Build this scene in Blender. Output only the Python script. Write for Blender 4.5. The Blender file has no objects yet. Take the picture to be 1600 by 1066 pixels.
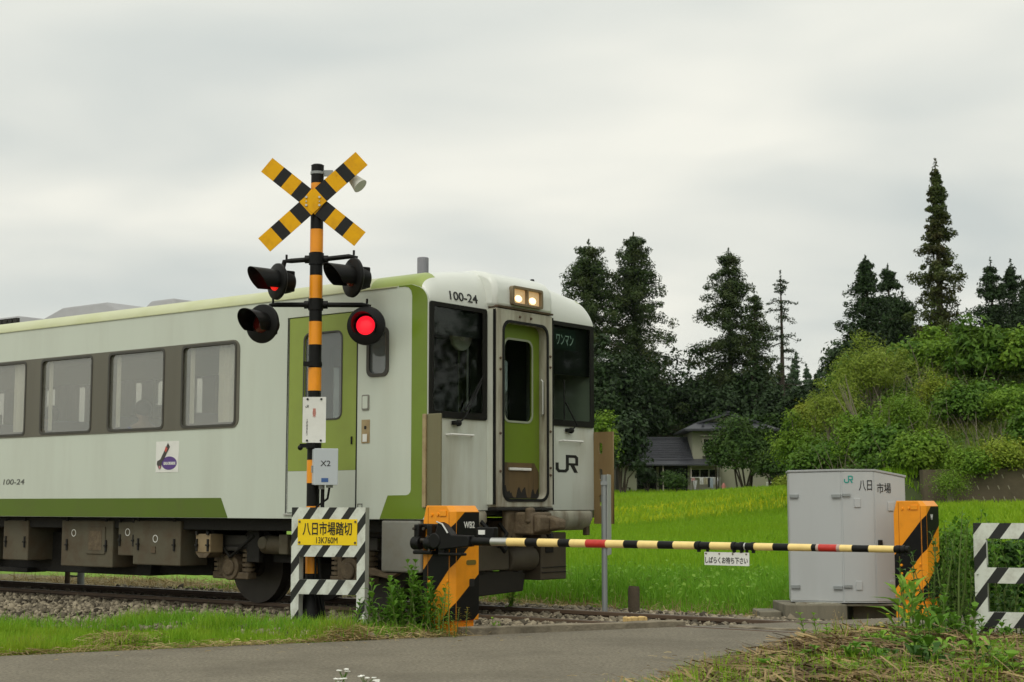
import bpy, bmesh, math, random
import numpy as np
from mathutils import Vector, Matrix, Euler

R_ = math.radians
sc = bpy.context.scene
COL = sc.collection
RNG = np.random.default_rng(7)
random.seed(7)

# ------------------------------------------------------------------ camera
H = 1.147
cam_d = bpy.data.cameras.new('camera')
cam_d.sensor_width = 36.0
cam_d.lens = 2373 / 1600 * 36.0
cam_d.clip_start = 0.1
cam_d.clip_end = 4000
cam_d.dof.use_dof = True
cam_d.dof.focus_distance = 15.6
cam_d.dof.aperture_fstop = 7.0
cam = bpy.data.objects.new('camera', cam_d)
COL.objects.link(cam)
cam.location = (0, 0, H)
PITCH = math.atan(256 / 2373)
cam.rotation_euler = (math.pi / 2 + PITCH, 0, 0)
sc.camera = cam

# ------------------------------------------------------------------ world: overcast sky over a Nishita sky
SUN_EL, SUN_AZ = R_(52), R_(205)       # azimuth clockwise from +Y: behind the camera, a little left
world = bpy.data.worlds.new('World')
sc.world = world
world.use_nodes = True
wt = world.node_tree
wt.nodes.clear()
def wn(t, **k):
    n = wt.nodes.new(t)
    for a, b in k.items(): setattr(n, a, b)
    return n
wout = wn('ShaderNodeOutputWorld'); wbg = wn('ShaderNodeBackground')
sky = wn('ShaderNodeTexSky', sky_type='NISHITA'); sky.sun_disc = False
sky.sun_elevation = SUN_EL; sky.sun_rotation = SUN_AZ
tc = wn('ShaderNodeTexCoord'); sep = wn('ShaderNodeSeparateXYZ')
wt.links.new(tc.outputs['Generated'], sep.inputs[0])
def wmath(op, a, b=None, clamp=False):
    n = wn('ShaderNodeMath', operation=op); n.use_clamp = clamp
    for i, v in enumerate((a, b)):
        if v is None: continue
        if isinstance(v, (int, float)): n.inputs[i].default_value = v
        else: wt.links.new(v, n.inputs[i])
    return n.outputs[0]
zz = wmath('MAXIMUM', sep.outputs[2], 0.0)
den = wmath('ADD', zz, 0.22)
cx_, cy_ = wmath('DIVIDE', sep.outputs[0], den), wmath('DIVIDE', sep.outputs[1], den)
comb = wn('ShaderNodeCombineXYZ')
wt.links.new(cx_, comb.inputs[0]); wt.links.new(cy_, comb.inputs[1])
mapn = wn('ShaderNodeMapping'); mapn.inputs['Scale'].default_value = (0.9, 1.25, 1); mapn.inputs['Location'].default_value = (3.1, 0.4, 0)
wt.links.new(comb.outputs[0], mapn.inputs[0])
nz = wn('ShaderNodeTexNoise'); nz.inputs['Scale'].default_value = 1.7; nz.inputs['Detail'].default_value = 3.5; nz.inputs['Roughness'].default_value = 0.42
nz.inputs['Distortion'].default_value = 0.25
wt.links.new(mapn.outputs[0], nz.inputs['Vector'])
ramp = wn('ShaderNodeValToRGB')
ramp.color_ramp.elements[0].position = 0.30; ramp.color_ramp.elements[0].color = (0.625, 0.665, 0.637, 1)
ramp.color_ramp.elements[1].position = 0.68; ramp.color_ramp.elements[1].color = (0.93, 0.92, 0.825, 1)
wt.links.new(nz.outputs['Fac'], ramp.inputs[0])
# overcast luminance: the cloud deck is brighter towards the zenith and around the hidden sun
up = wmath('POWER', zz, 1.3)
lum = wmath('ADD', wmath('MULTIPLY', up, 0.42), 0.98)
sund = Vector((math.sin(SUN_AZ) * math.cos(SUN_EL), math.cos(SUN_AZ) * math.cos(SUN_EL), math.sin(SUN_EL)))
dotn = wn('ShaderNodeVectorMath', operation='DOT_PRODUCT'); dotn.inputs[1].default_value = sund
wt.links.new(tc.outputs['Generated'], dotn.inputs[0])
glow = wmath('MULTIPLY', wmath('POWER', wmath('MAXIMUM', dotn.outputs['Value'], 0.0), 3.0), 0.6)
lum = wmath('ADD', lum, glow)
mul = wn('ShaderNodeVectorMath', operation='SCALE')
wt.links.new(ramp.outputs[0], mul.inputs[0]); wt.links.new(lum, mul.inputs['Scale'])
skys = wn('ShaderNodeVectorMath', operation='SCALE'); skys.inputs['Scale'].default_value = 0.06
wt.links.new(sky.outputs[0], skys.inputs[0])
mixw = wn('ShaderNodeMix', data_type='RGBA'); mixw.inputs[0].default_value = 0.93
wt.links.new(skys.outputs[0], mixw.inputs[6]); wt.links.new(mul.outputs[0], mixw.inputs[7])
wt.links.new(mixw.outputs[2], wbg.inputs[0]); wbg.inputs[1].default_value = 1.0
wt.links.new(wbg.outputs[0], wout.inputs[0])

sun_d = bpy.data.lights.new('sun', 'SUN'); sun_d.energy = 0.8; sun_d.angle = R_(22); sun_d.color = (1, 0.96, 0.88)
sun = bpy.data.objects.new('sun', sun_d); COL.objects.link(sun)
sun.rotation_euler = sund.to_track_quat('Z', 'Y').to_euler(); sun.location = (-10, -20, 30)

vs = sc.view_settings
vs.view_transform = 'Standard'; vs.look = 'None'; vs.exposure = 0.0; vs.gamma = 1.0; vs.use_curve_mapping = False
sc.cycles.max_bounces = 6; sc.cycles.diffuse_bounces = 3; sc.cycles.glossy_bounces = 3; sc.cycles.transparent_max_bounces = 16
sc.cycles.use_denoising = True
sc.cycles.caustics_reflective = False; sc.cycles.caustics_refractive = False

# ------------------------------------------------------------------ helpers
def pos(px, py, Y):
    """world point seen at photo pixel (px,py) at ground distance Y (used to measure the place)"""
    a = (px - 800) / 2373; b = (533 - py) / 2373
    ry = math.cos(PITCH) - b * math.sin(PITCH); rz = math.sin(PITCH) + b * math.cos(PITCH)
    return Vector((a / ry * Y, Y, H + rz / ry * Y))

MATS = {}
def mat(name, col, rough=0.6, metal=0.0, var=0.12, scale=6.0, dirt=None, dirt_amt=0.0, dirt_scale=2.5, bump=0.0, bump_scale=60,
        spec=0.4, streak=False, coat=0.0, emit=None, estr=0.0, low_dirt=None):
    if name in MATS: return MATS[name]
    m = bpy.data.materials.new(name); m.use_nodes = True
    nt = m.node_tree; N = nt.nodes; L = nt.links
    bs = N['Principled BSDF']
    bs.inputs['Roughness'].default_value = rough; bs.inputs['Metallic'].default_value = metal
    bs.inputs['Specular IOR Level'].default_value = spec
    if coat: bs.inputs['Coat Weight'].default_value = coat; bs.inputs['Coat Roughness'].default_value = 0.12
    t = N.new('ShaderNodeTexCoord'); mp = N.new('ShaderNodeMapping')
    L.new(t.outputs['Object'], mp.inputs[0])
    if streak: mp.inputs['Scale'].default_value = (1, 1, 0.15)
    n1 = N.new('ShaderNodeTexNoise'); n1.inputs['Scale'].default_value = scale; n1.inputs['Detail'].default_value = 5
    L.new(mp.outputs[0], n1.inputs['Vector'])
    mx = N.new('ShaderNodeMix'); mx.data_type = 'RGBA'
    c = np.array(col[:3])
    mx.inputs[6].default_value = (*np.clip(c * (1 - var), 0, 1), 1); mx.inputs[7].default_value = (*np.clip(c * (1 + var), 0, 1), 1)
    L.new(n1.outputs['Fac'], mx.inputs[0])
    last = mx.outputs[2]
    if dirt is not None:
        n2 = N.new('ShaderNodeTexNoise'); n2.inputs['Scale'].default_value = dirt_scale; n2.inputs['Detail'].default_value = 7; n2.inputs['Roughness'].default_value = 0.65
        L.new(mp.outputs[0], n2.inputs['Vector'])
        mr = N.new('ShaderNodeMapRange'); mr.inputs[1].default_value = 0.45; mr.inputs[2].default_value = 0.75
        mr.inputs[3].default_value = 0.0; mr.inputs[4].default_value = dirt_amt
        L.new(n2.outputs['Fac'], mr.inputs[0])
        mx2 = N.new('ShaderNodeMix'); mx2.data_type = 'RGBA'; mx2.inputs[7].default_value = (*dirt, 1)
        L.new(mr.outputs[0], mx2.inputs[0]); L.new(last, mx2.inputs[6]); last = mx2.outputs[2]
    L.new(last, bs.inputs['Base Color'])
    if bump:
        n3 = N.new('ShaderNodeTexNoise'); n3.inputs['Scale'].default_value = bump_scale; n3.inputs['Detail'].default_value = 4
        L.new(mp.outputs[0], n3.inputs['Vector'])
        bp = N.new('ShaderNodeBump'); bp.inputs['Strength'].default_value = bump; bp.inputs['Distance'].default_value = 0.02
        L.new(n3.outputs['Fac'], bp.inputs['Height']); L.new(bp.outputs[0], bs.inputs['Normal'])
    if emit is not None:
        bs.inputs['Emission Color'].default_value = (*emit, 1); bs.inputs['Emission Strength'].default_value = estr
    MATS[name] = m
    return m

def leafmat(name, ca, cb, trans=0.3, rough=0.65, clump=None, cscale=0.6):
    """foliage: colour differs leaf by leaf and, softly, patch by patch"""
    if name in MATS: return MATS[name]
    m = bpy.data.materials.new(name); m.use_nodes = True
    nt = m.node_tree; N = nt.nodes; L = nt.links
    bs = N['Principled BSDF']; bs.inputs['Roughness'].default_value = rough; bs.inputs['Specular IOR Level'].default_value = 0.25
    g = N.new('ShaderNodeNewGeometry')
    mx = N.new('ShaderNodeMix'); mx.data_type = 'RGBA'
    mx.inputs[6].default_value = (*ca, 1); mx.inputs[7].default_value = (*cb, 1)
    L.new(g.outputs['Random Per Island'], mx.inputs[0])
    last = mx.outputs[2]
    if clump is not None:
        t = N.new('ShaderNodeTexCoord'); n1 = N.new('ShaderNodeTexNoise'); n1.inputs['Scale'].default_value = cscale; n1.inputs['Detail'].default_value = 3
        L.new(t.outputs['Object'], n1.inputs['Vector'])
        mr = N.new('ShaderNodeMapRange'); mr.inputs[1].default_value = 0.42; mr.inputs[2].default_value = 0.66
        L.new(n1.outputs['Fac'], mr.inputs[0])
        m2 = N.new('ShaderNodeMix'); m2.data_type = 'RGBA'; m2.inputs[7].default_value = (*clump, 1)
        L.new(mr.outputs[0], m2.inputs[0]); L.new(last, m2.inputs[6]); last = m2.outputs[2]
    L.new(last, bs.inputs['Base Color'])
    tr = N.new('ShaderNodeBsdfTranslucent'); L.new(last, tr.inputs[0])
    ms = N.new('ShaderNodeMixShader'); ms.inputs[0].default_value = trans
    out = N['Material Output']
    L.new(bs.outputs[0], ms.inputs[1]); L.new(tr.outputs[0], ms.inputs[2]); L.new(ms.outputs[0], out.inputs[0])
    MATS[name] = m
    return m

def glassmat(name, tint, refl, haze=0.0, hazecol=(0.5, 0.5, 0.45)):
    if name in MATS: return MATS[name]
    m = bpy.data.materials.new(name); m.use_nodes = True
    nt = m.node_tree; N = nt.nodes; L = nt.links
    N.remove(N['Principled BSDF']); out = N['Material Output']
    tr = N.new('ShaderNodeBsdfTransparent'); tr.inputs[0].default_value = (*tint, 1)
    gl = N.new('ShaderNodeBsdfGlossy'); gl.inputs['Roughness'].default_value = 0.03
    lw = N.new('ShaderNodeLayerWeight'); lw.inputs['Blend'].default_value = 0.5
    pw = N.new('ShaderNodeMath'); pw.operation = 'POWER'; pw.inputs[1].default_value = 5.0; L.new(lw.outputs['Facing'], pw.inputs[0])
    mu = N.new('ShaderNodeMath'); mu.operation = 'MULTIPLY_ADD'; mu.inputs[1].default_value = 0.96; mu.inputs[2].default_value = 0.025 + refl; mu.use_clamp = True
    L.new(pw.outputs[0], mu.inputs[0])
    ms = N.new('ShaderNodeMixShader'); L.new(mu.outputs[0], ms.inputs[0]); L.new(tr.outputs[0], ms.inputs[1]); L.new(gl.outputs[0], ms.inputs[2])
    last = ms.outputs[0]
    if haze:
        df = N.new('ShaderNodeBsdfDiffuse'); df.inputs[0].default_value = (*hazecol, 1)
        m2 = N.new('ShaderNodeMixShader'); m2.inputs[0].default_value = haze
        L.new(last, m2.inputs[1]); L.new(df.outputs[0], m2.inputs[2]); last = m2.outputs[0]
    L.new(last, out.inputs[0])
    MATS[name] = m
    return m

def stripemat(name, ca, cb, period, frac, ax, az, off, rough=0.45, ay=0.0):
    """diagonal warning stripes painted on the thing, in its own coordinates"""
    if name in MATS: return MATS[name]
    m = mat(name, ca, rough, var=0.06, scale=9, dirt=(0.28, 0.26, 0.2), dirt_amt=0.65, dirt_scale=9)
    nt = m.node_tree; N = nt.nodes; L = nt.links
    bs = N['Principled BSDF']; src = bs.inputs['Base Color'].links[0].from_socket
    t = N.new('ShaderNodeTexCoord'); s = N.new('ShaderNodeSeparateXYZ'); L.new(t.outputs['Object'], s.inputs[0])
    def mth(op, a, b):
        n = N.new('ShaderNodeMath'); n.operation = op
        for i, v in enumerate((a, b)):
            if isinstance(v, (int, float)): n.inputs[i].default_value = v
            else: L.new(v, n.inputs[i])
        return n.outputs[0]
    v = mth('ADD', mth('MULTIPLY', s.outputs[0], ax), mth('MULTIPLY', s.outputs[2], az))
    v = mth('ADD', v, mth('MULTIPLY', s.outputs[1], ay))
    v = mth('FRACT', mth('DIVIDE', mth('ADD', v, off), period), 0.0)
    k = mth('LESS_THAN', v, frac)
    mx = N.new('ShaderNodeMix'); mx.data_type = 'RGBA'; mx.inputs[7].default_value = (*cb, 1)
    L.new(k, mx.inputs[0]); L.new(src, mx.inputs[6]); L.new(mx.outputs[2], bs.inputs['Base Color'])
    return m

def tag(o, label=None, cat=None, group=None, kind=None):
    if label: o['label'] = label
    if cat: o['category'] = cat
    if group: o['group'] = group
    if kind: o['kind'] = kind
    return o

def thing(name, label, cat, loc=(0, 0, 0), rz=0.0, group=None):
    o = bpy.data.objects.new(name, None); COL.objects.link(o)
    o.location = loc; o.rotation_euler = (0, 0, rz); o.empty_display_size = 0.2
    return tag(o, label, cat, group)

def link(name, me, m, parent=None, loc=None):
    o = bpy.data.objects.new(name, me); COL.objects.link(o)
    if m is not None:
        for k in (m if isinstance(m, (list, tuple)) else [m]): me.materials.append(k)
    if parent is not None: o.parent = parent
    if loc is not None: o.location = loc
    return o

class MB:
    def __init__(s): s.v = []; s.f = []; s.mi = []
    def add(s, V, F, mi=0, M=None):
        b = len(s.v)
        for p in V:
            p = Vector(p)
            s.v.append(M @ p if M is not None else p)
        for f in F: s.f.append([b + i for i in f]); s.mi.append(mi)
        return s
    def box(s, x0, x1, y0, y1, z0, z1, mi=0, M=None):
        x0, x1 = min(x0, x1), max(x0, x1); y0, y1 = min(y0, y1), max(y0, y1); z0, z1 = min(z0, z1), max(z0, z1)
        V = [(x0, y0, z0), (x1, y0, z0), (x1, y1, z0), (x0, y1, z0), (x0, y0, z1), (x1, y0, z1), (x1, y1, z1), (x0, y1, z1)]
        return s.add(V, [(3, 2, 1, 0), (4, 5, 6, 7), (0, 1, 5, 4), (1, 2, 6, 5), (2, 3, 7, 6), (3, 0, 4, 7)], mi, M)
    def tube(s, pts, r, n=10, caps=True, mi=0):
        pts = [Vector(p) for p in pts]
        rs = r if isinstance(r, (list, tuple)) else [r] * len(pts)
        V = []; F = []
        prev = None
        for i, p in enumerate(pts):
            d = (pts[min(i + 1, len(pts) - 1)] - pts[max(i - 1, 0)]).normalized()
            if prev is None:
                a = Vector((0, 0, 1)) if abs(d.z) < 0.9 else Vector((1, 0, 0))
                u = d.cross(a).normalized()
            else:
                u = (prev - d * prev.dot(d)).normalized()
            prev = u; w = d.cross(u)
            for k in range(n):
                t = 2 * math.pi * k / n
                V.append(p + (u * math.cos(t) + w * math.sin(t)) * rs[i])
        for i in range(len(pts) - 1):
            for k in range(n):
                a = i * n + k; b = i * n + (k + 1) % n
                F.append((a, b, b + n, a + n))
        if caps:
            F.append(tuple(range(n - 1, -1, -1))); m = (len(pts) - 1) * n; F.append(tuple(range(m, m + n)))
        return s.add(V, F, mi)
    def cyl(s, p0, p1, r0, r1=None, n=16, mi=0): return s.tube([p0, p1], [r0, r0 if r1 is None else r1], n, True, mi)
    def prism(s, pts, d, fn, mi=0):
        """polygon pts (a,b) pushed by depth d; fn maps (a,b,c) to xyz"""
        k = len(pts)
        V = [fn(a, b, 0) for a, b in pts] + [fn(a, b, d) for a, b in pts]
        F = [tuple(range(k - 1, -1, -1)), tuple(range(k, 2 * k))] + [(i, (i + 1) % k, (i + 1) % k + k, i + k) for i in range(k)]
        return s.add(V, F, mi)
    def sph(s, c, r, n=12, m=8, mi=0, sc_=(1, 1, 1), half=None):
        V = []; F = []
        for i in range(m + 1):
            ph = math.pi * i / m
            for k in range(n):
                t = 2 * math.pi * k / n
                V.append((c[0] + r * sc_[0] * math.sin(ph) * math.cos(t), c[1] + r * sc_[1] * math.sin(ph) * math.sin(t), c[2] + r * sc_[2] * math.cos(ph)))
        for i in range(m):
            for k in range(n):
                a = i * n + k; b = i * n + (k + 1) % n
                F.append((a, a + n, b + n, b))
        return s.add(V, F, mi)
    def build(s, name, m, parent=None, bevel=0.0, smooth=None, loc=None, label=None):
        me = bpy.data.meshes.new(name)
        me.from_pydata([tuple(p) for p in s.v], [], s.f)
        bm = bmesh.new(); bm.from_mesh(me); bmesh.ops.recalc_face_normals(bm, faces=bm.faces); bm.to_mesh(me); bm.free()
        if any(s.mi): me.polygons.foreach_set('material_index', s.mi)
        if smooth is not None:
            me.polygons.foreach_set('use_smooth', [True] * len(me.polygons)); me.set_sharp_from_angle(angle=R_(smooth))
        me.update()
        o = link(name, me, m, parent, loc)
        if bevel:
            b = o.modifiers.new('bevel', 'BEVEL'); b.width = bevel; b.segments = 2; b.limit_method = 'ANGLE'; b.angle_limit = R_(40)
        if label: o['label'] = label
        return o

def rr(x0, x1, z0, z1, r, n=5):
    P = []
    for cx, cz, a0 in ((x1 - r, z1 - r, 0), (x0 + r, z1 - r, 90), (x0 + r, z0 + r, 180), (x1 - r, z0 + r, 270)):
        for i in range(n + 1):
            t = R_(a0 + 90 * i / n); P.append((cx + r * math.cos(t), cz + r * math.sin(t)))
    return P
def rect(x0, x1, z0, z1): return [(x0, z0), (x1, z0), (x1, z1), (x0, z1)]

def curve_mesh(loops, th, offset=0.0):
    c = bpy.data.curves.new('c', 'CURVE'); c.dimensions = '2D'; c.fill_mode = 'BOTH'; c.extrude = th / 2
    for lp in loops:
        sp = c.splines.new('POLY'); sp.points.add(len(lp) - 1)
        for i, (a, b) in enumerate(lp): sp.points[i].co = (a, b, 0, 1)
        sp.use_cyclic_u = True
    o = bpy.data.objects.new('c', c)
    me = bpy.data.meshes.new_from_object(o)
    bpy.data.objects.remove(o); bpy.data.curves.remove(c)
    return me

def remap(me, fn, flip=False):
    for v in me.vertices: v.co = fn(*v.co)
    bm = bmesh.new(); bm.from_mesh(me); bmesh.ops.remove_doubles(bm, verts=bm.verts, dist=1e-5)
    bmesh.ops.recalc_face_normals(bm, faces=bm.faces); bm.to_mesh(me); bm.free()
    return me

def plate(name, loops, th, fn, m, parent=None, bevel=0.0, label=None):
    """flat sheet with holes: loops[0] outline, the rest holes; its back lies at c=0 and its face at c=th"""
    me = curve_mesh(loops, th)
    remap(me, lambda a, b, c: fn(a, b, c + th / 2))
    me.name = name
    o = link(name, me, m, parent)
    if bevel:
        b = o.modifiers.new('bevel', 'BEVEL'); b.width = bevel; b.segments = 2; b.limit_method = 'ANGLE'; b.angle_limit = R_(50)
    if label: o['label'] = label
    return o

def text(name, body, a0, a1, b0, b1, fn, m, parent=None, bold=0.0, th=0.003, vertical=False, slant=0.0):
    """lettering fitted into the rectangle a0..a1, b0..b1 of a surface"""
    c = bpy.data.curves.new('t', 'FONT'); c.body = '\n'.join(body) if vertical else body
    c.offset = bold; c.extrude = 0.01; c.resolution_u = 4
    if vertical: c.space_line = 0.85; c.align_x = 'CENTER'
    o = bpy.data.objects.new('t', c); COL.objects.link(o)
    bpy.context.view_layer.update()
    me = bpy.data.meshes.new_from_object(o.evaluated_get(bpy.context.evaluated_depsgraph_get()))
    bpy.data.objects.remove(o); bpy.data.curves.remove(c)
    co = np.array([v.co[:] for v in me.vertices])
    co[:, 0] += slant * co[:, 1]
    lo, hi = co.min(0), co.max(0)
    A = a0 + (co[:, 0] - lo[0]) / max(hi[0] - lo[0], 1e-6) * (a1 - a0)
    B = b0 + (co[:, 1] - lo[1]) / max(hi[1] - lo[1], 1e-6) * (b1 - b0)
    Cc = np.where(co[:, 2] > 0, th, 0.0)
    for i, v in enumerate(me.vertices): v.co = (A[i], B[i], Cc[i])
    remap(me, fn); me.name = name
    return link(name, me, m, parent)

def ribbon(pts, w):
    """one mitred outline round a polyline"""
    P = [Vector(p) for p in pts]; Lf = []; Rt = []
    for i, p in enumerate(P):
        d0 = (P[i] - P[i - 1]).normalized() if i else None
        d1 = (P[i + 1] - P[i]).normalized() if i < len(P) - 1 else None
        if d0 is None: d0 = d1
        if d1 is None: d1 = d0
        n0 = Vector((-d0.y, d0.x)); n1 = Vector((-d1.y, d1.x))
        b = (n0 + n1).normalized(); k = w / 2 / max(0.45, b.dot(n0))
        Lf.append(tuple(p + b * k)); Rt.append(tuple(p - b * k))
    return Lf + Rt[::-1]

def jr_emblem(name, a0, b0, size, fn, m, parent, kz=1.0):
    fn0 = fn; fn = lambda a, b, c: fn0(a, b0 + (b - b0) * kz, c)
    pts = [(740, 250), (740, 279), (748, 289), (777, 289), (786, 280), (786, 219), (822, 219), (829, 226), (829, 254)]
    q = [((x - 733) / 102 * size + a0, (300 - y) / 102 * size + b0) for x, y in pts]
    leg = [(793, 250), (836, 250), (836, 262), (818, 262), (834, 296), (818, 296), (800, 262), (793, 262)]
    lg = [((x - 733) / 102 * size + a0, (300 - y) / 102 * size + b0) for x, y in leg]
    me = MB()
    r1 = ribbon(q, 13 / 102 * size)
    k = len(q)
    V = [fn(a, b, 0.0) for a, b in r1] + [fn(a, b, 0.003) for a, b in r1]; n = 2 * k
    F = []
    for i in range(k - 1):
        F += [(n + i, n + i + 1, n + n - 2 - i, n + n - 1 - i)]
    for i in range(n): F.append((i, (i + 1) % n, n + (i + 1) % n, n + i))
    me.add(V, F)
    # the arm and leg of the R, cut so that nothing overlaps
    leg = [(793, 251), (822.5, 251), (822.5, 254), (835.4, 254), (835.4, 262), (818, 262), (834, 296), (818, 296), (800, 262), (793, 262)]
    me2 = curve_mesh([[((x - 733) / 102 * size + a0, (300 - y) / 102 * size + b0) for x, y in leg]], 0.003)
    remap(me2, lambda a, b, c: fn(a, b, c + 0.0015))
    me.add([v.co for v in me2.vertices], [tuple(p.vertices) for p in me2.polygons])
    bpy.data.meshes.remove(me2)
    return me.build(name, m, parent)

def np_mesh(name, V, Q, m, parent=None, loc=None):
    """fast mesh of uniform faces"""
    V = np.ascontiguousarray(V, dtype=np.float32); Q = np.ascontiguousarray(Q, dtype=np.int32)
    me = bpy.data.meshes.new(name)
    me.vertices.add(len(V)); me.vertices.foreach_set('co', V.ravel())
    k = Q.shape[1]
    me.loops.add(Q.size); me.loops.foreach_set('vertex_index', Q.ravel())
    me.polygons.add(len(Q)); me.polygons.foreach_set('loop_start', np.arange(0, Q.size, k, dtype=np.int32))
    me.update(calc_edges=True); me.validate()
    return link(name, me, m, parent, loc)

def unit(a): return a / np.maximum(np.linalg.norm(a, axis=-1, keepdims=True), 1e-9)

def leaf_quads(P, nrm, size, rng, aspect=2.0, axis=None):
    """one rhombic leaf per point"""
    n = len(P)
    nrm = unit(nrm)
    a = rng.normal(size=(n, 3)) if axis is None else axis + rng.normal(size=(n, 3)) * 0.35
    a = unit(a - nrm * (a * nrm).sum(1, keepdims=True)); b = np.cross(nrm, a)
    s = (size * rng.uniform(0.6, 1.35, n))[:, None] if np.isscalar(size) else (size * rng.uniform(0.7, 1.3, n))[:, None]
    w = s / aspect
    V = np.stack([P - a * s * 0.5, P + b * w * 0.5 + nrm * w * 0.12, P + a * s * 0.5, P - b * w * 0.5 + nrm * w * 0.12], 1).reshape(-1, 3)
    Q = np.arange(4 * n).reshape(n, 4)
    return V, Q

def blades(P, h, w, rng, lean=0.35, lean_dir=None):
    """bent two-segment blades: 6 vertices, 2 quads each"""
    n = len(P)
    t = rng.uniform(0, 2 * np.pi, n)
    d = np.stack([np.cos(t), np.sin(t), np.zeros(n)], 1)
    if lean_dir is not None: d = unit(d + np.asarray(lean_dir))
    f = rng.uniform(0, 2 * np.pi, n)
    s = np.stack([np.cos(f), np.sin(f), np.zeros(n)], 1)
    h = np.broadcast_to(h, (n,))[:, None]; w = np.broadcast_to(w, (n,))[:, None]
    ln = np.abs(rng.normal(0, lean, n))[:, None]
    up = np.array([0, 0, 1.0])
    m = P + up * h * 0.55 + d * h * ln * 0.35
    e = P + up * h * (1 - 0.35 * np.minimum(ln, 1.6)) + d * h * ln * 1.0
    V = np.stack([P - s * w / 2, P + s * w / 2, m - s * w * 0.4, m + s * w * 0.4, e - s * w * 0.06, e + s * w * 0.06], 1).reshape(-1, 3)
    b = 6 * np.arange(n)[:, None]
    Q = np.concatenate([b + np.array([0, 1, 3, 2]), b + np.array([2, 3, 5, 4])], 1).reshape(-1, 4)
    return V, Q

def merge(parts):
    Vs, Qs, o = [], [], 0
    for V, Q in parts:
        Vs.append(V); Qs.append(Q + o); o += len(V)
    return np.concatenate(Vs), np.concatenate(Qs)

# ------------------------------------------------------------------ directions of the railway
AL = R_(52.335)
U = np.array([math.sin(AL), -math.cos(AL)]); NN = np.array([math.cos(AL), math.sin(AL)])
TRK = 13.075                                   # distance of the track centre line from the camera
RZ = math.atan2(U[1], U[0])
def tn(X, Y): return X * NN[0] + Y * NN[1]
def trk(u, n, z=0.0): return (U[0] * u + NN[0] * n, U[1] * u + NN[1] * n, z)

def sstep(a, b, x):
    t = np.clip((x - a) / (b - a), 0, 1); return t * t * (3 - 2 * t)
def vnoise(X, Y, s, seed=0):
    return (np.sin(X * s * 1.0 + seed) * np.cos(Y * s * 1.3 + seed * 2.1) + np.sin(X * s * 2.3 + 1.7 + seed) * np.sin(Y * s * 1.9 + 0.3) * 0.6) / 1.6
def zg(X, Y):
    X = np.asarray(X, float); Y = np.asarray(Y, float)
    n = tn(X, Y)
    z = np.interp(n, [-50, 10.2, 10.7, 11.6, 12.2, 14.0, 14.8, 15.6, 16.6], [-0.03, -0.03, -0.10, -0.115, -0.098, -0.12, -0.15, -0.16, -0.14])
    z = z - 0.13 * sstep(7.6, 9.6, n) * (1 - sstep(10.6, 11.6, n)) * (1 - sstep(-5.2, -2.6, X))      # shallow ditch at the foot of the ballast
    z = z + 0.03 * sstep(-1.0, -0.3, X) * sstep(10.6, 11.0, n) * (1 - sstep(14.8, 15.4, n))          # ballast heaped higher by the crossing
    far = np.interp(Y, [0, 16, 22, 60, 80, 118, 170, 260, 420, 900], [-0.14, -0.14, -0.15, 0.12, 0.8, 2.0, 4.5, 9, 13, 20])
    z = z + np.where(n > 15, (far + 0.14) * sstep(15, 22, n), 0)
    # field rises towards the right, then a bank behind the retaining wall
    z = z + 0.95 * sstep(4, 15, X) * sstep(22, 46, Y) * (1 - sstep(80, 110, Y))
    rr_ = X / np.maximum(Y, 1.0)
    z = z + sstep(0.182, 0.25, rr_) * (1.25 * sstep(50.2, 51.2, Y) + (5.2 + 0.5 * vnoise(X, Y, 0.5, 3)) * sstep(52, 76, Y)) * (1 - 0.6 * sstep(120, 260, Y))
    # heap of cuttings at the road's right edge
    mx = X - (1.2 + 0.46 * (Y - 10.1))
    z = z + (0.21 + 0.05 * vnoise(X, Y, 2.7)) * sstep(-0.02, 0.8, mx) * (1 - sstep(10.9, 11.5, n)) * sstep(2, 6, Y)
    return z
def gz(x, y): return float(zg(x, y))
# ------------------------------------------------------------------ materials
C_WHITE = mat('train_grey_white', (0.545, 0.59, 0.51), 0.32, var=0.04, scale=1.4, dirt=(0.41, 0.42, 0.35), dirt_amt=0.4, dirt_scale=1.9, streak=True, coat=0.15, bump=0.06, bump_scale=3.5)
C_FRONT = mat('train_front_white', (0.60, 0.63, 0.56), 0.3, var=0.04, scale=2, dirt=(0.33, 0.30, 0.2), dirt_amt=0.6, dirt_scale=3.0, streak=True, coat=0.2, bump=0.05, bump_scale=5)
C_GREEN = mat('train_green', (0.145, 0.222, 0.016), 0.34, var=0.08, scale=1.5, coat=0.15, dirt=(0.13, 0.16, 0.02), dirt_amt=0.5)
C_STRIPE = mat('train_stripe_green', (0.085, 0.14, 0.005), 0.4, var=0.08, scale=1.5, dirt=(0.09, 0.11, 0.02), dirt_amt=0.5)  # the green darkened for the weaker light low on the side
C_DOOR = mat('train_door_green', (0.27, 0.345, 0.06), 0.4, var=0.06, scale=1.5, dirt=(0.2, 0.24, 0.05), dirt_amt=0.4)
C_EDGE = mat('train_roof_edge_sheen', (0.50, 0.52, 0.33), 0.5, var=0.09, scale=2.2, dirt=(0.42, 0.45, 0.2), dirt_amt=0.5, bump=0.15, bump_scale=5)  # faded green with the sheen of the sky mixed into its colour
C_ROOF = mat('train_roof_white', (0.66, 0.68, 0.63), 0.3, var=0.04, coat=0.2)
C_BEIGE = mat('weathered_beige', (0.43, 0.42, 0.335), 0.55, var=0.1, scale=5, dirt=(0.11, 0.065, 0.03), dirt_amt=0.95, dirt_scale=5.5, streak=True)
C_FIN = mat('olive_beige_plate', (0.165, 0.155, 0.085), 0.45, var=0.12, scale=2.5, dirt=(0.13, 0.11, 0.05), dirt_amt=0.6, streak=True)
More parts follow.
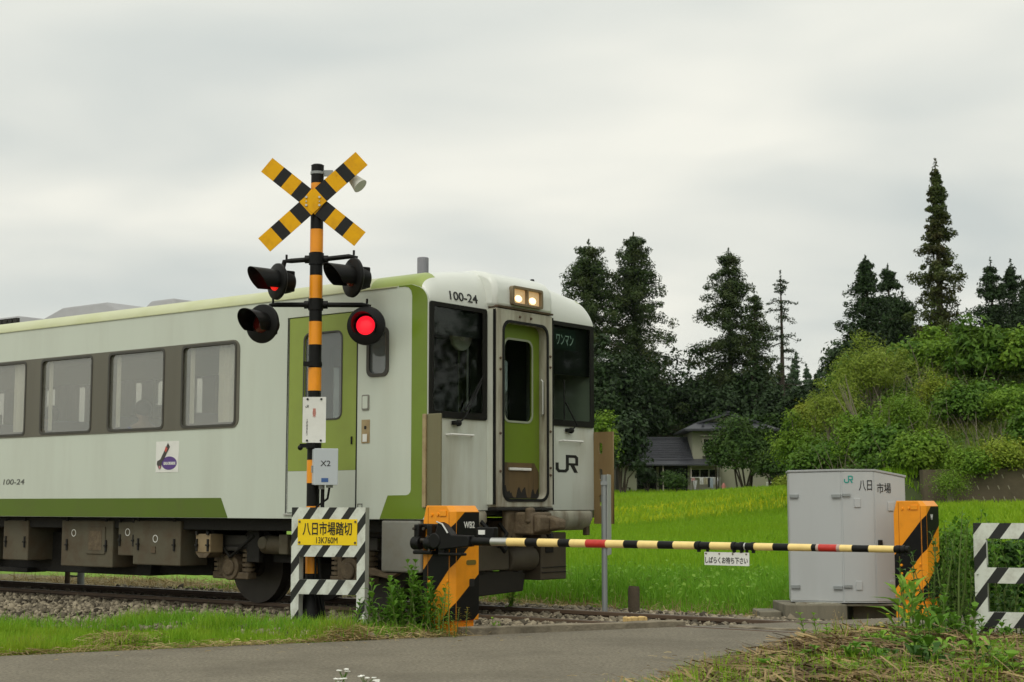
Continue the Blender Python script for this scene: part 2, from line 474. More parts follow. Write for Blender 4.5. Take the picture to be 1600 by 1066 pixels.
C_FIN2 = mat('rusty_tan_plate', (0.21, 0.145, 0.06), 0.55, var=0.2, scale=3, dirt=(0.10, 0.05, 0.02), dirt_amt=0.85, dirt_scale=3, streak=True)
C_FLANGE = mat('tan_flange', (0.36, 0.28, 0.15), 0.6, var=0.15, dirt=(0.16, 0.08, 0.03), dirt_amt=0.6, dirt_scale=8)
C_KICK = mat('brown_kick_plate', (0.13, 0.085, 0.035), 0.5, var=0.3, scale=5, dirt=(0.018, 0.014, 0.01), dirt_amt=0.95, dirt_scale=6, streak=True)
C_RUB = mat('black_rubber', (0.008, 0.008, 0.0075), 0.55, var=0.3, spec=0.2)
C_SCRF = mat('windscreen_frame', (0.011, 0.0105, 0.009), 0.5, var=0.3, scale=12, spec=0.15)
C_BAND = mat('bronze_window_band', (0.115, 0.108, 0.082), 0.42, var=0.2, scale=3, dirt=(0.16, 0.15, 0.12), dirt_amt=0.4, streak=True)
C_BANDD = mat('bronze_frame_dark', (0.05, 0.047, 0.038), 0.4, var=0.2)
C_DARK = mat('underframe_black', (0.012, 0.0105, 0.008), 0.75, var=0.4, scale=4, bump=0.3, bump_scale=30)
C_UBOX = mat('underfloor_box_paint', (0.095, 0.083, 0.053), 0.7, var=0.15, scale=3, dirt=(0.075, 0.045, 0.022), dirt_amt=0.85, dirt_scale=4, bump=0.1)
C_UGREY = mat('underfloor_grey', (0.23, 0.23, 0.20), 0.6, var=0.1, dirt=(0.14, 0.11, 0.07), dirt_amt=0.6, dirt_scale=3)
C_CAST = mat('brown_cast_iron', (0.10, 0.072, 0.042), 0.7, var=0.3, scale=12, dirt=(0.24, 0.19, 0.115), dirt_amt=0.5, dirt_scale=9, bump=0.4, bump_scale=40)
C_WHEEL = mat('wheel_steel', (0.05, 0.043, 0.035), 0.45, metal=0.3, var=0.3, scale=8)
C_STEEL = mat('bare_steel', (0.5, 0.5, 0.47), 0.35, metal=0.8, var=0.15)
C_GREYM = mat('roof_unit_grey', (0.285, 0.285, 0.29), 0.5, var=0.08, dirt=(0.25, 0.24, 0.24), dirt_amt=0.5)
C_INT = mat('interior_cream', (0.62, 0.59, 0.50), 0.6, var=0.06)
C_INTD = mat('cab_interior_dark', (0.07, 0.075, 0.065), 0.6, var=0.2)
C_SEAT = mat('seat_moquette', (0.10, 0.11, 0.16), 0.9, var=0.25, scale=30)
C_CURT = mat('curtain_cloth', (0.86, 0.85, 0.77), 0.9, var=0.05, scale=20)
C_BLACK = mat('black_paint', (0.007, 0.007, 0.0065), 0.45, var=0.3, scale=14, spec=0.18)
C_INK = mat('black_lettering', (0.012, 0.012, 0.012), 0.5, var=0.2)
C_INKG = mat('grey_lettering', (0.11, 0.115, 0.1), 0.5, var=0.2)
C_ORANGE = mat('orange_paint', (0.88, 0.315, 0.008), 0.38, var=0.06, scale=5, dirt=(0.5, 0.17, 0.01), dirt_amt=0.35, dirt_scale=6, coat=0.1)
C_CROSSY = mat('crossbuck_amber', (0.80, 0.41, 0.004), 0.6, var=0.08, scale=9, spec=0.2, dirt=(0.5, 0.22, 0.01), dirt_amt=0.6, dirt_scale=7)
C_CROSSK = mat('crossbuck_black', (0.018, 0.018, 0.018), 0.6, var=0.2, spec=0.2)
C_ARMY = mat('arm_pale_yellow', (0.88, 0.66, 0.25), 0.42, var=0.06, scale=9, dirt=(0.6, 0.42, 0.15), dirt_amt=0.4, dirt_scale=12)
C_ARMR = mat('arm_red_reflector', (0.50, 0.03, 0.02), 0.35, var=0.25, scale=30)
C_BOX = mat('cabinet_grey', (0.46, 0.475, 0.475), 0.42, var=0.035, scale=1.6, dirt=(0.40, 0.41, 0.40), dirt_amt=0.5, dirt_scale=2.5, streak=True)
C_BOXS = mat('box_pale_blue_grey', (0.50, 0.54, 0.57), 0.4, var=0.04, scale=5)
C_PLATEW = mat('white_sign_plate', (0.74, 0.74, 0.70), 0.45, var=0.04, dirt=(0.5, 0.49, 0.45), dirt_amt=0.35, dirt_scale=7)
C_SIGNY = mat('yellow_sign_plate', (0.90, 0.63, 0.005), 0.42, var=0.04, dirt=(0.6, 0.4, 0.02), dirt_amt=0.3, dirt_scale=9)
C_RED = mat('red_lettering', (0.52, 0.03, 0.025), 0.5, var=0.1)
C_TEAL = mat('teal_emblem', (0.02, 0.28, 0.23), 0.45, var=0.1)
C_BLUE = mat('blue_label', (0.05, 0.12, 0.32), 0.5, var=0.2)
C_CONC = mat('concrete_weathered', (0.20, 0.18, 0.13), 0.85, var=0.15, scale=5, dirt=(0.06, 0.058, 0.04), dirt_amt=0.8, dirt_scale=4, streak=True, bump=0.3)
C_GALV = mat('galvanised_grey', (0.29, 0.31, 0.31), 0.45, metal=0.3, var=0.12, dirt=(0.2, 0.19, 0.16), dirt_amt=0.5, streak=True)
C_TIMB = mat('old_timber_beam', (0.24, 0.205, 0.145), 0.9, var=0.25, scale=8, dirt=(0.06, 0.05, 0.035), dirt_amt=0.85, dirt_scale=5, bump=0.5, bump_scale=50)
C_TIMBD = mat('dark_timber', (0.085, 0.065, 0.042), 0.9, var=0.3, scale=12, bump=0.5, bump_scale=60)
C_TIMBL = mat('fresh_timber', (0.6, 0.42, 0.17), 0.8, var=0.15, scale=12)
C_RAILT = mat('rail_rust', (0.105, 0.068, 0.042), 0.6, var=0.25, scale=12, dirt=(0.045, 0.03, 0.02), dirt_amt=0.8, dirt_scale=6)
C_RAILH = mat('rail_head', (0.16, 0.125, 0.095), 0.4, metal=0.5, var=0.2)
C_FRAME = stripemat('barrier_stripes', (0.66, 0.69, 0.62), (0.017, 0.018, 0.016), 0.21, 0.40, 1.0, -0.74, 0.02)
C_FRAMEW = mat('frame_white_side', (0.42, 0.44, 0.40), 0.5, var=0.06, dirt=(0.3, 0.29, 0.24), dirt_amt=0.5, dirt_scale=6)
G_SIDE = glassmat('hazy_window_glass', (0.9, 0.9, 0.87), 0.135, 0.125, (0.60, 0.59, 0.51))
G_FRONT = glassmat('windscreen_glass', (0.74, 0.78, 0.74), 0.0)
G_DOOR = glassmat('dim_door_glass', (0.55, 0.6, 0.6), 0.10, 0.22, (0.42, 0.44, 0.43))

M_SOIL = mat('soil_and_thatch', (0.20, 0.165, 0.085), 0.95, var=0.3, scale=2.5, dirt=(0.10, 0.13, 0.03), dirt_amt=0.85, dirt_scale=1.2, bump=0.6, bump_scale=25)
M_FIELD = mat('field_green_floor', (0.15, 0.27, 0.014), 0.95, var=0.15, scale=0.8)
M_MEADOW = mat('meadow_floor', (0.18, 0.26, 0.02), 0.95, var=0.2, scale=0.5, dirt=(0.24, 0.22, 0.03), dirt_amt=0.5, dirt_scale=0.15)
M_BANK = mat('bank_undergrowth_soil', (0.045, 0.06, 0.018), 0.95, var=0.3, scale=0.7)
M_BALL = mat('ballast_bed_dust', (0.10, 0.085, 0.062), 0.95, var=0.3, scale=14, bump=0.8, bump_scale=30)

# ------------------------------------------------------------------ ground: one sheet to the horizon
def axis(segs):
    out = []
    for a, b, n in segs: out += list(np.linspace(a, b, n, endpoint=False))
    return np.array(out + [segs[-1][1]])
gx = axis([(-1200, -120, 14), (-120, -30, 22), (-30, -9, 26), (-9, 9, 150), (9, 40, 60), (40, 120, 24), (120, 1200, 14)])
gy = axis([(-300, -10, 10), (-10, 3, 12), (3, 19, 150), (19, 30, 40), (30, 80, 72), (80, 180, 30), (180, 1800, 26)])
GX, GY = np.meshgrid(gx, gy)
GZ = zg(GX, GY)
V = np.stack([GX, GY, GZ], -1).reshape(-1, 3)
ny, nx = GX.shape
ii = (np.arange(ny - 1)[:, None] * nx + np.arange(nx - 1)[None, :]).reshape(-1)
Q = np.stack([ii, ii + 1, ii + nx + 1, ii + nx], 1)
ground = np_mesh('ground', V, Q, [M_SOIL, M_FIELD, M_MEADOW, M_BALL, M_BANK])
fc = V[Q].mean(1); fn_ = tn(fc[:, 0], fc[:, 1])
mi = np.zeros(len(Q), np.int32)
mi[(fn_ > 17.0) & (fc[:, 1] < 64)] = 1
mi[(fc[:, 1] >= 64)] = 2
mi[(fn_ > 9.9 + 0.8 * sstep(-5.6, -2.4, fc[:, 0])) & (fn_ < 15.3)] = 3
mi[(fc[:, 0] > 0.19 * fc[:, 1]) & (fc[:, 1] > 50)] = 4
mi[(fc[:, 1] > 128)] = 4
ground.data.polygons.foreach_set('material_index', mi)
ground.data.polygons.foreach_set('use_smooth', [True] * len(Q))
tag(ground, kind='structure')

# road: asphalt sheet, across the track towards the right
M_ROAD = mat('worn_asphalt', (0.176, 0.155, 0.114), 0.9, var=0.95, scale=42, dirt=(0.092, 0.079, 0.056), dirt_amt=0.8, dirt_scale=0.9, bump=0.5, bump_scale=120)
def rl(t): return (-0.883 + 0.8944 * t, 13.298 + 0.4472 * t)
road_pts = [(-14, 3), (2.6, 3.0), (1.0, 8.2), (1.35, 10.06), (2.3, 11.9), (3.6, 12.9), (9.5, 16.0), (8.5, 18.0)] + [rl(t) for t in np.linspace(8.5, 0.9, 16)]
edge = [rl(t) for t in np.linspace(0.6, -14, 60)]
edge = [(x + 0.03 * math.sin(x * 3.1) + 0.02 * math.sin(x * 9.7), y - 0.025 * abs(math.sin(x * 2.3)) + 0.03 * math.sin(x * 5.3)) for x, y in edge]
me = curve_mesh([road_pts + edge], 0.01)
remap(me, lambda a, b, c: (a, b, -0.012 if c < 0 else 0.004))
tag(link('road', me, M_ROAD), kind='structure')
M_PATCH = mat('road_stain', (0.115, 0.105, 0.085), 0.9, var=0.15, scale=40)

# ------------------------------------------------------------------ track
def rail_at(n, label):
    prof = [(-0.065, -0.145), (0.065, -0.145), (0.065, -0.132), (0.012, -0.112), (0.012, -0.036), (0.034, -0.026), (0.034, 0.003), (0.028, 0.010), (-0.028, 0.010), (-0.034, 0.003), (-0.034, -0.026), (-0.012, -0.036), (-0.012, -0.112), (-0.065, -0.132)]
    t = thing('rail', label, 'rail', trk(0, n, 0), RZ)
    k = len(prof); b = MB()
    V = [(-70, a, z) for a, z in prof] + [(30, a, z) for a, z in prof]
    b.add(V, [(i, (i + 1) % k, (i + 1) % k + k, i + k) for i in range(k)])
    b.build('rail_profile', C_RAILT, t)
    h = MB(); h.box(-70, 30, -0.024, 0.024, 0.0105, 0.0125); h.build('running_surface', C_RAILH, t)
rail_at(TRK - 0.565, 'rusty near rail of the track, its side facing the road')
rail_at(TRK + 0.565, 'rusty far rail of the track, on the field side')
first = None
for k in range(40):
    u = -26 + k * 0.66
    if first is None:
        b = MB(); b.box(-0.11, 0.11, -1.05, 1.05, -0.29, -0.152)
        first = o = b.build('sleeper', C_TIMBD, None, bevel=0.01)
    else:
        o = first.copy(); COL.objects.link(o)
    o.location = trk(u, TRK, 0); o.rotation_euler = (0, 0, RZ)
    tag(o, 'dark timber sleeper lying in the ballast under the rails', 'sleeper', 'sleepers under the rails')

def beam(name, p0, p1, w, z0, z1, m, label, bend=0.0):
    d = Vector((p1[0] - p0[0], p1[1] - p0[1], 0)); L = d.length
    b = MB(); n = 10
    V = []; F = []
    for i in range(n + 1):
        x = L * i / n; j = 0.008 * math.sin(i * 2.3) + bend * math.sin(math.pi * i / n)
        V += [(x, -w / 2 + j, z0), (x, w / 2 + j, z0), (x, w / 2 + j, z1 + 0.006 * math.sin(i * 1.7)), (x, -w / 2 + j, z1 + 0.006 * math.cos(i * 2.9))]
    for i in range(n):
        a = 4 * i
        for q in range(4): F.append((a + q, a + (q + 1) % 4, a + 4 + (q + 1) % 4, a + 4 + q))
    F += [(3, 2, 1, 0), tuple(4 * n + q for q in range(4))]
    b.add(V, F)
    o = b.build(name, m, None, bevel=0.008, loc=(p0[0], p0[1], 0)); o.rotation_euler = (0, 0, math.atan2(d.y, d.x))
    return tag(o, label, 'timber beam')
beam('timber_beam', (-0.47, 13.80), (1.62, 14.66), 0.13, -0.06, 0.055, C_TIMB, 'long weathered timber edging the road in front of the ballast by the left barrier')
beam('timber_beam', (2.05, 14.42), (3.4, 13.62), 0.11, -0.05, 0.022, C_TIMB, 'grey timber lying against the near rail at the right end of the visible road')
beam('timber_block', pos(976, 972, 14.62).to_tuple()[:2], pos(1008, 972, 14.75).to_tuple()[:2], 0.07, 0.0, 0.085, C_TIMBL, 'short fresh yellow timber block by the rail')
# ------------------------------------------------------------------ the railcar (x forward, y away from the camera, z up)
HW = 1.475
NL = 0.22                                      # how far the roof sweeps back over the front
NOSE = [(-NL + NL * math.sin(R_(t)), math.cos(R_(t))) for t in (15, 30, 45, 58, 70, 80, 87)]
WALL_OUT = [(-16.4, 1.0), (-0.004, 1.0), (-0.004, 3.2)] + [(x - 0.004, 3.215 + 0.175 * k) for x, k in NOSE[::-1]] + [(-NL, 3.40), (-16.4, 3.40)]
train = thing('train_car', 'grey and green diesel railcar with lit headlights passing the level crossing', 'train', trk(-10.03, TRK, 0), RZ)
XB = -16.4
def nf(off=0.0): return lambda a, b, c: (a, -HW - off - c, b)     # near side face
def ff(off=0.0): return lambda a, b, c: (a, HW + off + c, b)      # far side face
def fr(off=0.0): return lambda a, b, c: (off + c, a, b)           # front face
PITCHW, P0 = 1.362, -2.86
panes = [(P0 - i * PITCHW - (0.0 if i else 0.0) - (0.90 if i == 0 else 1.01) if i == 0 else P0 - 0.245 - (i - 1) * PITCHW - 2.01 + 0.0, 0) for i in range(9)]
panes = [(-3.755, -2.86)] + [(-5.11 - (i - 1) * PITCHW, -4.10 - (i - 1) * PITCHW) for i in range(1, 9)]
bx0 = panes[-1][0] - 0.07
# side walls
plate('side_wall', [WALL_OUT, rr(bx0, -2.80, 2.02, 2.99, 0.1), rect(-2.02, -0.985, 1.055, 3.185), rr(-0.835, -0.535, 2.475, 2.985, 0.07)], 0.05, nf(-0.05), C_WHITE, train)
plate('side_wall', [WALL_OUT, rr(bx0, -2.80, 2.02, 2.99, 0.1), rect(-2.02, -0.985, 1.055, 3.185), rr(-0.835, -0.535, 2.475, 2.985, 0.07)], 0.05, ff(-0.05), C_WHITE, train)
def window_set(fn, near):
    plate('window_band', [rr(bx0 - 0.005, -2.79, 2.008, 3.003, 0.105)] + [rr(a, b, 2.05, 2.965, 0.045) for a, b in panes], 0.018, fn(-0.01), C_BAND, train)
    for a, b in panes:
        fo = plate('window_frame', [rr(a - 0.022, b + 0.022, 2.028, 2.987, 0.06), rr(a + 0.004, b - 0.004, 2.054, 2.961, 0.05)], 0.006, fn(0.0085), C_BANDD, train)
        plate('window_pane', [rr(a - 0.006, b + 0.006, 2.044, 2.971, 0.04)], 0.004, fn(-0.02), G_SIDE, train)
    d = [(-2.005, 1.06), (-1.0, 1.06), (-1.0, 3.175), (-2.005, 3.175)]
    door = plate('side_door', [[(-2.005, 1.51), (-1.0, 1.51), (-1.0, 3.175), (-2.005, 3.175)], rr(-1.775, -1.215, 2.06, 2.985, 0.07)], 0.03, fn(-0.038), C_DOOR, train)
    plate('lower_panel', [rect(-2.005, -1.0, 1.065, 1.508)], 0.03, fn(-0.038), C_WHITE, door)
    plate('pane', [rr(-1.785, -1.205, 2.05, 2.995, 0.07)], 0.004, fn(-0.03), G_DOOR, door)
    plate('seal', [rr(-1.79, -1.20, 2.045, 3.0, 0.085), rr(-1.772, -1.218, 2.063, 2.982, 0.07)], 0.004, fn(-0.0075), C_BANDD, door)
    b = MB(); b.box(-1.06, -1.045, -HW + 0.006 if near else HW - 0.006, -HW - 0.006 if near else HW + 0.006, 1.78, 1.86); b.build('handle', C_RUB, door)
    plate('cab_window', [rr(-0.84, -0.53, 2.47, 2.99, 0.075), rr(-0.805, -0.565, 2.505, 2.955, 0.06)], 0.012, fn(0.001), C_BANDD, train)
    plate('window_pane', [rr(-0.83, -0.54, 2.48, 2.98, 0.07)], 0.004, fn(-0.02), G_DOOR, train)
    b = MB(); y = -HW if near else HW; s = -1 if near else 1
    b.box(-2.04, -0.97, y, y + s * 0.02, 1.035, 1.05); b.build('door_sill', C_STEEL, train)
    b = MB(); b.box(-0.988, -0.972, y + s * 0.002, y - s * 0.03, 1.055, 3.185); b.box(-2.03, -2.02, y + s * 0.002, y - s * 0.03, 1.055, 3.185); b.build('door_seal', C_RUB, train)
    # green corner band and the stripe along the bottom
    arc = [(-0.215 - 0.06 * (1 - math.cos(R_(t))), 1.245 + 0.06 * (1 - math.sin(R_(t))) ) for t in (0, 30, 60, 90)]
    tp = [(-0.215 - 0.10 * (1 - math.cos(R_(t))), 3.385 - 0.10 + 0.10 * math.sin(R_(t)) - 0.0) for t in (90, 60, 30, 0)]
    plate('corner_band', [[(-0.008, 1.06), (-0.008, 3.2)] + [(x - 0.008, 3.215 + 0.172 * k) for x, k in NOSE[::-1]] + [(-NL, 3.398), (-0.40, 3.398), (-0.40, 3.386)] + tp + arc + [(-0.53, 1.243), (-0.64, 1.004), (-0.06, 1.004)]], 0.004, fn(0.0), C_GREEN, train)
    plate('stripe', [[(XB + 0.01, 1.004), (-2.945, 1.004), (-3.06, 1.225), (XB + 0.01, 1.225)]], 0.004, fn(0.0), C_STRIPE, train)
window_set(nf, True); window_set(ff, False)
# side details
p = plate('door_switch', [rr(-0.90, -0.80, 2.13, 2.29, 0.015)], 0.012, nf(), C_UGREY, train, bevel=0.003)
plate('cover', [rr(-0.885, -0.815, 2.145, 2.275, 0.01)], 0.006, nf(0.012), C_WHITE, p)
p = plate('driver_panel', [rr(-0.905, -0.79, 1.785, 2.03, 0.006)], 0.006, nf(), C_FLANGE, train)
plate('key_plate', [rect(-0.885, -0.825, 1.80, 1.88)], 0.004, nf(0.006), C_PLATEW, p)
plate('keyhole', [rr(-0.865, -0.835, 1.93, 1.965, 0.01)], 0.003, nf(0.006), C_INK, p)
plate('number_mark', [rect(-0.955, -0.885, 1.09, 1.16), rect(-0.945, -0.895, 1.10, 1.15)], 0.003, nf(), C_INKG, train)
text('side_number', '100-24', -7.24, -6.78, 1.405, 1.475, nf(), C_INKG, train, bold=0.012, slant=0.12)
st = plate('sticker', [rect(-4.205, -3.80, 1.525, 1.885)], 0.003, nf(), C_PLATEW, train)
M_PURP = mat('sticker_purple', (0.10, 0.05, 0.22), 0.5, var=0.1)
M_STKR = mat('sticker_red', (0.5, 0.09, 0.07), 0.5, var=0.1); M_STKP = mat('sticker_pink', (0.45, 0.2, 0.22), 0.5, var=0.1)
M_STKD = mat('sticker_charcoal', (0.06, 0.055, 0.05), 0.5, var=0.2)
plate('oval', [[(-3.965 + 0.135 * math.cos(t), 1.63 + 0.078 * math.sin(t)) for t in np.linspace(0, 2 * math.pi, 28, endpoint=False)]], 0.002, nf(0.003), M_PURP, st)
plate('dark_shape', [[(-3.99, 1.865), (-3.955, 1.82), (-4.065, 1.665), (-4.085, 1.655), (-4.105, 1.58), (-4.14, 1.56), (-4.18, 1.62), (-4.175, 1.655), (-4.12, 1.675)]], 0.002, nf(0.0055), M_STKD, st)
plate('red_patch', [[(-4.025, 1.825), (-3.99, 1.80), (-4.02, 1.755), (-4.045, 1.775)]], 0.002, nf(0.008), M_STKR, st)
plate('pink_patch', [[(-4.145, 1.60), (-4.11, 1.60), (-4.11, 1.57), (-4.14, 1.565)]], 0.002, nf(0.008), M_STKP, st)
text('oval_lettering', 'GINGA DREAMLINE', -4.06, -3.85, 1.61, 1.645, nf(0.005), C_PLATEW, st, bold=0.03, th=0.002)

# roof: one skin, shoulders rounded, swept down over the front
sec = []
for t in np.linspace(0, 90, 9): sec.append((-HW + 0.26 * (1 - math.cos(R_(t))), 3.385 + 0.165 * math.sin(R_(t))))
for y in np.linspace(-1.215, 0, 8)[1:]: sec.append((y, 3.55 + 0.11 * (1 - (y / 1.215) ** 2)))
sec = sec + [(-y, z) for y, z in sec[-2::-1]]
xs = [XB, -12, -8, -5, -3, -1.6, -0.8, -NL] + [-NL + NL * math.sin(R_(t)) for t in (12, 24, 36, 48, 58, 67, 75, 81, 86, 90)]
V = []
for x in xs:
    k = 1.0 if x <= -NL else math.sqrt(max(0, 1 - ((x + NL) / NL) ** 2))
    for y, z in sec:
        kk = 0.30 + 0.70 * k
        V.append((x, y * (1 - 0.012 * (1 - k)), 3.215 + (z - 3.215) * (k if x > -NL else 1.0)))
ns = len(sec)
edgeF, roofF = [], []
for i in range(len(xs) - 1):
    for j in range(ns - 1):
        f = (i * ns + j, i * ns + j + 1, (i + 1) * ns + j + 1, (i + 1) * ns + j)
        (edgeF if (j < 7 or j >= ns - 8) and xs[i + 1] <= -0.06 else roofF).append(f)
def sub(F):
    ids = sorted({i for f in F for i in f}); mp = {a: b for b, a in enumerate(ids)}
    b = MB(); b.add([V[i] for i in ids], [[mp[i] for i in f] for f in F]); return b
sub(roofF).build('roof', C_ROOF, train, smooth=50)
# the roof-edge strip: faded green, with sky sheen painted in pale along the body
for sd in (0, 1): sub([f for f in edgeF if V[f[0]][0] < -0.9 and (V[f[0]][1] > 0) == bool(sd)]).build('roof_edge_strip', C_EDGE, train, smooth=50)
for sd in (0, 1): sub([f for f in edgeF if V[f[0]][0] >= -0.9 and (V[f[0]][1] > 0) == bool(sd)]).build('roof_edge_strip', mat('train_roof_corner', (0.27, 0.34, 0.075), 0.35, var=0.15, scale=3, coat=0.15), train, smooth=50)
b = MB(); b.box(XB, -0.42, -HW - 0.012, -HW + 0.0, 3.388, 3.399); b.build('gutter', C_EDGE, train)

# front face
L0, L1, RW0, RW1, WZ0, WZ1 = -1.44, -0.55, 0.55, 1.44, 2.05, 3.205
plate('front_wall', [rect(-HW + 0.004, HW - 0.004, 1.09, 3.222), rect(L0, L1, WZ0, WZ1), rect(RW0, RW1, WZ0, WZ1), rect(-0.44, 0.44, 1.12, 3.19)], 0.045, fr(-0.045), C_FRONT, train)
for a, b_, lab in ((L0, L1, 1), (RW0, RW1, 2)):
    f = plate('windscreen_frame', [rr(a - 0.02, b_ + 0.02, WZ0 - 0.02, WZ1 + 0.01, 0.03), rr(a + 0.045, b_ - 0.05, WZ0 + 0.05, WZ1 - 0.035, 0.03)], 0.014, fr(0.001), C_SCRF, train)
    plate('windscreen', [rr(a + 0.005, b_ - 0.005, WZ0 + 0.005, WZ1 - 0.005, 0.02)], 0.005, fr(-0.012), G_FRONT, train)
    plate('tint_strip', [rect(a + 0.01, b_ - 0.01, WZ1 - 0.31 if lab == 1 else 2.62, WZ1 - 0.01)], 0.004, fr(-0.03), mat('dark_tint', (0.012, 0.014, 0.013), 0.3, var=0.1), train)
    # wiper: motor, arm, blade
    w = MB(); y0 = -1.02 if lab == 1 else 0.98
    w.sph((0.03, y0, 1.985), 0.035, 10, 6); w.box(0.01, 0.05, y0 - 0.09, y0 + 0.02, 1.965, 2.005)
    w.tube([(0.04, y0, 1.99), (0.055, y0 + 0.08, 2.05), (0.04, y0 + (0.36 if lab == 1 else -0.12), 2.42 if lab == 1 else 2.30)], 0.009, 8)
    wo = w.build('wiper', C_RUB, train)
    w = MB()
    if lab == 1: w.tube([(0.034, y0 + 0.10, 2.12), (0.034, y0 + 0.40, 2.50)], 0.008, 6)
    else: w.tube([(0.034, y0 - 0.14, 2.08), (0.034, y0 - 0.14, 2.55)], 0.008, 6)
    w.build('blade', C_RUB, wo)
    h = MB(); ya, yb = (-1.18, -0.78) if lab == 1 else (0.79, 1.2)
    h.tube([(0.0, ya, 1.86), (0.045, ya + 0.01, 1.865), (0.045, yb - 0.01, 1.865), (0.0, yb, 1.86)], 0.011, 8); h.build('handrail', C_PLATEW, train)
# cab things behind the glass
b = MB(); b.cyl((-0.22, -0.72, 2.935), (-0.17, -0.72, 2.935), 0.165, 0.165, 28); b.sph((-0.17, -0.72, 2.935), 0.05, 12, 8)
b.build('cab_fan', C_PLATEW, train, bevel=0.012)
b = MB(); b.tube([(-0.2, -0.60, 2.15), (-0.2, -0.60, 2.85)], 0.012, 8); b.tube([(-0.14, -1.36, 2.08), (-0.14, -1.36, 2.5)], 0.012, 8); b.tube([(-0.14, 0.72, 2.1), (-0.14, 0.72, 2.62)], 0.014, 8); b.tube([(-0.14, 0.80, 2.1), (-0.14, 0.80, 2.62)], 0.012, 8); b.build('cab_pole', C_STEEL, train)
b = MB(); b.box(-0.62, -0.2, -1.38, -0.5, 1.2, 2.02); b.box(-0.55, -0.2, 0.5, 1.38, 1.2, 2.02); b.build('driving_desk', C_INTD, train, bevel=0.02)
sg = plate('destination_sign', [rect(0.60, 1.14, 2.90, 3.14)], 0.004, fr(-0.02), mat('sign_dark_green', (0.012, 0.03, 0.024), 0.4, var=0.1), train)
text('lettering', 'ワンマン', 0.76, 1.09, 2.955, 3.075, fr(-0.0158), mat('sign_pale_lettering', (0.35, 0.45, 0.4), 0.5, var=0.05, emit=(0.35, 0.5, 0.42), estr=0.22), sg, bold=0.0, th=0.002)

# gangway: surround, hood, door
plate('gangway_surround', [rect(-0.5, 0.5, 1.12, 3.235), rr(-0.385, 0.40, 1.20, 3.10, 0.1)], 0.12, fr(0.0), C_BEIGE, train, bevel=0.02)
plate('gangway_seal', [rr(-0.405, 0.42, 1.18, 3.12, 0.12), rr(-0.375, 0.39, 1.21, 3.09, 0.1)], 0.012, fr(0.118), C_RUB, train)
b = MB(); b.box(-0.03, 0.105, -0.515, -0.501, 1.15, 3.22); b.box(-0.03, 0.105, 0.501, 0.515, 1.15, 3.22); b.build('gangway_side_trim', C_FRONT, train)
b = MB(); b.box(0.085, 0.119, -0.522, -0.5155, 1.15, 3.22); b.box(0.085, 0.119, 0.5155, 0.522, 1.15, 3.22); b.build('gangway_edge_seal', C_RUB, train)
gd = plate('gangway_door', [rr(-0.383, 0.398, 1.20, 3.10, 0.1), rr(-0.235, 0.265, 2.045, 2.935, 0.09)], 0.03, fr(-0.02), C_GREEN, train)
plate('pane', [rr(-0.245, 0.275, 2.035, 2.945, 0.09)], 0.004, fr(-0.012), G_FRONT, gd)
plate('window_seal', [rr(-0.25, 0.28, 2.03, 2.95, 0.1), rr(-0.228, 0.258, 2.052, 2.928, 0.085)], 0.006, fr(0.0105), mat('grey_green_seal', (0.3, 0.33, 0.24), 0.5), gd)
plate('kick_plate', [[(-0.365, 1.215), (0.38, 1.215), (0.38, 1.50), (0.30, 1.60), (-0.27, 1.60), (-0.365, 1.50)]], 0.006, fr(0.0105), C_KICK, gd)
M_SOOT = mat('soot_stain', (0.012, 0.01, 0.008), 0.7, var=0.3)
rs = random.Random(4)
tp_ = [(y, 1.225 + max(0.0, 0.045 + 0.05 * math.sin(y * 23) + 0.035 * math.sin(y * 51 + 1) + rs.uniform(-0.02, 0.03))) for y in np.linspace(0.375, -0.36, 46)]
plate('soot_stain', [[(-0.36, 1.217), (0.375, 1.217)] + tp_], 0.001, fr(0.0167), M_SOOT, gd)
b = MB(); b.box(0.016, 0.04, -0.17, 0.22, 1.515, 1.545); b.box(0.0, 0.05, -0.37, -0.27, 1.89, 1.915); b.build('handle', C_PLATEW, gd, bevel=0.006)
b = MB(); b.tube([(0.06, 0.365, 2.12), (0.085, 0.365, 2.14), (0.085, 0.365, 2.50), (0.06, 0.365, 2.52)], 0.012, 8); b.build('grab_rail', C_STEEL, train)
b = MB(); [b.cyl((0.12, y, z), (0.134, y, z), 0.016, 0.012, 8) for y, z in ((-0.44, 2.7), (-0.44, 2.58), (-0.44, 1.9), (0.455, 2.78), (0.455, 2.66), (0.455, 1.95), (0.455, 1.55), (0.455, 1.47), (-0.44, 1.5), (0.1, 3.17), (-0.1, 3.17))]
b.build('bolt', C_RAILT, train)
hood_prof = [(0.118, 3.24), (0.118, 3.42), (0.10, 3.51), (0.04, 3.585), (-0.06, 3.635), (-0.22, 3.665), (-0.9, 3.675), (-0.9, 3.50), (-0.3, 3.45), (-0.02, 3.24)]
b = MB(); b.prism(hood_prof, 1.04, lambda a, z, c: (a, -0.52 + c, z)); b.build('gangway_hood', C_ROOF, train, bevel=0.05, smooth=60)
b = MB(); b.prism([(0.0, 3.243), (0.13, 3.243), (0.135, 3.262), (0.0, 3.275)], 1.0, lambda a, z, c: (a, -0.5 + c, z)); b.build('rain_gutter', C_RAILT, train)
hb = plate('headlight_housing', [rr(-0.275, 0.275, 3.285, 3.495, 0.03), rr(-0.245, -0.008, 3.31, 3.47, 0.02), rr(0.008, 0.245, 3.31, 3.47, 0.02)], 0.05, fr(0.112), mat('headlight_bronze', (0.2, 0.155, 0.09), 0.5, var=0.2, dirt=(0.09, 0.05, 0.025), dirt_amt=0.6, dirt_scale=9), train, bevel=0.006)
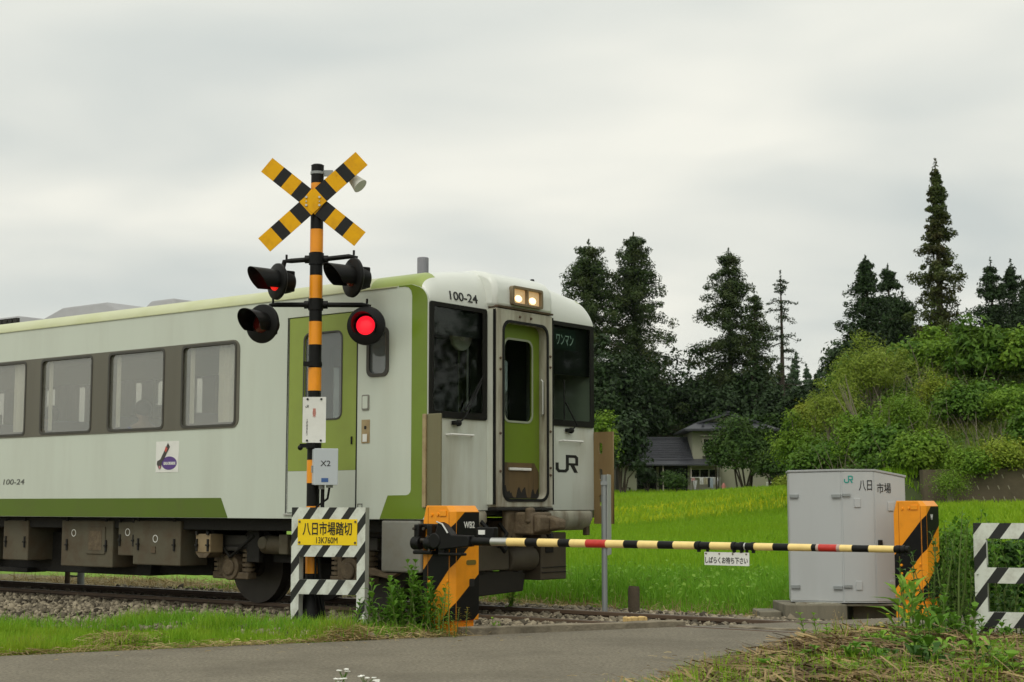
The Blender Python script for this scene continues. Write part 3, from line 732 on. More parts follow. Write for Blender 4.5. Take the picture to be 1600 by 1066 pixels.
M_HLR = mat('headlight_reflector', (0.75, 0.6, 0.4), 0.25, metal=0.3, var=0.25, scale=25, emit=(1.0, 0.58, 0.22), estr=0.30)
M_HLB = mat('headlight_bulb', (1, 0.9, 0.7), 0.3, var=0.0, emit=(1.0, 0.72, 0.40), estr=1.9)
for s in (-1, 1):
    y = 0.127 * s
    q = plate('headlight', [rr(y - 0.117, y + 0.117, 3.312, 3.468, 0.02)], 0.01, fr(0.115), M_HLR, train)
    b = MB(); b.sph((0.128, y - 0.005, 3.365), 0.05, 16, 8, sc_=(0.22, 1.25, 0.75)); b.build('bulb', M_HLB, q, smooth=80)
text('front_number', '100-24', -1.13, -0.675, 3.262, 3.355, lambda a, b_, c: (0.003 - NL * (1 - math.sqrt(1 - min(1, (b_ - 3.215) / 0.36) ** 2)) + c, a, b_), C_INK, train, bold=0.012)
jr_emblem('emblem', 0.715, 1.50, 0.435, fr(0.0), C_INK, train, kz=0.56)

# corner guard plates standing proud of the front
cg = MB(); cg.box(0.002, 0.185, -HW - 0.012, -HW + 0.012, 1.12, 2.06); cgo = cg.build('corner_guard', C_FIN, train, bevel=0.008)
b = MB(); b.box(-0.045, 0.0, -HW - 0.03, -HW - 0.005, 1.12, 2.06); b.build('flange', C_FLANGE, cgo, bevel=0.004)
cg2 = plate('corner_guard', [rect(0.004, 0.27, 0.93, 1.985)] + [rr(0.075, 0.125, z, z + 0.13, 0.024) for z in (1.13, 1.43, 1.73)], 0.024, lambda a, b_, c: (a, HW - 0.012 + c, b_), C_FIN2, train, label='rusty tan guard plate with three oval holes')
# lower front: rounded apron, coupler, jumper box, pilot
prof = [(0.0, 1.088), (0.015, 1.05), (0.02, 0.98), (-0.02, 0.90), (-0.10, 0.86), (-0.22, 0.86), (-0.22, 1.088)]
for y0, y1 in ((-1.40, -0.52), (0.6, 1.42)):
    b = MB(); b.prism(prof, y1 - y0, lambda a, z, c: (a, y0 + c, z)); b.build('front_apron', C_BEIGE, train, bevel=0.025, smooth=50)
b = MB(); b.box(-0.02, 0.13, -0.50, 0.50, 1.085, 1.117); b.build('gangway_step', C_DARK, train, bevel=0.008)
b = MB(); b.box(-0.5, 0.02, -0.11, 0.11, 0.80, 0.98)
cpo = b.build('coupler', C_CAST, train, bevel=0.02)
b = MB(); b.box(0.02, 0.10, -0.30, -0.02, 0.78, 1.10); b.box(0.02, 0.34, -0.17, 0.19, 0.83, 1.07); b.prism([(0.34, 0.86), (0.52, 0.89), (0.52, 0.99), (0.34, 1.04)], 0.16, lambda a, z, c: (a, 0.04 + c, z))
b.prism([(0.34, 0.84), (0.42, 0.87), (0.42, 1.03), (0.34, 1.05)], 0.20, lambda a, z, c: (a, -0.16 + c, z)); b.cyl((0.28, -0.13, 0.95), (0.28, -0.13, 1.12), 0.06, 0.05, 12)
b.build('coupler_head', C_CAST, cpo, bevel=0.025, smooth=40)
b = MB(); b.box(-0.35, -0.06, 0.52, 1.0, 0.32, 0.84); jb = b.build('jumper_box', mat('grime_box', (0.085, 0.07, 0.046), 0.7, var=0.2, dirt=(0.07, 0.05, 0.03), dirt_amt=0.6), train, bevel=0.012)
b = MB(); b.box(-0.061, -0.05, 0.60, 0.74, 0.62, 0.74); b.build('hatch', C_DARK, jb)
b = MB(); b.box(-0.061, -0.052, 0.53, 0.99, 0.455, 0.462); b.box(-0.061, -0.052, 0.53, 0.99, 0.40, 0.407); b.build('seam', C_DARK, jb)
b = MB(); b.cyl((-0.2, 0.02, 0.56), (-0.2, 0.50, 0.56), 0.14, 0.14, 16); b.box(-0.3, -0.1, -0.6, 0.0, 0.45, 0.72); b.build('air_tank', mat('grime_tank', (0.09, 0.076, 0.052), 0.65, var=0.25, dirt=(0.06, 0.045, 0.03), dirt_amt=0.7), train, bevel=0.015, smooth=40)
b = MB(); b.prism([(-0.95, 0.17), (0.30, 0.21), (0.34, 0.40), (0.05, 0.44), (-0.95, 0.44)], 0.04, lambda a, z, c: (-0.18 + c, a, z)); b.box(-0.4, -0.14, -0.5, -0.35, 0.4, 1.0); b.box(-0.4, -0.14, 0.2, 0.3, 0.4, 1.0); b.box(-0.22, -0.16, -0.48, -0.44, 0.02, 0.2); b.build('rail_guard', mat('pilot_black', (0.02, 0.017, 0.012), 0.7, var=0.3), train, bevel=0.01)
for s in (-1, 1):
    b = MB(); y = s * (HW - 0.03)
    b.box(*((-0.62, -0.09) if s < 0 else (-1.2, -0.62)), y - 0.03, y + 0.03, 0.465, 0.99); b.build('skirt_box', C_UGREY, train, bevel=0.02)
    b = MB(); b.box(-0.085, -0.02, y - s * 0.06 - 0.03, y - s * 0.06 + 0.03, 0.50 if s < 0 else 0.8, 0.99); b.build('corner_post', C_CAST, train, bevel=0.01)
    b = MB(); b.prism([(-0.62, 0.455), (-0.4, 0.455), (-0.52, 0.40), (-0.80, 0.44), (-0.80, 0.50)], 0.08, lambda a, z, c: (a, y - s * 0.06 + c * s, z)); b.build('step_bracket', C_CAST, train)
b = MB(); hoses = [(-0.75, -0.3, 0.72), (-0.62, -0.22, 0.66), (0.36, 0.5, 0.7)]
for ya, yb, z in hoses:
    b = MB(); b.tube([(0.0, ya, 0.98), (0.14, ya, 0.86), (0.16, (ya + yb) / 2, z), (0.1, yb, z + 0.12), (0.0, yb, 0.95)], 0.022, 8); b.build('air_hose', C_RUB, train, smooth=60)

# underframe
b = MB(); b.box(XB + 0.1, -0.3, -1.30, 1.30, 0.86, 0.995); b.box(XB + 0.1, -4.3, -0.75, 0.75, 0.30, 0.87); b.box(-8.4, -4.9, -0.95, 0.95, 0.285, 0.8); b.box(-4.9, -3.95, -0.8, 0.8, 0.31, 0.6); b.box(XB + 1, -7.2, -1.1, -0.8, 0.27, 0.33)
b.build('underframe', C_DARK, train, bevel=0.01)
YU = -1.325
def ubox(x0, x1, z0, z1, doors=(), dx=0.5, m=None, seal=None):
    b = MB(); b.box(x0, x1, YU, YU + dx, z0, z1); o = b.build('equipment_box', m or C_UBOX, train, bevel=0.012)
    for t in (0.12, 0.88):
        b = MB()
        xx = x0 + (x1 - x0) * t
        b.box(xx - 0.018, xx + 0.018, YU - 0.02, YU - 0.001, z1 - 0.01, z1 + 0.03)
        b.build('bracket', C_DARK, o); b = MB()
        b.box(xx - 0.012, xx + 0.012, YU - 0.016, YU - 0.001, (z0 + z1) / 2 - 0.09, (z0 + z1) / 2 + 0.05)
        b.box(xx - 0.02, xx + 0.02, YU - 0.03, YU - 0.001, (z0 + z1) / 2 - 0.03, (z0 + z1) / 2 - 0.01)
        b.build('latch', C_DARK, o)
    for (a0, a1, c0, c1) in doors:
        plate('hatch', [rect(a0, a1, c0, c1)], 0.012, lambda a, z, c: (a, YU - 0.001 - c, z), m or C_UBOX, o, bevel=0.003)
        plate('hatch_recess', [rect(a0 + 0.05, a1 - 0.06, c0 + 0.045, c1 - 0.05)], 0.003, lambda a, z, c: (a, YU - 0.0135 - c, z), C_CAST, o)
    if seal:
        cxx, czz = seal
        plate('round_mark', [[(cxx + 0.045 * math.cos(t), czz + 0.045 * math.sin(t)) for t in np.linspace(0, 6.283, 24, endpoint=False)], [(cxx + 0.036 * math.cos(t), czz + 0.036 * math.sin(t)) for t in np.linspace(0, 6.283, 24, endpoint=False)]], 0.002, lambda a, z, c: (a, YU - 0.001 - c, z), C_PLATEW, o)
    return o
ubox(-7.42, -6.88, 0.44, 0.95)
ubox(-6.18, -5.16, 0.39, 0.955, doors=[(-5.66, -5.30, 0.55, 0.88)], seal=(-5.93, 0.80))
ubox(-5.06, -4.72, 0.54, 0.945, seal=(-4.88, 0.82))
ubox(-4.76, -3.90, 0.44, 0.962, dx=0.42, seal=(-4.35, 0.75)).location.y = -0.012
o = ubox(-3.65, -3.40, 0.60, 0.815, m=mat('tan_junction_box', (0.27, 0.2, 0.11), 0.65, var=0.15, dirt=(0.12, 0.07, 0.03), dirt_amt=0.6), dx=0.2)
b = MB(); b.prism([(-3.65, 0.60), (-3.40, 0.60), (-3.47, 0.545), (-3.58, 0.545)], 0.2, lambda a, z, c: (a, YU + c, z)); b.build('funnel', C_CAST, o)
b = MB(); b.box(-4.42, -4.34, YU - 0.022, YU - 0.013, 0.58, 0.66); b.build('latch', C_CAST, train)
ubox(-9.3, -7.9, 0.42, 0.95)
ubox(-10.6, -9.5, 0.5, 0.95)
# bogies
def bogie(xc):
    bg = bpy.data.objects.new('bogie', None); COL.objects.link(bg); bg.parent = train
    for dx in (-0.95, 0.95):
        b = MB()
        for s in (-1, 1):
            y = s * 0.565
            b.cyl((xc + dx, y - 0.07, 0.435), (xc + dx, y + 0.065, 0.435), 0.43, 0.43, 40)
            b.cyl((xc + dx, y - s * 0.07, 0.435), (xc + dx, y - s * 0.095, 0.435), 0.455, 0.455, 40)
            b.cyl((xc + dx, y + s * 0.065, 0.435), (xc + dx, y + s * 0.14, 0.435), 0.12, 0.1, 20)
        b.cyl((xc + dx, -1.0, 0.435), (xc + dx, 1.0, 0.435), 0.08, 0.08, 14)
        b.build('wheelset', C_WHEEL, bg, smooth=40)
        for s in (-1, 1):
            y = s * 0.99
            b = MB(); b.cyl((xc + dx, y - 0.09, 0.435), (xc + dx, y + 0.09, 0.435), 0.15, 0.15, 20); b.cyl((xc + dx, y + s * 0.09, 0.435), (xc + dx, y + s * 0.115, 0.435), 0.10, 0.09, 20)
            b.box(xc + dx - 0.30, xc + dx + 0.30, y - 0.07, y + 0.07, 0.30, 0.38)
            b.box(xc + dx - 0.17, xc + dx - 0.11, y - 0.09, y + 0.1, 0.34, 0.6)
            b.build('axle_box', C_CAST, bg, bevel=0.012, smooth=40)
            for q in (-0.24, 0.24):
                b = MB()
                for k in range(5): b.cyl((xc + dx + q, y, 0.39 + k * 0.055), (xc + dx + q, y, 0.425 + k * 0.055), 0.075, 0.075, 16)
                b.cyl((xc + dx + q, y, 0.38), (xc + dx + q, y, 0.68), 0.045, 0.045, 10)
                b.build('spring', C_CAST, bg, smooth=40)
    for s in (-1, 1):
        y = s * 0.99
        b = MB(); b.prism([(-1.35, 0.66), (1.35, 0.66), (1.35, 0.80), (0.7, 0.80), (0.45, 0.62), (-0.45, 0.62), (-0.7, 0.80), (-1.35, 0.80)], 0.14, lambda a, z, c: (xc + a, y - 0.07 + c, z))
        b.box(xc - 1.2, xc - 0.75, y - 0.1, y + 0.1, 0.62, 0.67)
        b.build('bogie_frame', mat('bogie_grey_black', (0.055, 0.05, 0.042), 0.65, var=0.25), bg, bevel=0.015)
        b = MB(); b.cyl((xc - 0.36, y + s * 0.08, 0.70), (xc + 0.36, y + s * 0.08, 0.70), 0.105, 0.105, 18); b.cyl((xc - 0.30, y + s * 0.19, 0.72), (xc - 0.30, y + s * 0.10, 0.72), 0.075, 0.075, 14); b.box(xc + 0.0, xc + 0.14, y + s * 0.10, y + s * 0.22, 0.60, 0.82)
        b.build('air_spring_tank', C_UBOX, bg, bevel=0.012, smooth=40)
        b = MB(); b.box(xc - 0.62, xc - 0.42, y - 0.05, y + s * 0.12, 0.5, 0.86); b.tube([(xc - 1.3, y + s * 0.09, 0.9), (xc - 0.9, y + s * 0.12, 0.55), (xc - 0.5, y + s * 0.12, 0.8)], 0.02, 8); b.build('damper', C_DARK, bg, bevel=0.008)
    b = MB(); b.box(xc - 0.35, xc + 0.35, -0.95, 0.95, 0.5, 0.74); b.box(xc - 0.6, xc + 0.6, -0.35, 0.35, 0.3, 0.6); b.build('bolster', C_DARK, bg)
bogie(-2.4); bogie(-13.2)

# roof equipment
def roofbox(name, x0, x1, y0, y1, z0, z1, m, ch=0.25, zf=None):
    b = MB()
    V = [(x0, y0, z0), (x1, y0, z0), (x1, y1, z0), (x0, y1, z0), (x0 + ch, y0 + 0.12, z1), (x1 - ch, y0 + 0.12, z1), (x1 - ch, y1 - 0.12, z1), (x0 + ch, y1 - 0.12, z1)]
    b.add(V, [(3, 2, 1, 0), (4, 5, 6, 7), (0, 1, 5, 4), (1, 2, 6, 5), (2, 3, 7, 6), (3, 0, 4, 7)])
    return b.build(name, m, train, bevel=0.03)
roofbox('roof_cooler', -8.15, -5.72, -0.66, 0.66, 3.55, 3.825, C_GREYM, 0.75)
gr = roofbox('roof_cooler', -11.2, -8.2, -0.68, 0.68, 3.55, 3.79, C_GREYM, 0.2)
b = MB()
for k in range(6): b.box(-8.95 + k * 0.12, -8.86 + k * 0.12, -0.67, -0.62, 3.63, 3.74)
b.build('vent_grille', C_DARK, gr)
roofbox('roof_vent', -5.70, -4.92, -0.66, 0.66, 3.55, 3.765, C_GREYM, 0.17)
b = MB(); b.cyl((-1.29, -0.08, 3.55), (-1.29, -0.08, 3.965), 0.066, 0.066, 20); b.cyl((-1.29, -0.08, 3.55), (-1.29, -0.08, 3.72), 0.085, 0.085, 20); b.build('exhaust_stack', mat('exhaust_grey', (0.22, 0.22, 0.24), 0.5, var=0.15, metal=0.3), train, bevel=0.01, smooth=40)
b = MB(); b.cyl((-0.25, 0.62, 3.55), (-0.25, 0.62, 3.68), 0.018, 0.012, 8); b.cyl((-0.25, 0.62, 3.67), (-0.25, 0.62, 3.70), 0.03, 0.02, 8); b.build('antenna', C_RUB, train)

# interior
b = MB(); b.box(XB + 0.05, -0.08, -1.42, 1.42, 1.04, 1.10); b.build('floor', C_INTD, train)
b = MB(); b.box(XB + 0.05, -0.35, -1.42, 1.42, 3.30, 3.34); b.build('ceiling', C_INT, train)
plate('end_wall', [rect(-1.42, 1.42, 1.10, 3.30)], 0.04, fr(XB + 0.02), C_WHITE, train)
plate('partition', [rect(-1.42, 1.42, 1.10, 3.29), rr(-1.05, -0.56, 2.05, 2.85, 0.04), rr(-0.36, 0.36, 1.12, 3.0, 0.04), rr(0.6, 1.1, 2.05, 2.85, 0.04)], 0.04, fr(-0.98), C_INTD, train)
plate('partition', [rect(-1.42, 1.42, 1.10, 3.29), rr(-0.4, 0.4, 1.12, 3.0, 0.04)], 0.04, fr(-2.45), C_INTD, train)
sm = []
for k in range(8):
    x = -3.75 - k * PITCHW
    for y in (-1.0, 1.0):
        b = MB(); b.box(-0.36, 0.36, -0.36, 0.36, 0.36, 0.46); b.box(-0.06, 0.06, -0.36, 0.36, 0.46, 1.12); b.box(-0.2, 0.2, -0.3, 0.3, 0.0, 0.36)
        so = b.build('seat', C_SEAT, train, bevel=0.03); so.location = (x, y, 1.10)
def curtain(x0, x1, y, folds, z0=2.085, z1=3.0):
    n = folds * 6; V = []; F = []
    for i in range(n + 1):
        x = x0 + (x1 - x0) * i / n; yy = y + 0.018 * math.sin(i / n * folds * 2 * math.pi) + 0.006 * math.sin(i * 1.3)
        V += [(x, yy, z0), (x, yy, z1)]
    for i in range(n): F.append((2 * i, 2 * i + 2, 2 * i + 3, 2 * i + 1))
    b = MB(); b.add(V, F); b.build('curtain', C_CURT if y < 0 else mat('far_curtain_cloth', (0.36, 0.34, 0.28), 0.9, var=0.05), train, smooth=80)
curtain(-3.24, -2.90, -1.385, 5)
curtain(-7.20, -6.90, -1.385, 6)
for a, b_ in panes:
    curtain(a + 0.02, a + 0.10, -1.385, 2)
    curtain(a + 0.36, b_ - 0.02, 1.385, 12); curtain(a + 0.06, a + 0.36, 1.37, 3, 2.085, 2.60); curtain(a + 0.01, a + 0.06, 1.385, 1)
for a, b_ in panes: curtain(b_ - 0.06, b_ - 0.02, -1.39, 1)

# passengers: seated people seen through the windows
M_SKIN = mat('skin', (0.42, 0.27, 0.19), 0.55, var=0.06); M_HAIR = mat('black_hair', (0.012, 0.011, 0.01), 0.45, var=0.3)
def skin_chain(name, pts, edges, radii, m, parent, lv=2):
    me = bpy.data.meshes.new(name); me.from_pydata(pts, edges, [])
    o = link(name, me, m, parent)
    o.modifiers.new('skin', 'SKIN'); sb = o.modifiers.new('sub', 'SUBSURF'); sb.levels = lv; sb.render_levels = lv
    for i, r in enumerate(radii): me.skin_vertices[0].data[i].radius = r if isinstance(r, tuple) else (r, r)
    me.skin_vertices[0].data[0].use_root = True
    return o
def seated(label, x, y, rz, shirt, trousers):
    w = train.matrix_basis if False else None
    loc = trk(-10.03 + x, TRK + y, 1.56)
    p = thing('person', label, 'person', loc, RZ + rz)
    pts = [(0, 0, 0.10), (0, 0, 0.30), (0, 0, 0.50), (0.01, 0, 0.60), (0.02, 0, 0.72), (0.03, 0, 0.80),
           (0, 0.19, 0.50), (0.03, 0.23, 0.24), (0.24, 0.18, 0.14), (0, -0.19, 0.50), (0.03, -0.23, 0.24), (0.24, -0.18, 0.14),
           (0.10, 0.10, 0.08), (0.44, 0.11, 0.08), (0.46, 0.11, -0.38), (0.58, 0.11, -0.41), (0.10, -0.10, 0.08), (0.44, -0.11, 0.08), (0.46, -0.11, -0.38), (0.58, -0.11, -0.41),
           (0.31, 0.16, 0.13), (0.31, -0.16, 0.13)]
    E = [(0, 1), (1, 2), (2, 3), (3, 4), (4, 5), (2, 6), (6, 7), (7, 8), (8, 20), (2, 9), (9, 10), (10, 11), (11, 21), (0, 12), (12, 13), (13, 14), (14, 15), (0, 16), (16, 17), (17, 18), (18, 19)]
    rad = [(0.15, 0.12), (0.14, 0.11), (0.15, 0.11), 0.055, 0.09, 0.08, 0.065, 0.045, 0.035, 0.065, 0.045, 0.035, 0.085, 0.065, 0.045, 0.035, 0.085, 0.065, 0.045, 0.035, 0.035, 0.035]
    skin_chain('body', pts, E, rad, M_SKIN, p)
    skin_chain('shirt', [pts[0], pts[1], (0, 0, 0.49), (0, 0.19, 0.49), (0.03, 0.23, 0.30), (0, -0.19, 0.49), (0.03, -0.23, 0.30)], [(0, 1), (1, 2), (2, 3), (3, 4), (2, 5), (5, 6)], [(0.175, 0.145), (0.165, 0.13), (0.17, 0.13), 0.085, 0.07, 0.085, 0.07], shirt, p)
    skin_chain('trousers', [pts[0], pts[12], pts[13], (0.46, 0.11, -0.33), pts[16], pts[17], (0.46, -0.11, -0.33)], [(0, 1), (1, 2), (2, 3), (0, 4), (4, 5), (5, 6)], [(0.17, 0.14), 0.1, 0.08, 0.06, 0.1, 0.08, 0.06], trousers, p)
    b = MB(); b.sph((0.005, 0, 0.775), 0.112, 16, 10, sc_=(1.0, 0.92, 1.0)); b.build('hair', M_HAIR, p, smooth=80)
    b = MB(); b.box(0.118, 0.145, -0.012, 0.012, 0.70, 0.735); b.build('nose', M_SKIN, p, bevel=0.006)
    b = MB(); [b.sph((0.11, s * 0.035, 0.745), 0.012, 8, 6) for s in (-1, 1)]; b.build('eyes', C_INK, p)
M_NAVY = mat('navy_trousers', (0.02, 0.025, 0.045), 0.8)
seated('seated passenger in a royal blue shirt behind the third window from the front', -5.05, -1.0, math.pi, mat('royal_blue_shirt', (0.06, 0.09, 0.42), 0.8), M_NAVY)
seated('seated passenger in a pale grey shirt across the aisle from the blue shirt', -7.7, 0.95, 0.0, mat('pale_grey_shirt', (0.42, 0.42, 0.4), 0.8), M_NAVY)
seated('seated passenger in a light blue shirt behind the second window from the left', -6.92, -1.0, math.pi, mat('light_blue_shirt', (0.34, 0.45, 0.62), 0.8), M_NAVY)
# ------------------------------------------------------------------ crossing signal
PX, PY = -2.02, 15.5
sig = thing('crossing_signal', 'level crossing signal post with striped crossbuck and four hooded lamps', 'crossing signal', (PX, PY, 0))
def zy(y, Y=PY): return pos(495, y, Y).z
b = MB(); b.cyl((0, 0, -0.05), (0, 0, zy(259)), 0.066, 0.066, 28); b.cyl((0, 0, zy(259)), (0, 0, zy(259) + 0.012), 0.069, 0.05, 28)
b.build('post', C_BLACK, sig, smooth=40)
for k in range(-1, 8):
    b = MB()
    y0 = 359 + 72 * k
    z1, z0 = zy(y0), zy(y0 + 36)
    if k == 7: z1, z0 = zy(862), zy(896)
    b.cyl((0, 0, z0), (0, 0, z1), 0.0678, 0.0678, 28)
    b.build('orange_band', C_ORANGE, sig, smooth=40)
def lp(px, py, dy=0.0):
    p = pos(px, py, PY + dy); return Vector((p.x - PX, dy, p.z))
cc = lp(491, 318)
def board(name, ang, L, yb, mid):
    d = Vector((math.cos(ang), 0, math.sin(ang))); n = Vector((-math.sin(ang), 0, math.cos(ang)))
    cuts = [0.0, 0.16, 0.36, 0.575, 0.745, 1.0]; b = MB()
    for s in (-1, 1):
        for i in range(1 if not mid else 0, 5):
            a0, a1 = s * cuts[i] * L, s * cuts[i + 1] * L
            w = 0.0925
            V = [cc + d * a + n * q + Vector((0, yb + e, 0)) for e in (0, 0.012) for a, q in ((a0, -w), (a1, -w), (a1, w), (a0, w))]
            b.add(V, [(0, 1, 2, 3), (7, 6, 5, 4), (0, 4, 5, 1), (1, 5, 6, 2), (2, 6, 7, 3), (3, 7, 4, 0)], 1 if i in (1, 3) else 0)
    return b.build(name, [C_CROSSY, C_CROSSK], sig)
board('crossbuck_board', R_(42.4), 0.672, -0.100, True)
board('crossbuck_board', R_(180 - 38.7), 0.622, -0.086, True)
b = MB()
V = [cc + Vector((x, y, z)) for y in (-0.104, -0.101) for x, z in ((0, -0.125), (0.135, 0.0), (0, 0.125), (-0.135, 0.0))]
b.add(V, [(0, 1, 2, 3), (7, 6, 5, 4), (0, 4, 5, 1), (1, 5, 6, 2), (2, 6, 7, 3), (3, 7, 4, 0)])
cp = b.build('centre_plate', C_CROSSY, sig)
b = MB()
for x in (-0.068, 0.068):
    for z in (-0.04, 0.0, 0.045): b.cyl(cc + Vector((x, -0.104, z)), cc + Vector((x, -0.116, z)), 0.014 if z else 0.008, 0.012 if z else 0.007, 10)
b.build('bolt', C_STEEL, cp)
b = MB(); b.box(cc.x - 0.05, cc.x + 0.06, -0.072, -0.04, cc.z - 0.1, cc.z + 0.1); b.build('bracket', C_BLACK, sig)
# loudspeaker on its bracket, behind the crossbuck
ct = lp(497, 271)
b = MB(); b.cyl((0, 0, ct.z - 0.014), (0, 0, ct.z + 0.014), 0.074, 0.074, 24); b.box(0.03, 0.16, -0.02, 0.02, ct.z - 0.03, ct.z + 0.03); b.tube([(0.1, 0, ct.z), (0.25, 0.03, ct.z - 0.02), (0.33, 0.05, ct.z - 0.03)], 0.02, 8)
b.build('speaker_bracket', C_GALV, sig, smooth=40)
b = MB(); s0 = lp(540, 268, 0.06); s1 = lp(562, 290, 0.0)
b.tube([s0, s0.lerp(s1, 0.35), s1, s1 + (s1 - s0).normalized() * 0.012], [0.028, 0.045, 0.078, 0.082], 20); b.build('loudspeaker', mat('speaker_cream', (0.5, 0.5, 0.44), 0.5), sig, smooth=40)

M_LENS = mat('red_lens_dark', (0.10, 0.008, 0.006), 0.12, var=0.3, coat=0.5)
M_LIT = mat('red_lens_lit', (0.7, 0.02, 0.02), 0.3, var=0.1, scale=60, emit=(1.0, 0.012, 0.03), estr=1.1)
M_LIT2 = mat('red_lens_lit_dim', (0.6, 0.02, 0.015), 0.3, var=0.1, scale=60, emit=(1.0, 0.015, 0.01), estr=0.75)
def lamp(px, py, yaw, lit, r, dy, hood_len):
    c = lp(px, py, dy)
    M = Matrix.Translation(c) @ Matrix.Rotation(-R_(yaw), 4, 'Z')          # local -y is the way the lamp faces
    lo = bpy.data.objects.new('signal_lamp', None); COL.objects.link(lo); lo.parent = sig; lo.matrix_local = M
    b = MB(); b.tube([(0, 0.03, 0), (0, 0.012, 0), (0, -0.012, 0), (0, -0.022, 0)], [r * 0.9, r, r * 0.985, r * 0.90], 40)
    b.build('backboard', C_BLACK, lo, smooth=35)
    b = MB(); b.tube([(0, 0.03, 0), (0, 0.10, 0), (0, 0.17, 0), (0, 0.185, 0)], [0.125, 0.12, 0.10, 0.06], 24); b.box(-0.075, 0.075, 0.03, 0.17, -0.10, 0.115); b.build('housing', C_BLACK, lo, bevel=0.012, smooth=40)
    b = MB(); b.sph((0, -0.022, 0), 0.098, 28, 14, sc_=(1, 0.35, 1)); b.build('lens', lit, lo, smooth=80)
    n = 26; V = []; F = []
    for k in range(n + 1):
        t = R_(-38 + 256 * k / n)
        ln = hood_len * (0.30 + 0.70 * (0.5 + 0.5 * math.sin(t)) ** 0.8)
        for rr_, yy in ((0.122, -0.02), (0.126, -0.02 - ln * 0.5), (0.128, -0.02 - ln)):
            for th in (0, -0.004): V.append(((rr_ + th) * math.cos(t), yy, (rr_ + th) * math.sin(t)))
    for k in range(n):
        a = 6 * k; q = a + 6
        F += [(a, a + 2, q + 2, q), (a + 2, a + 4, q + 4, q + 2), (a + 1, q + 1, q + 3, a + 3), (a + 3, q + 3, q + 5, a + 5), (a + 4, a + 5, q + 5, q + 4)]
    F += [(0, 1, 3, 2), (2, 3, 5, 4)]; e = 6 * n; F += [(e, e + 2, e + 3, e + 1), (e + 2, e + 4, e + 5, e + 3)]
    b = MB(); b.add(V, F); b.build('hood', C_BLACK, lo, smooth=50)
    return c
l1 = lamp(433, 440, 52, M_LIT2, 0.190, -0.06, 0.30)
l2 = lamp(551, 434, 54, M_LENS, 0.205, -0.10, 0.30)
l3 = lamp(410, 506, 27, M_LENS, 0.203, 0.02, 0.30)
l4 = lamp(572, 509, 8, M_LIT, 0.202, -0.06, 0.17)
for (pa, pb, c0, c1) in (((447, 408), (553, 402), l1, l2), ((424, 475), (573, 477), l3, l4)):
    a = lp(*pa); d = lp(*pb); b = MB()
    a.y, d.y = c0.y + 0.09, c1.y + 0.09
    b.tube([c0 + Vector((0.03, 0.09, 0.10)), a + Vector((-0.02, 0, 0)), a + Vector((0.05, 0, 0.006)), Vector((-0.06, 0.02, (a.z + d.z) / 2))], 0.026, 12)
    b.tube([Vector((0.06, 0.02, (a.z + d.z) / 2)), d + Vector((-0.05, 0, 0.006)), d + Vector((0.02, 0, 0)), c1 + Vector((-0.01, 0.09, 0.10))], 0.026, 12)
    b.cyl((0, 0, (a.z + d.z) / 2 - 0.06), (0, 0, (a.z + d.z) / 2 + 0.06), 0.078, 0.078, 24); b.tube([(-0.12, 0.02, (a.z + d.z) / 2), (0.12, 0.02, (a.z + d.z) / 2)], 0.042, 12)
    for q in (a, d): b.cyl(q + Vector((0, 0, 0.02)), q + Vector((0, 0, 0.07)), 0.012, 0.012, 8)
    b.build('lamp_arm', C_BLACK, sig, smooth=40)
# notice plate, clamp, box, cable, foot
c = lp(493, 657); b = MB()
nfn = lambda a, z, q: (c.x + a, -0.10 - q, c.z + z)
npl = plate('notice_plate', [rr(-0.118, 0.118, -0.232, 0.232, 0.006)], 0.004, nfn, C_PLATEW, sig)
nf2 = lambda a, z, q: (c.x + a, -0.104 - q, c.z + z)
M_FAINT = mat('faded_lettering', (0.52, 0.51, 0.48), 0.5, var=0.1); M_FAINTR = mat('faded_red_lettering', (0.50, 0.16, 0.12), 0.5, var=0.1)
text('red_lettering', '異常', -0.018, 0.018, 0.025, 0.115, nf2, M_FAINTR, npl, vertical=True, bold=0.02, th=0.002)
jr_emblem('emblem', -0.092, 0.122, 0.034, nf2, C_INKG, npl)
text('black_lettering', 'ふみきり', -0.082, -0.062, -0.16, 0.01, nf2, C_INKG, npl, vertical=True, bold=0.02, th=0.002)
b = MB()
for a in (-0.07, 0.07):
    for z in (-0.21, 0.21): b.cyl((c.x + a, -0.104, c.z + z), (c.x + a, -0.112, c.z + z), 0.011, 0.011, 10)
b.build('bolt', C_INK, npl)
zc = zy(697); b = MB(); b.cyl((0, 0, zc - 0.03), (0, 0, zc + 0.03), 0.078, 0.078, 24); b.box(-0.13, 0.02, -0.10, -0.06, zc - 0.02, zc + 0.02); b.sph((-0.125, -0.09, zc - 0.02), 0.028, 10, 6)
b.build('clamp', C_BLACK, sig, smooth=40); b = MB(); b.cyl((0, 0, zy(566)), (0, 0, zy(573)), 0.076, 0.076, 24); b.box(-0.11, 0.0, -0.08, -0.04, zy(573), zy(566)); b.build('clamp', C_BLACK, sig, smooth=40)
bc = lp(511, 730)
bo = bpy.data.objects.new('control_box', None); COL.objects.link(bo); bo.parent = sig; bo.location = (bc.x, -0.15, bc.z); bo.rotation_euler = (0, 0, R_(14))
b = MB(); b.box(-0.122, 0.118, -0.04, 0.10, -0.182, 0.178); b.build('case', C_BOXS, bo, bevel=0.008)
b = MB(); b.box(-0.117, 0.122, -0.058, -0.0405, -0.186, 0.182); b.build('lid', C_BOXS, bo, bevel=0.006)
bfn = lambda a, z, q: (a, -0.0585 - q, z)
text('lettering', 'X2', -0.055, 0.045, 0.005, 0.06, bfn, C_INK, bo, bold=0.0, th=0.002)
plate('blue_label', [rect(-0.045, 0.025, -0.155, -0.115)], 0.002, bfn, C_BLUE, bo)
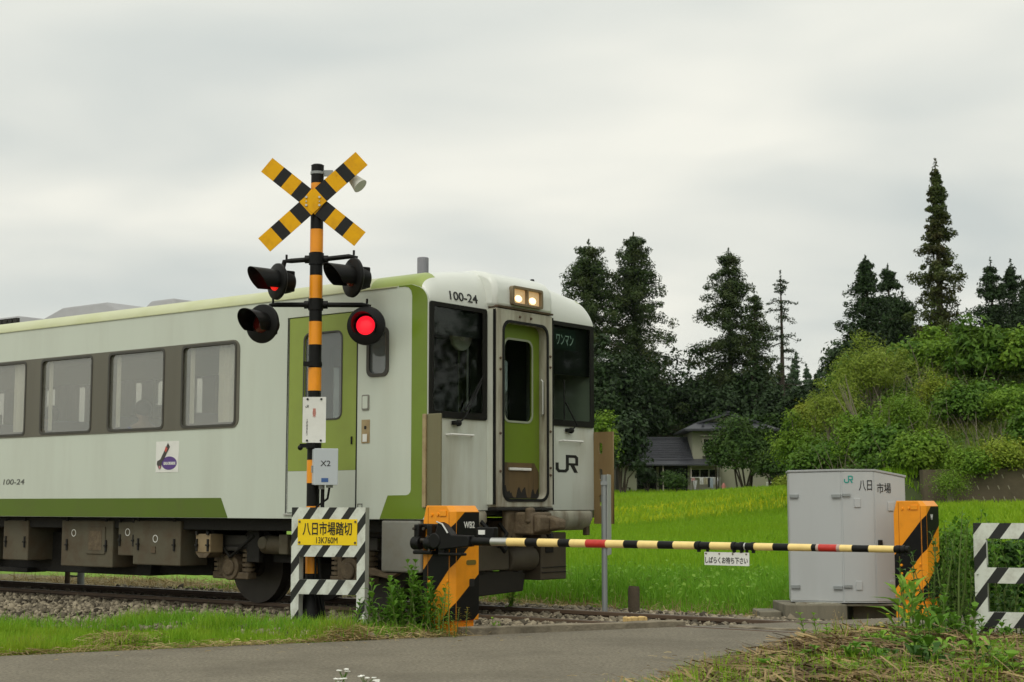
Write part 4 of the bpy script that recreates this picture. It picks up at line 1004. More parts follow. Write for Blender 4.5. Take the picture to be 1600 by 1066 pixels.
b = MB(); b.box(-0.14, -0.12, -0.02, 0.01, -0.06, 0.01); b.cyl((-0.03, 0.03, -0.182), (-0.03, 0.03, -0.225), 0.03, 0.03, 12); b.cyl((0.05, 0.03, -0.182), (0.05, 0.03, -0.21), 0.035, 0.035, 12); b.build('latch', C_GALV, bo, smooth=40)
b = MB(); zb = bc.z - 0.2
b.tube([(bc.x - 0.03, -0.10, zb), (bc.x - 0.03, -0.09, zb - 0.3), (0.075, -0.06, 0.6), (0.10, -0.05, 0.25), (0.14, -0.05, 0.0)], 0.02, 10)
b.tube([(bc.x + 0.04, -0.10, zb), (bc.x + 0.02, -0.09, zb - 0.12), (0.05, -0.085, zb - 0.2), (0.045, -0.085, 0.5), (0.06, -0.08, 0.0)], 0.012, 8)
b.build('cable', C_RUB, sig, smooth=60)
b = MB(); b.tube([(0, 0, -0.06), (0, 0, 0.02), (0, 0, 0.30)], [0.16, 0.14, 0.075], 20)
for k in range(4):
    t = math.pi / 4 + k * math.pi / 2; b.add([(0.06 * math.cos(t) + e * math.sin(t), 0.06 * math.sin(t) - e * math.cos(t), 0.36) for e in (-0.006, 0.006)] + [(0.20 * math.cos(t) + e * math.sin(t), 0.20 * math.sin(t) - e * math.cos(t), -0.03) for e in (-0.006, 0.006)] + [(0.06 * math.cos(t) + e * math.sin(t), 0.06 * math.sin(t) - e * math.cos(t), -0.03) for e in (-0.006, 0.006)], [(0, 2, 4), (1, 5, 3), (0, 1, 3, 2), (2, 3, 5, 4)])
b.build('foot', C_BLACK, sig, smooth=40)

# ------------------------------------------------------------------ striped guard frames
def guard(name, label, x, y, z, rz, W, zs, post, loops_x=None):
    g = thing(name, label, 'guard frame', (x, y, z), rz)
    holes = [rect(post, W - post, zs[i], zs[i + 1]) for i in range(0, len(zs), 2)]
    fn = lambda a, q, c: (a, -c, q)
    top = zs[-1]
    outline = [(0, 0), (post, 0), (post, zs[0]), (W - post, zs[0]), (W - post, 0), (W, 0), (W, top), (0, top)]
    hs = [rect(post, W - post, zs[i], zs[i + 1]) for i in range(1, len(zs) - 2, 2)]
    plate('striped_face', [outline] + hs, 0.004, fn, C_FRAME, g)
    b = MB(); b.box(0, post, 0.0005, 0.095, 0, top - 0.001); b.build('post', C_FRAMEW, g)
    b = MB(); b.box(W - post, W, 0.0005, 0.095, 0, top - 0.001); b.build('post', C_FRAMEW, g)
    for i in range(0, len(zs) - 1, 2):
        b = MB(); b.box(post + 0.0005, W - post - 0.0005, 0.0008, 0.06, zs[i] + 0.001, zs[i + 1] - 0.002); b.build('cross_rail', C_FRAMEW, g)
    return g
gf = guard('guard_frame', 'striped guard frame carrying the yellow name sign at the foot of the signal post', -2.205, 15.32, -0.03, R_(-18), 0.80, [0.295, 0.44, 0.665, 1.152], 0.087)
sp_ = plate('name_sign', [rect(0.072, 0.715, 0.78, 1.035)], 0.004, lambda a, q, c: (a, -0.005 - c, q), C_SIGNY, gf)
sfn = lambda a, q, c: (a, -0.0095 - c, q)
text('lettering', '八日市場踏切', 0.125, 0.66, 0.875, 1.01, sfn, C_INK, sp_, bold=0.012)
text('lettering', '13K760M', 0.275, 0.505, 0.797, 0.858, sfn, C_INK, sp_, bold=0.0)
b = MB()
for a in (0.09, 0.695):
    for q in (0.805, 1.01): b.cyl((a, -0.009, q), (a, -0.018, q), 0.012, 0.010, 10)
b.build('bolt', C_CAST, sp_)
gr_ = guard('guard_frame', 'black and white striped guard frame among the weeds beside the cut grass heap', 3.405, 11.3, -0.12, R_(-22), 1.3, [0.376, 0.488, 0.696, 0.81, 1.02, 1.134], 0.088)
b = MB(); b.box(0.0885, 0.096, 0.0, 0.05, 0.83, 1.01); b.build('bracket', C_FRAMEW, gr_)

# ------------------------------------------------------------------ barrier machines
def clamp_band(s0, s1, f, za, zb, zmax, n=24):
    """polygon between the lines z=f(s)+za and z=f(s)+zb inside s0..s1, 0..zmax"""
    S = np.linspace(s0, s1, n)
    lo = [(s, min(max(f(s) + za, 0.0), zmax)) for s in S]; hi = [(s, min(max(f(s) + zb, 0.0), zmax)) for s in S]
    pts = []
    keep = [i for i in range(n) if hi[i][1] - lo[i][1] > 0.004]
    if len(keep) < 2: return None
    return [lo[i] for i in keep] + [hi[i] for i in keep[::-1]]
def cabinet(label, loc, grp):
    g = thing('crossing_barrier', label, 'barrier machine', loc, RZ)
    ringA = [(-0.18, -0.185), (0.135, -0.185), (0.18, -0.14), (0.18, 0.185), (-0.18, 0.185)]
    ringB = [(-0.145, -0.185), (0.10, -0.185), (0.135, -0.15), (0.135, 0.185), (-0.145, 0.185)]
    b = MB(); V = [(x, y, 0.10) for x, y in ringA] + [(x, y, 1.085) for x, y in ringA] + [(x, y, 1.14) for x, y in ringB]
    # left shoulder is cut lower
    V[5] = (-0.18, -0.185, 1.0); V[9] = (-0.18, 0.185, 1.0)
    F = [(4, 3, 2, 1, 0), (10, 11, 12, 13, 14)] + [(i, (i + 1) % 5, (i + 1) % 5 + 5, i + 5) for i in range(5)] + [(i + 5, (i + 1) % 5 + 5, (i + 1) % 5 + 10, i + 10) for i in range(5)]
    b.add(V, F); b.build('cabinet', C_ORANGE, g, bevel=0.006)
    b = MB(); b.box(-0.12, 0.15, -0.15, 0.15, -0.25, 0.10); b.box(-0.17, 0.20, -0.20, 0.20, -0.3, 0.015); b.build('pedestal', C_ORANGE, g, bevel=0.006)
    L_ = lambda a, z, c: (a, -0.185 - c, z); Rr = lambda a, z, c: (0.18 + c, a, z)
    q2 = math.sqrt(0.5)
    Bv = lambda a, z, c: (0.135 + a * q2 + c * q2, -0.185 + a * q2 - c * q2, z)
    for za, zb in ((0.575, 0.935), (-0.14, 0.215)):
        for fn, s0, s1, f in ((L_, -0.178, 0.133, lambda s: 1.22 * (s - 0.135)), (Bv, 0.003, 0.060, lambda s: 0.9 * s), (Rr, -0.138, 0.183, lambda s: 0.06 + 0.75 * (s + 0.138))):
            pts = clamp_band(s0, s1, f, za, zb, 1.08 if fn is not L_ else 0.99)
            if pts:
                pts = [(a, max(z, 0.103)) for a, z in pts]
                plate('black_stripe', [pts], 0.002, fn, C_BLACK, g)
    b = MB(); b.box(-0.122, -0.118, -0.188, -0.1855, 0.12, 1.12); b.box(0.128, 0.131, -0.188, -0.1855, 0.12, 1.08); b.build('door_seam', mat('orange_seam', (0.35, 0.12, 0.01), 0.6), g)
    b = MB(); b.box(0.02, 0.10, -0.197, -0.1855, 1.045, 1.095); b.build('hinge_cover', C_ORANGE, g, bevel=0.003)
    b = MB()
    for x, z in ((-0.075, 1.055), (0.0, 1.06), (-0.10, 0.45), (0.11, 0.46), (-0.10, 0.36)): b.cyl((x, -0.185, z), (x, -0.20, z), 0.016, 0.012, 12)
    b.build('bolt', C_ORANGE, g, smooth=40)
    plate('maker_badge', [rr(0.00, 0.14, 0.60, 0.645, 0.02)], 0.004, Rr, mat('badge_olive', (0.16, 0.12, 0.02), 0.4), g)
    plate('slot_plate', [rr(0.045, 0.115, 0.405, 0.475, 0.012)], 0.004, Rr, C_INK, g)
    return g, Rr
SGL = -0.56, 14.10
b1, Rr = cabinet('orange and black barrier machine holding the lowered striped arm, weeds at its foot', (SGL[0], SGL[1], 0.0), None)
text('lettering', 'WB2', -0.04, 0.115, 0.935, 0.995, lambda a, z, c: Rr(a, z, c + 0.0025), C_PLATEW, b1, bold=0.012)
b2, Rr2 = cabinet('orange and black barrier machine without an arm, half hidden by weeds beside the grey cabinet', (4.40, 16.65, 0.05), None)
text('lettering', 'W', -0.045, 0.015, 0.935, 0.995, lambda a, z, c: Rr2(a, z, c + 0.0025), C_PLATEW, b2, bold=0.012)
# mechanism on the left machine (local x along the arm)
b = MB()
for x in (-0.175, -0.02):
    b.box(x - 0.03, x + 0.03, -0.29, -0.187, 0.80, 0.97); b.cyl((x - 0.045, -0.27, 0.80), (x + 0.045, -0.27, 0.80), 0.062, 0.062, 22)
b.box(-0.21, 0.02, -0.235, -0.187, 0.93, 0.975); b.box(-0.21, 0.015, -0.30, -0.187, 0.70, 0.735)
b.build('mounting_bracket', C_BLACK, b1, bevel=0.01, smooth=40)
b = MB(); b.cyl((-0.24, -0.27, 0.825), (0.14, -0.27, 0.825), 0.022, 0.022, 12)
for x, z in ((-0.19, 0.93), (-0.07, 0.93), (-0.02, 0.86), (0.0, 0.74)): b.cyl((x, -0.30, z), (x, -0.315, z), 0.013, 0.013, 8)
b.build('shaft', C_WHEEL, b1, smooth=40)
AZ = 0.826; AYL = -0.30
nA = tn(*SGL) + AYL
u0 = SGL[0] * U[0] + SGL[1] * U[1]
def armx(px):
    r = (px - 800) / 2373 * (1 / math.cos(PITCH)) * (math.cos(PITCH) ** 2) 
    Y = nA / (NN[0] * r + NN[1]); return r * Y * U[0] + Y * U[1] - u0
b = MB(); b.prism([(0.07, AZ - 0.03), (0.14, AZ + 0.17), (0.20, AZ + 0.145), (0.30, AZ + 0.055), (0.50, AZ + 0.05), (0.50, AZ - 0.045), (0.16, AZ - 0.08)], 0.09, lambda a, z, c: (a, AYL - 0.055 + c, z))
b.cyl((0.10, AYL - 0.065, AZ), (0.10, AYL + 0.09, AZ), 0.07, 0.07, 24); b.box(0.13, 0.40, AYL - 0.045, AYL + 0.045, AZ - 0.13, AZ - 0.105); b.box(0.12, 0.20, AYL - 0.03, AYL + 0.03, AZ - 0.12, AZ)
b.box(armx(742), armx(769), AYL + 0.02, AYL + 0.09, AZ + 0.03, AZ + 0.125)
b.build('arm_holder', C_BLACK, b1, bevel=0.01, smooth=40)
b = MB(); b.box(armx(746), armx(756), AYL + 0.012, AYL + 0.019, AZ + 0.06, AZ + 0.10); b.build('data_plate', C_PLATEW, b1)
b = MB(); b.tube([(0.13, AYL - 0.06, AZ + 0.17), (0.20, AYL - 0.065, AZ + 0.15), (0.26, AYL - 0.06, AZ + 0.07)], 0.008, 6); b.build('release_wire', C_STEEL, b1)
# the arm: pixels of its bands measured along the line n = const
segs = [(735, 'B'), (769, 'S'), (794, 'Y'), (823, 'B'), (842, 'Y'), (874, 'B'), (892, 'Y'), (917, 'R'), (948, 'Y'), (976, 'B'), (998, 'Y'), (1029, 'B'), (1053, 'Y'), (1086, 'B'), (1110, 'Y'), (1143, 'B'), (1163, 'S'), (1165, 'B'), (1173, 'Y'), (1208, 'B'), (1232, 'Y'), (1268, 'B'), (1275, 'P'), (1279, 'R'), (1307, 'P'), (1312, 'Y'), (1331, 'B'), (1357, 'Y'), (1396, 'B'), (1419, None)]
xe = armx(1419); b = MB()
mi_ = {'Y': 0, 'B': 1, 'R': 2, 'S': 3, 'P': 4}
def ar(x): return 0.0375 - 0.0125 * (x - 0.4) / (xe - 0.4)
def sag(x): return 0.0
for (p0, k), (p1, _) in zip(segs[:-1], segs[1:]):
    x0, x1 = armx(p0), armx(p1); e = 0.0012 if k in 'RP' else 0.0
    b.cyl((x0, AYL, AZ + sag(x0)), (x1, AYL, AZ + sag(x1)), ar(x0) + e, ar(x1) + e, 20, mi_[k])
arm = b.build('barrier_arm', [C_ARMY, C_BLACK, C_ARMR, C_STEEL, mat('pinkish_tape', (0.45, 0.33, 0.28), 0.4)], b1, smooth=40)
for p in (1091, 1146, 1158, 1176, 1402, 1410):
    x = armx(p); b = MB(); b.cyl((x - 0.014, AYL, AZ), (x + 0.014, AYL, AZ), ar(x) + 0.005, ar(x) + 0.005, 20); b.box(x - 0.01, x + 0.01, AYL - 0.012, AYL + 0.012, AZ - 0.05, AZ - 0.02); b.build('band_clamp', C_RUB, arm, smooth=40)
x0, x1 = armx(1100.5), armx(1170)
zt, zb = AZ - 0.048, AZ - 0.150
hs = plate('hanging_sign', [rect(x0, x1, zb, zt)], 0.005, lambda a, z, c: (a, AYL - 0.004 - c, z), C_PLATEW, b1)
w_ = x1 - x0
text('lettering', 'しばらくお待ち下さい', x0 + 0.02 * w_, x1 - 0.03 * w_, zb + 0.014, zb + 0.066, lambda a, z, c: (a, AYL - 0.0095 - c, z), C_INK, hs, bold=0.012, th=0.002)
b = MB()
for f in (0.04, 0.34, 0.64, 0.94): b.cyl((x0 + f * w_, AYL - 0.009, zt - 0.012), (x0 + f * w_, AYL - 0.014, zt - 0.012), 0.007, 0.007, 8)
b.build('bolt', C_CAST, hs)
b = MB(); [b.box(x0 + f * w_ - 0.012, x0 + f * w_ + 0.012, AYL - 0.003, AYL + 0.003, zt - 0.03, AZ - 0.02) for f in (0.06, 0.94)]; b.build('sign_strap', C_RUB, arm)

# ------------------------------------------------------------------ grey equipment cabinet
P = [pos(1233, 800, 17.25), pos(1316, 800, 17.0), pos(1366, 800, 17.0), pos(1415, 800, 17.06)]
O = Vector((P[1].x, P[1].y, 0)); P = [p - O for p in P]
eq = thing('equipment_cabinet', 'pale grey steel trackside cabinet with a teal emblem and black lettering', 'cabinet', O)
plan = [(p.x, p.y) for p in P] + [(P[3].x + 0.1, P[3].y + 0.55), (P[0].x + 0.1, P[0].y + 0.65)]
tops = [1.523, 1.533, 1.533, 1.462, 1.462, 1.523]
k = 6; b = MB()
b.add([(x, y, 0.07) for x, y in plan] + [(x, y, z - 0.012) for (x, y), z in zip(plan, tops)], [tuple(range(5, -1, -1)), (6, 7, 10, 11), (7, 8, 9, 10)] + [(i, (i + 1) % 6, (i + 1) % 6 + 6, i + 6) for i in range(6)])
b.build('casing', C_BOX, eq)
def grow(pl, e):
    c = Vector((sum(x for x, y in pl) / 6, sum(y for x, y in pl) / 6)); return [(x + e * (x - c.x) / abs(x - c.x + 1e-9) * 1.0, y + e * (1 if y > c.y else -1)) for x, y in pl]
g2 = grow(plan, 0.012); b = MB()
b.add([(x, y, z - 0.011) for (x, y), z in zip(g2, tops)] + [(x, y, z + 0.012) for (x, y), z in zip(g2, tops)], [(5, 4, 1, 0), (4, 3, 2, 1), (6, 7, 10, 11), (7, 8, 9, 10)] + [(i, (i + 1) % 6, (i + 1) % 6 + 6, i + 6) for i in range(6)])
b.build('roof', mat('cabinet_roof_grey', (0.36, 0.37, 0.37), 0.5), eq, bevel=0.004)
def face(i):
    p0 = Vector(plan[i]); p1 = Vector(plan[i + 1]); d = (p1 - p0); L = d.length; d /= L; n = Vector((d.y, -d.x))
    return (lambda a, z, c: (p0.x + d.x * a + n.x * c, p0.y + d.y * a + n.y * c, z)), L
for i, mg in ((0, 0.012), (1, 0.008), (2, 0.008)):
    fn, L = face(i); zt = min(tops[i], tops[i + 1]) - 0.022
    top_l, top_r = tops[i] - 0.022, tops[i + 1] - 0.022
    d = plate('door', [[(mg, 0.085), (L - mg, 0.085), (L - mg, top_r), (mg, top_l)]], 0.006, fn, C_BOX, eq, bevel=0.002)
    if i == 0:
        for z in (0.235, 1.245):
            for a in (0.012, L - 0.11):
                b = MB(); V = [fn(a + x, z + q, c) for c in (0.006, 0.03) for x, q in ((0, -0.02), (0.10, -0.02), (0.10, 0.02), (0, 0.02))]
                b.add(V, [(3, 2, 1, 0), (4, 5, 6, 7), (0, 1, 5, 4), (1, 2, 6, 5), (2, 3, 7, 6), (3, 0, 4, 7)]); b.build('hinge', C_GALV, d, bevel=0.003)
    if i > 0:
        for z in (0.26, 1.17 if i == 1 else 1.13):
            a = L * (0.47 if i == 1 else 0.52)
            plate('bracket', [rect(a - 0.035, a + 0.035, z - 0.05, z + 0.05)], 0.012, lambda q, w, c: fn(q, w, c + 0.0065), C_BOX, d, bevel=0.004)
    if i == 1:
        for z in (0.25, 1.255): plate('hinge', [rect(0.0, 0.09, z - 0.015, z + 0.015)], 0.02, lambda q, w, c: fn(q, w, c + 0.0065), C_GALV, d, bevel=0.003)
        jr_emblem('emblem', 0.025, 1.385, 0.10, lambda a, z, c: fn(a, z, c + 0.0065), C_TEAL, d)
        text('lettering', '八日', 0.19, L - 0.02, 1.305, 1.42, lambda a, z, c: fn(a, z, c + 0.0065), C_INK, d, bold=0.006)
    if i == 2:
        text('lettering', '市場', 0.035, 0.20, 1.275, 1.39, lambda a, z, c: fn(a, z, c + 0.0065), C_INK, d, bold=0.004)
        b = MB(); b.add([fn(0.03 + x, 0.72 + q, c) for c in (0.006, 0.04) for x, q in ((0, -0.04), (0.045, -0.04), (0.045, 0.04), (0, 0.04))], [(3, 2, 1, 0), (4, 5, 6, 7), (0, 1, 5, 4), (1, 2, 6, 5), (2, 3, 7, 6), (3, 0, 4, 7)]); b.build('lock', C_INK, d, bevel=0.004)
pl = thing('concrete_plinth', 'stained concrete plinth under the grey trackside cabinet', 'plinth', O)
b = MB(); b.box(P[0].x - 0.12, P[1].x + 0.02, -0.06, 0.75, -0.12, 0.055); b.box(P[0].x - 0.38, P[0].x - 0.13, 0.1, 0.6, -0.16, -0.03); b.build('block', C_CONC, pl, bevel=0.012)
b = MB(); b.box(P[1].x + 0.16, P[3].x + 0.2, 0.3, 0.95, -0.2, 0.05); b.box(P[1].x + 0.03, P[3].x + 0.15, 0.02, 0.29, 0.03, 0.058); b.build('slab', C_CONC, pl, bevel=0.01)
b = MB(); b.box(P[0].x + 0.02, P[1].x - 0.02, 0.03, 0.1, 0.0555, 0.0695); b.build('base_channel', C_BEIGE, pl)

# ------------------------------------------------------------------ small posts
q = pos(945, 952, 16.9)
sp2 = thing('sign_post', 'thin grey steel post with a sign board seen edge on behind the barrier arm', 'sign post', (q.x, q.y, gz(q.x, q.y)))
b = MB(); b.cyl((0, 0, -0.1), (0, 0, pos(945, 742, 16.9).z - sp2.location.z), 0.031, 0.031, 16); b.build('post', C_GALV, sp2, smooth=40)
z0, z1 = pos(945, 868, 16.9).z - sp2.location.z, pos(945, 741, 16.9).z - sp2.location.z
b = MB(); b.box(-0.003, 0.003, -0.02, 0.42, z0, z1); o = b.build('sign_board', mat('board_back_grey', (0.42, 0.43, 0.42), 0.5), sp2, bevel=0.002); o.location = (0.036, -0.0, 0); o.rotation_euler = (0, 0, R_(-9))
b = MB(); b.box(-0.036, 0.036, -0.036, 0.036, z1 - 0.12, z1 - 0.08); b.box(-0.036, 0.036, -0.036, 0.036, z0 + 0.08, z0 + 0.12); b.build('clamp', C_GALV, sp2)
q = pos(990.5, 956, 17.4); b = MB()
b.tube([(0, 0, -0.2), (0, 0, 0.31), (0.002, 0.002, 0.345)], [0.068, 0.066, 0.058], 14)
tag(b.build('timber_stump', C_TIMBD, None, smooth=35, loc=(q.x, q.y, gz(q.x, q.y))), 'dark weathered timber stump standing at the edge of the grass', 'stump')
for px, r, lab in ((105, 0.04, 'brown rusty pipe stake under the railcar, left one of the pair'), (126, 0.055, 'thick grey pipe stake under the railcar, right one of the pair')):
    q = pos(px, 914, 24.0); zq = gz(q.x, q.y); b = MB(); b.cyl((0, 0, -0.1), (0, 0, 1.0), r, r, 14); b.tube([(0, 0, 0.2), (0.18 if r < 0.05 else -0.16, 0, 0.18)], 0.012, 6)
    tag(b.build('pipe_stake', C_RAILT if r < 0.05 else C_GALV, None, smooth=40, loc=(q.x, q.y, zq)), lab, 'pipe stake')
# ------------------------------------------------------------------ farmhouse beyond the field
S = 118 / 2373 * 1.0
h0 = pos(1082, 769, 118)
house = thing('farmhouse', 'pale two storey farmhouse with dark tiled roofs among the trees beyond the field', 'house', (h0.x, h0.y, h0.z))
def hx(px): return (px - 1082) * S
def hz(py): return (769 - py) * S
M_HW = mat('house_wall_cream', (0.31, 0.31, 0.225), 0.8, var=0.08, scale=1.2, dirt=(0.28, 0.27, 0.2), dirt_amt=0.5, dirt_scale=0.6, streak=True)
M_TILE = mat('dark_roof_tile', (0.042, 0.044, 0.052), 0.5, var=0.3, scale=1.5, bump=0.4, bump_scale=6)
M_HDK = mat('dark_house_wood', (0.035, 0.03, 0.024), 0.7, var=0.3)
M_HGL = glassmat('house_window_glass', (0.12, 0.14, 0.13), 0.06, 0.05, (0.3, 0.3, 0.27))
M_TRIM = mat('house_trim', (0.42, 0.38, 0.32), 0.7, var=0.1)
plate('wall', [rect(hx(1083), hx(1202), -0.6, hz(671)), rect(hx(1099), hx(1136), hz(705), hz(685))], 0.2, lambda a, z, c: (a, 0.2 - c, z), M_HW, house)
b = MB(); b.box(hx(1083), hx(1202), 0.21, 6.5, -0.6, hz(672)); b.build('wall', M_HW, house)
w = plate('window', [rect(hx(1098), hx(1137), hz(706), hz(684)), rect(hx(1100.5), hx(1116), hz(703.5), hz(687)), rect(hx(1118), hx(1134.5), hz(703.5), hz(687))], 0.1, lambda a, z, c: (a, -0.02 - c, z), M_TRIM, house)
plate('pane', [rect(hx(1099.2), hx(1135.8), hz(704.8), hz(685.2))], 0.03, lambda a, z, c: (a, 0.03 - c, z), M_HGL, w)
b = MB(); b.box(hx(1095), hx(1140), -0.45, -0.13, hz(682.5), hz(681)); b.build('window_hood', M_TRIM, house)
b = MB(); b.box(hx(1098), hx(1140), -0.18, -0.02, hz(715), hz(713.5)); b.build('ledge', M_HDK, house)
# hip-and-gable roof
xa, xb, za = hx(1069), hx(1216), hz(671.5)
cxr = (xa + xb) / 2 - 0.1; zm, zt = hz(659), hz(645.5)
b = MB()
V = [(xa, -1.0, za), (xb, -1.0, za), (xb, 7.6, za), (xa, 7.6, za), (cxr - 2.3, 0.7, zm), (cxr + 2.3, 0.7, zm), (cxr + 2.3, 6.0, zm), (cxr - 2.3, 6.0, zm), (xa, -1.0, za - 0.15), (xb, -1.0, za - 0.15), (xb, 7.6, za - 0.15), (xa, 7.6, za - 0.15)]
b.add(V, [(0, 1, 5, 4), (1, 2, 6, 5), (2, 3, 7, 6), (3, 0, 4, 7), (8, 9, 1, 0), (9, 10, 2, 1), (10, 11, 3, 2), (11, 8, 0, 3), (11, 10, 9, 8)])
for s in (-1, 1):
    b.add([(cxr + s * 2.5, 0.2, zm - 0.05), (cxr, 0.2, zt), (cxr, 6.4, zt), (cxr + s * 2.5, 6.4, zm - 0.05), (cxr + s * 2.5, 0.2, zm - 0.2), (cxr, 0.2, zt - 0.16), (cxr, 6.4, zt - 0.16), (cxr + s * 2.5, 6.4, zm - 0.2)], [(0, 1, 2, 3), (7, 6, 5, 4), (0, 4, 5, 1), (2, 6, 7, 3), (3, 7, 4, 0)])
rf = b.build('roof', M_TILE, house)
b = MB(); b.prism([(cxr - 1.9, zm + 0.02), (cxr + 1.9, zm + 0.02), (cxr, zt - 0.2)], 0.1, lambda a, z, c: (a, 0.75 + c, z)); b.build('gable', M_HW, rf)
b = MB(); b.box(cxr - 0.12, cxr + 0.12, 0.1, 6.5, zt - 0.02, zt + 0.14)
for k in range(5): b.box(cxr - 2.2 + k * 1.1, cxr - 2.0 + k * 1.1, -0.62, -0.5, za + 0.17, za + 0.34)
b.build('ridge_tiles', M_TILE, rf)
# left wing
z1, z2 = hz(683), hz(719)
b = MB(); b.add([(hx(1007), 3.4, z1), (hx(1083), 3.4, z1), (hx(1083), -0.6, z2), (hx(983), -0.6, z2), (hx(983), 7, z2), (hx(1083), 7, z2)], [(3, 2, 1, 0), (0, 1, 5, 4), (0, 4, 3)])
for k in range(12):
    f = k / 12; yy = 3.4 - 4.0 * f; zz_ = z1 + (z2 - z1) * f; xl = hx(1007) + (hx(983) - hx(1007)) * f
    b.box(xl + 0.1, hx(1082.5), yy - 0.06, yy + 0.02, zz_ + 0.0, zz_ + 0.05)
wr = b.build('wing_roof', M_TILE, house)
b = MB(); b.box(hx(1006), hx(1083), 3.25, 3.55, z1 - 0.03, z1 + 0.12); b.build('ridge_tiles', M_TILE, wr)
b = MB(); b.add([(hx(962), -2.1, hz(727)), (hx(1126), -2.1, hz(727)), (hx(1121), 0.0, hz(717.5)), (hx(975), 0.0, hz(717.5)), (hx(962), -2.1, hz(729)), (hx(1126), -2.1, hz(729)), (hx(1121), 0.0, hz(719)), (hx(975), 0.0, hz(719))], [(0, 1, 2, 3), (7, 6, 5, 4), (0, 4, 5, 1), (1, 5, 6, 2), (3, 7, 4, 0)])
b.build('eave_roof', M_TILE, house)
b = MB(); b.box(hx(985), hx(1083), 0.3, 6.5, -0.6, z2 - 0.05); b.build('wing_wall', M_HDK, house)
b = MB(); b.box(hx(968), hx(993), -1.5, 1.5, -0.6, hz(728)); b.build('porch_wall', M_HW, house)
b = MB(); b.box(hx(961), hx(967.5), -1.4, 1.2, -0.6, hz(729)); b.build('store_wall', M_HDK, house)
for a, c_ in ((996, 1026), (1036, 1052), (1053, 1073)):
    f = plate('sliding_door', [rect(hx(a), hx(c_), -0.3, hz(731)), rect(hx(a) + 0.1, hx(c_) - 0.1, 0.3, hz(733))], 0.08, lambda q, z, c: (q, 0.27 - c, z), M_HDK, house)
    plate('pane', [rect(hx(a) + 0.06, hx(c_) - 0.06, 0.25, hz(732.6))], 0.02, lambda q, z, c: (q, 0.28 - c, z), M_HGL, f)
b = MB(); b.box(hx(1026.5), hx(1030), 0.05, 0.25, -0.4, hz(730)); b.build('shutter', M_TRIM, house)
b = MB(); b.box(hx(1032.3), hx(1033.7), -1.9, -1.8, -0.4, hz(729)); b.box(hx(1075.2), hx(1076.4), -1.9, -1.8, -0.4, hz(729)); b.build('porch_pillar', M_TRIM, house)
plate('front_wall', [rect(hx(1074), hx(1124), -0.6, hz(728)), rect(hx(1079), hx(1121), hz(747), hz(734))], 0.1, lambda q, z, c: (q, -0.3 - c, z), M_TRIM, house)
f = plate('window', [rect(hx(1078), hx(1122), hz(748), hz(733))] + [rect(hx(a), hx(a + 12.5), hz(746.5), hz(734.5)) for a in (1079.5, 1093.5, 1107.5)], 0.08, lambda q, z, c: (q, -0.41 - c, z), M_FAINT, house)
plate('pane', [rect(hx(1078.5), hx(1121.5), hz(747.5), hz(733.5))], 0.02, lambda q, z, c: (q, -0.37 - c, z), M_HGL, f)
# outbuilding at the right
ob = thing('outbuilding', 'small dark wooden outbuilding with a steep roof right of the farmhouse, mostly behind the tree', 'shed', (h0.x + hx(1204), h0.y + 1, h0.z))
b = MB(); b.box(0, hx(1224) - hx(1204), 0, 2.5, -0.6, hz(724)); b.build('wall', M_HDK, ob)
b = MB(); W = hx(1226) - hx(1201); b.add([(-0.3, -0.5, hz(724)), (W - 0.2, -0.5, hz(724)), (W - 0.5, 1.5, hz(706)), (0.2, 1.5, hz(706)), (W - 0.2, 3.2, hz(724)), (-0.3, 3.2, hz(724))], [(0, 1, 2, 3), (3, 2, 4, 5), (0, 3, 5), (1, 4, 2)]); b.build('roof', M_TILE, ob)
b = MB(); zf = hz(755); b.box(-0.5, W, -2.0, -1.92, zf, zf + 0.07); b.cyl((-0.45, -1.96, -0.5), (-0.45, -1.96, zf), 0.04, 0.04, 8); b.cyl((W - 0.1, -1.96, -0.5), (W - 0.1, -1.96, zf), 0.04, 0.04, 8)
o = b.build('pipe_fence', C_PLATEW, None, loc=ob.location); tag(o, 'low white pipe fence rail in front of the dark outbuilding', 'fence')
# laundry on its pole
ly = h0.y - 2.6
rk = thing('laundry_rack', 'laundry pole on two stands in front of the farmhouse window', 'laundry rack', (h0.x, ly, h0.z))
b = MB(); b.tube([(hx(1073), 0, hz(747.5)), (hx(1119), 0, hz(747.5))], 0.025, 8); b.build('pole', C_STEEL, rk)
for a in (1074, 1118): b = MB(); b.tube([(hx(a), 0, -0.5), (hx(a), 0, hz(747))], 0.03, 8); b.build('stand', C_STEEL, rk)
def cloth(name, label, cat, x0, x1, y0, y1, col, flare=0.0, dy=0.0):
    n = 8; V = []; F = []
    for i in range(n + 1):
        t = i / n; x = hx(x0) + (hx(x1) - hx(x0)) * t
        for s in (-1, 1):
            V += [(x, dy + s * 0.03 + 0.04 * math.sin(i * 1.9), hz(y0)), (x + flare * (t - 0.5), dy + s * 0.05 + 0.07 * math.sin(i * 1.9 + 0.5), hz(y1 + 0.8 * math.sin(i * 2.7)))]
    for i in range(n):
        a = 4 * i; F += [(a, a + 4, a + 5, a + 1), (a + 2, a + 3, a + 7, a + 6), (a + 1, a + 5, a + 7, a + 3), (a, a + 2, a + 6, a + 4)]
    F += [(0, 1, 3, 2), (4 * n, 4 * n + 2, 4 * n + 3, 4 * n + 1)]
    b = MB(); b.add(V, F); o = b.build(name, mat('cloth_' + name + str(x0), col, 0.9, var=0.1), None, loc=(h0.x, ly, h0.z), smooth=70); tag(o, label, cat, 'laundry on the pole')
cloth('towel', 'pink towel at the left end of the laundry pole', 'towel', 1074, 1080, 748, 753, (0.5, 0.28, 0.28))
cloth('sheet', 'long white sheet drooping low below the pink towel', 'sheet', 1076, 1083, 752, 768, (0.62, 0.62, 0.62), -0.3, -0.15)
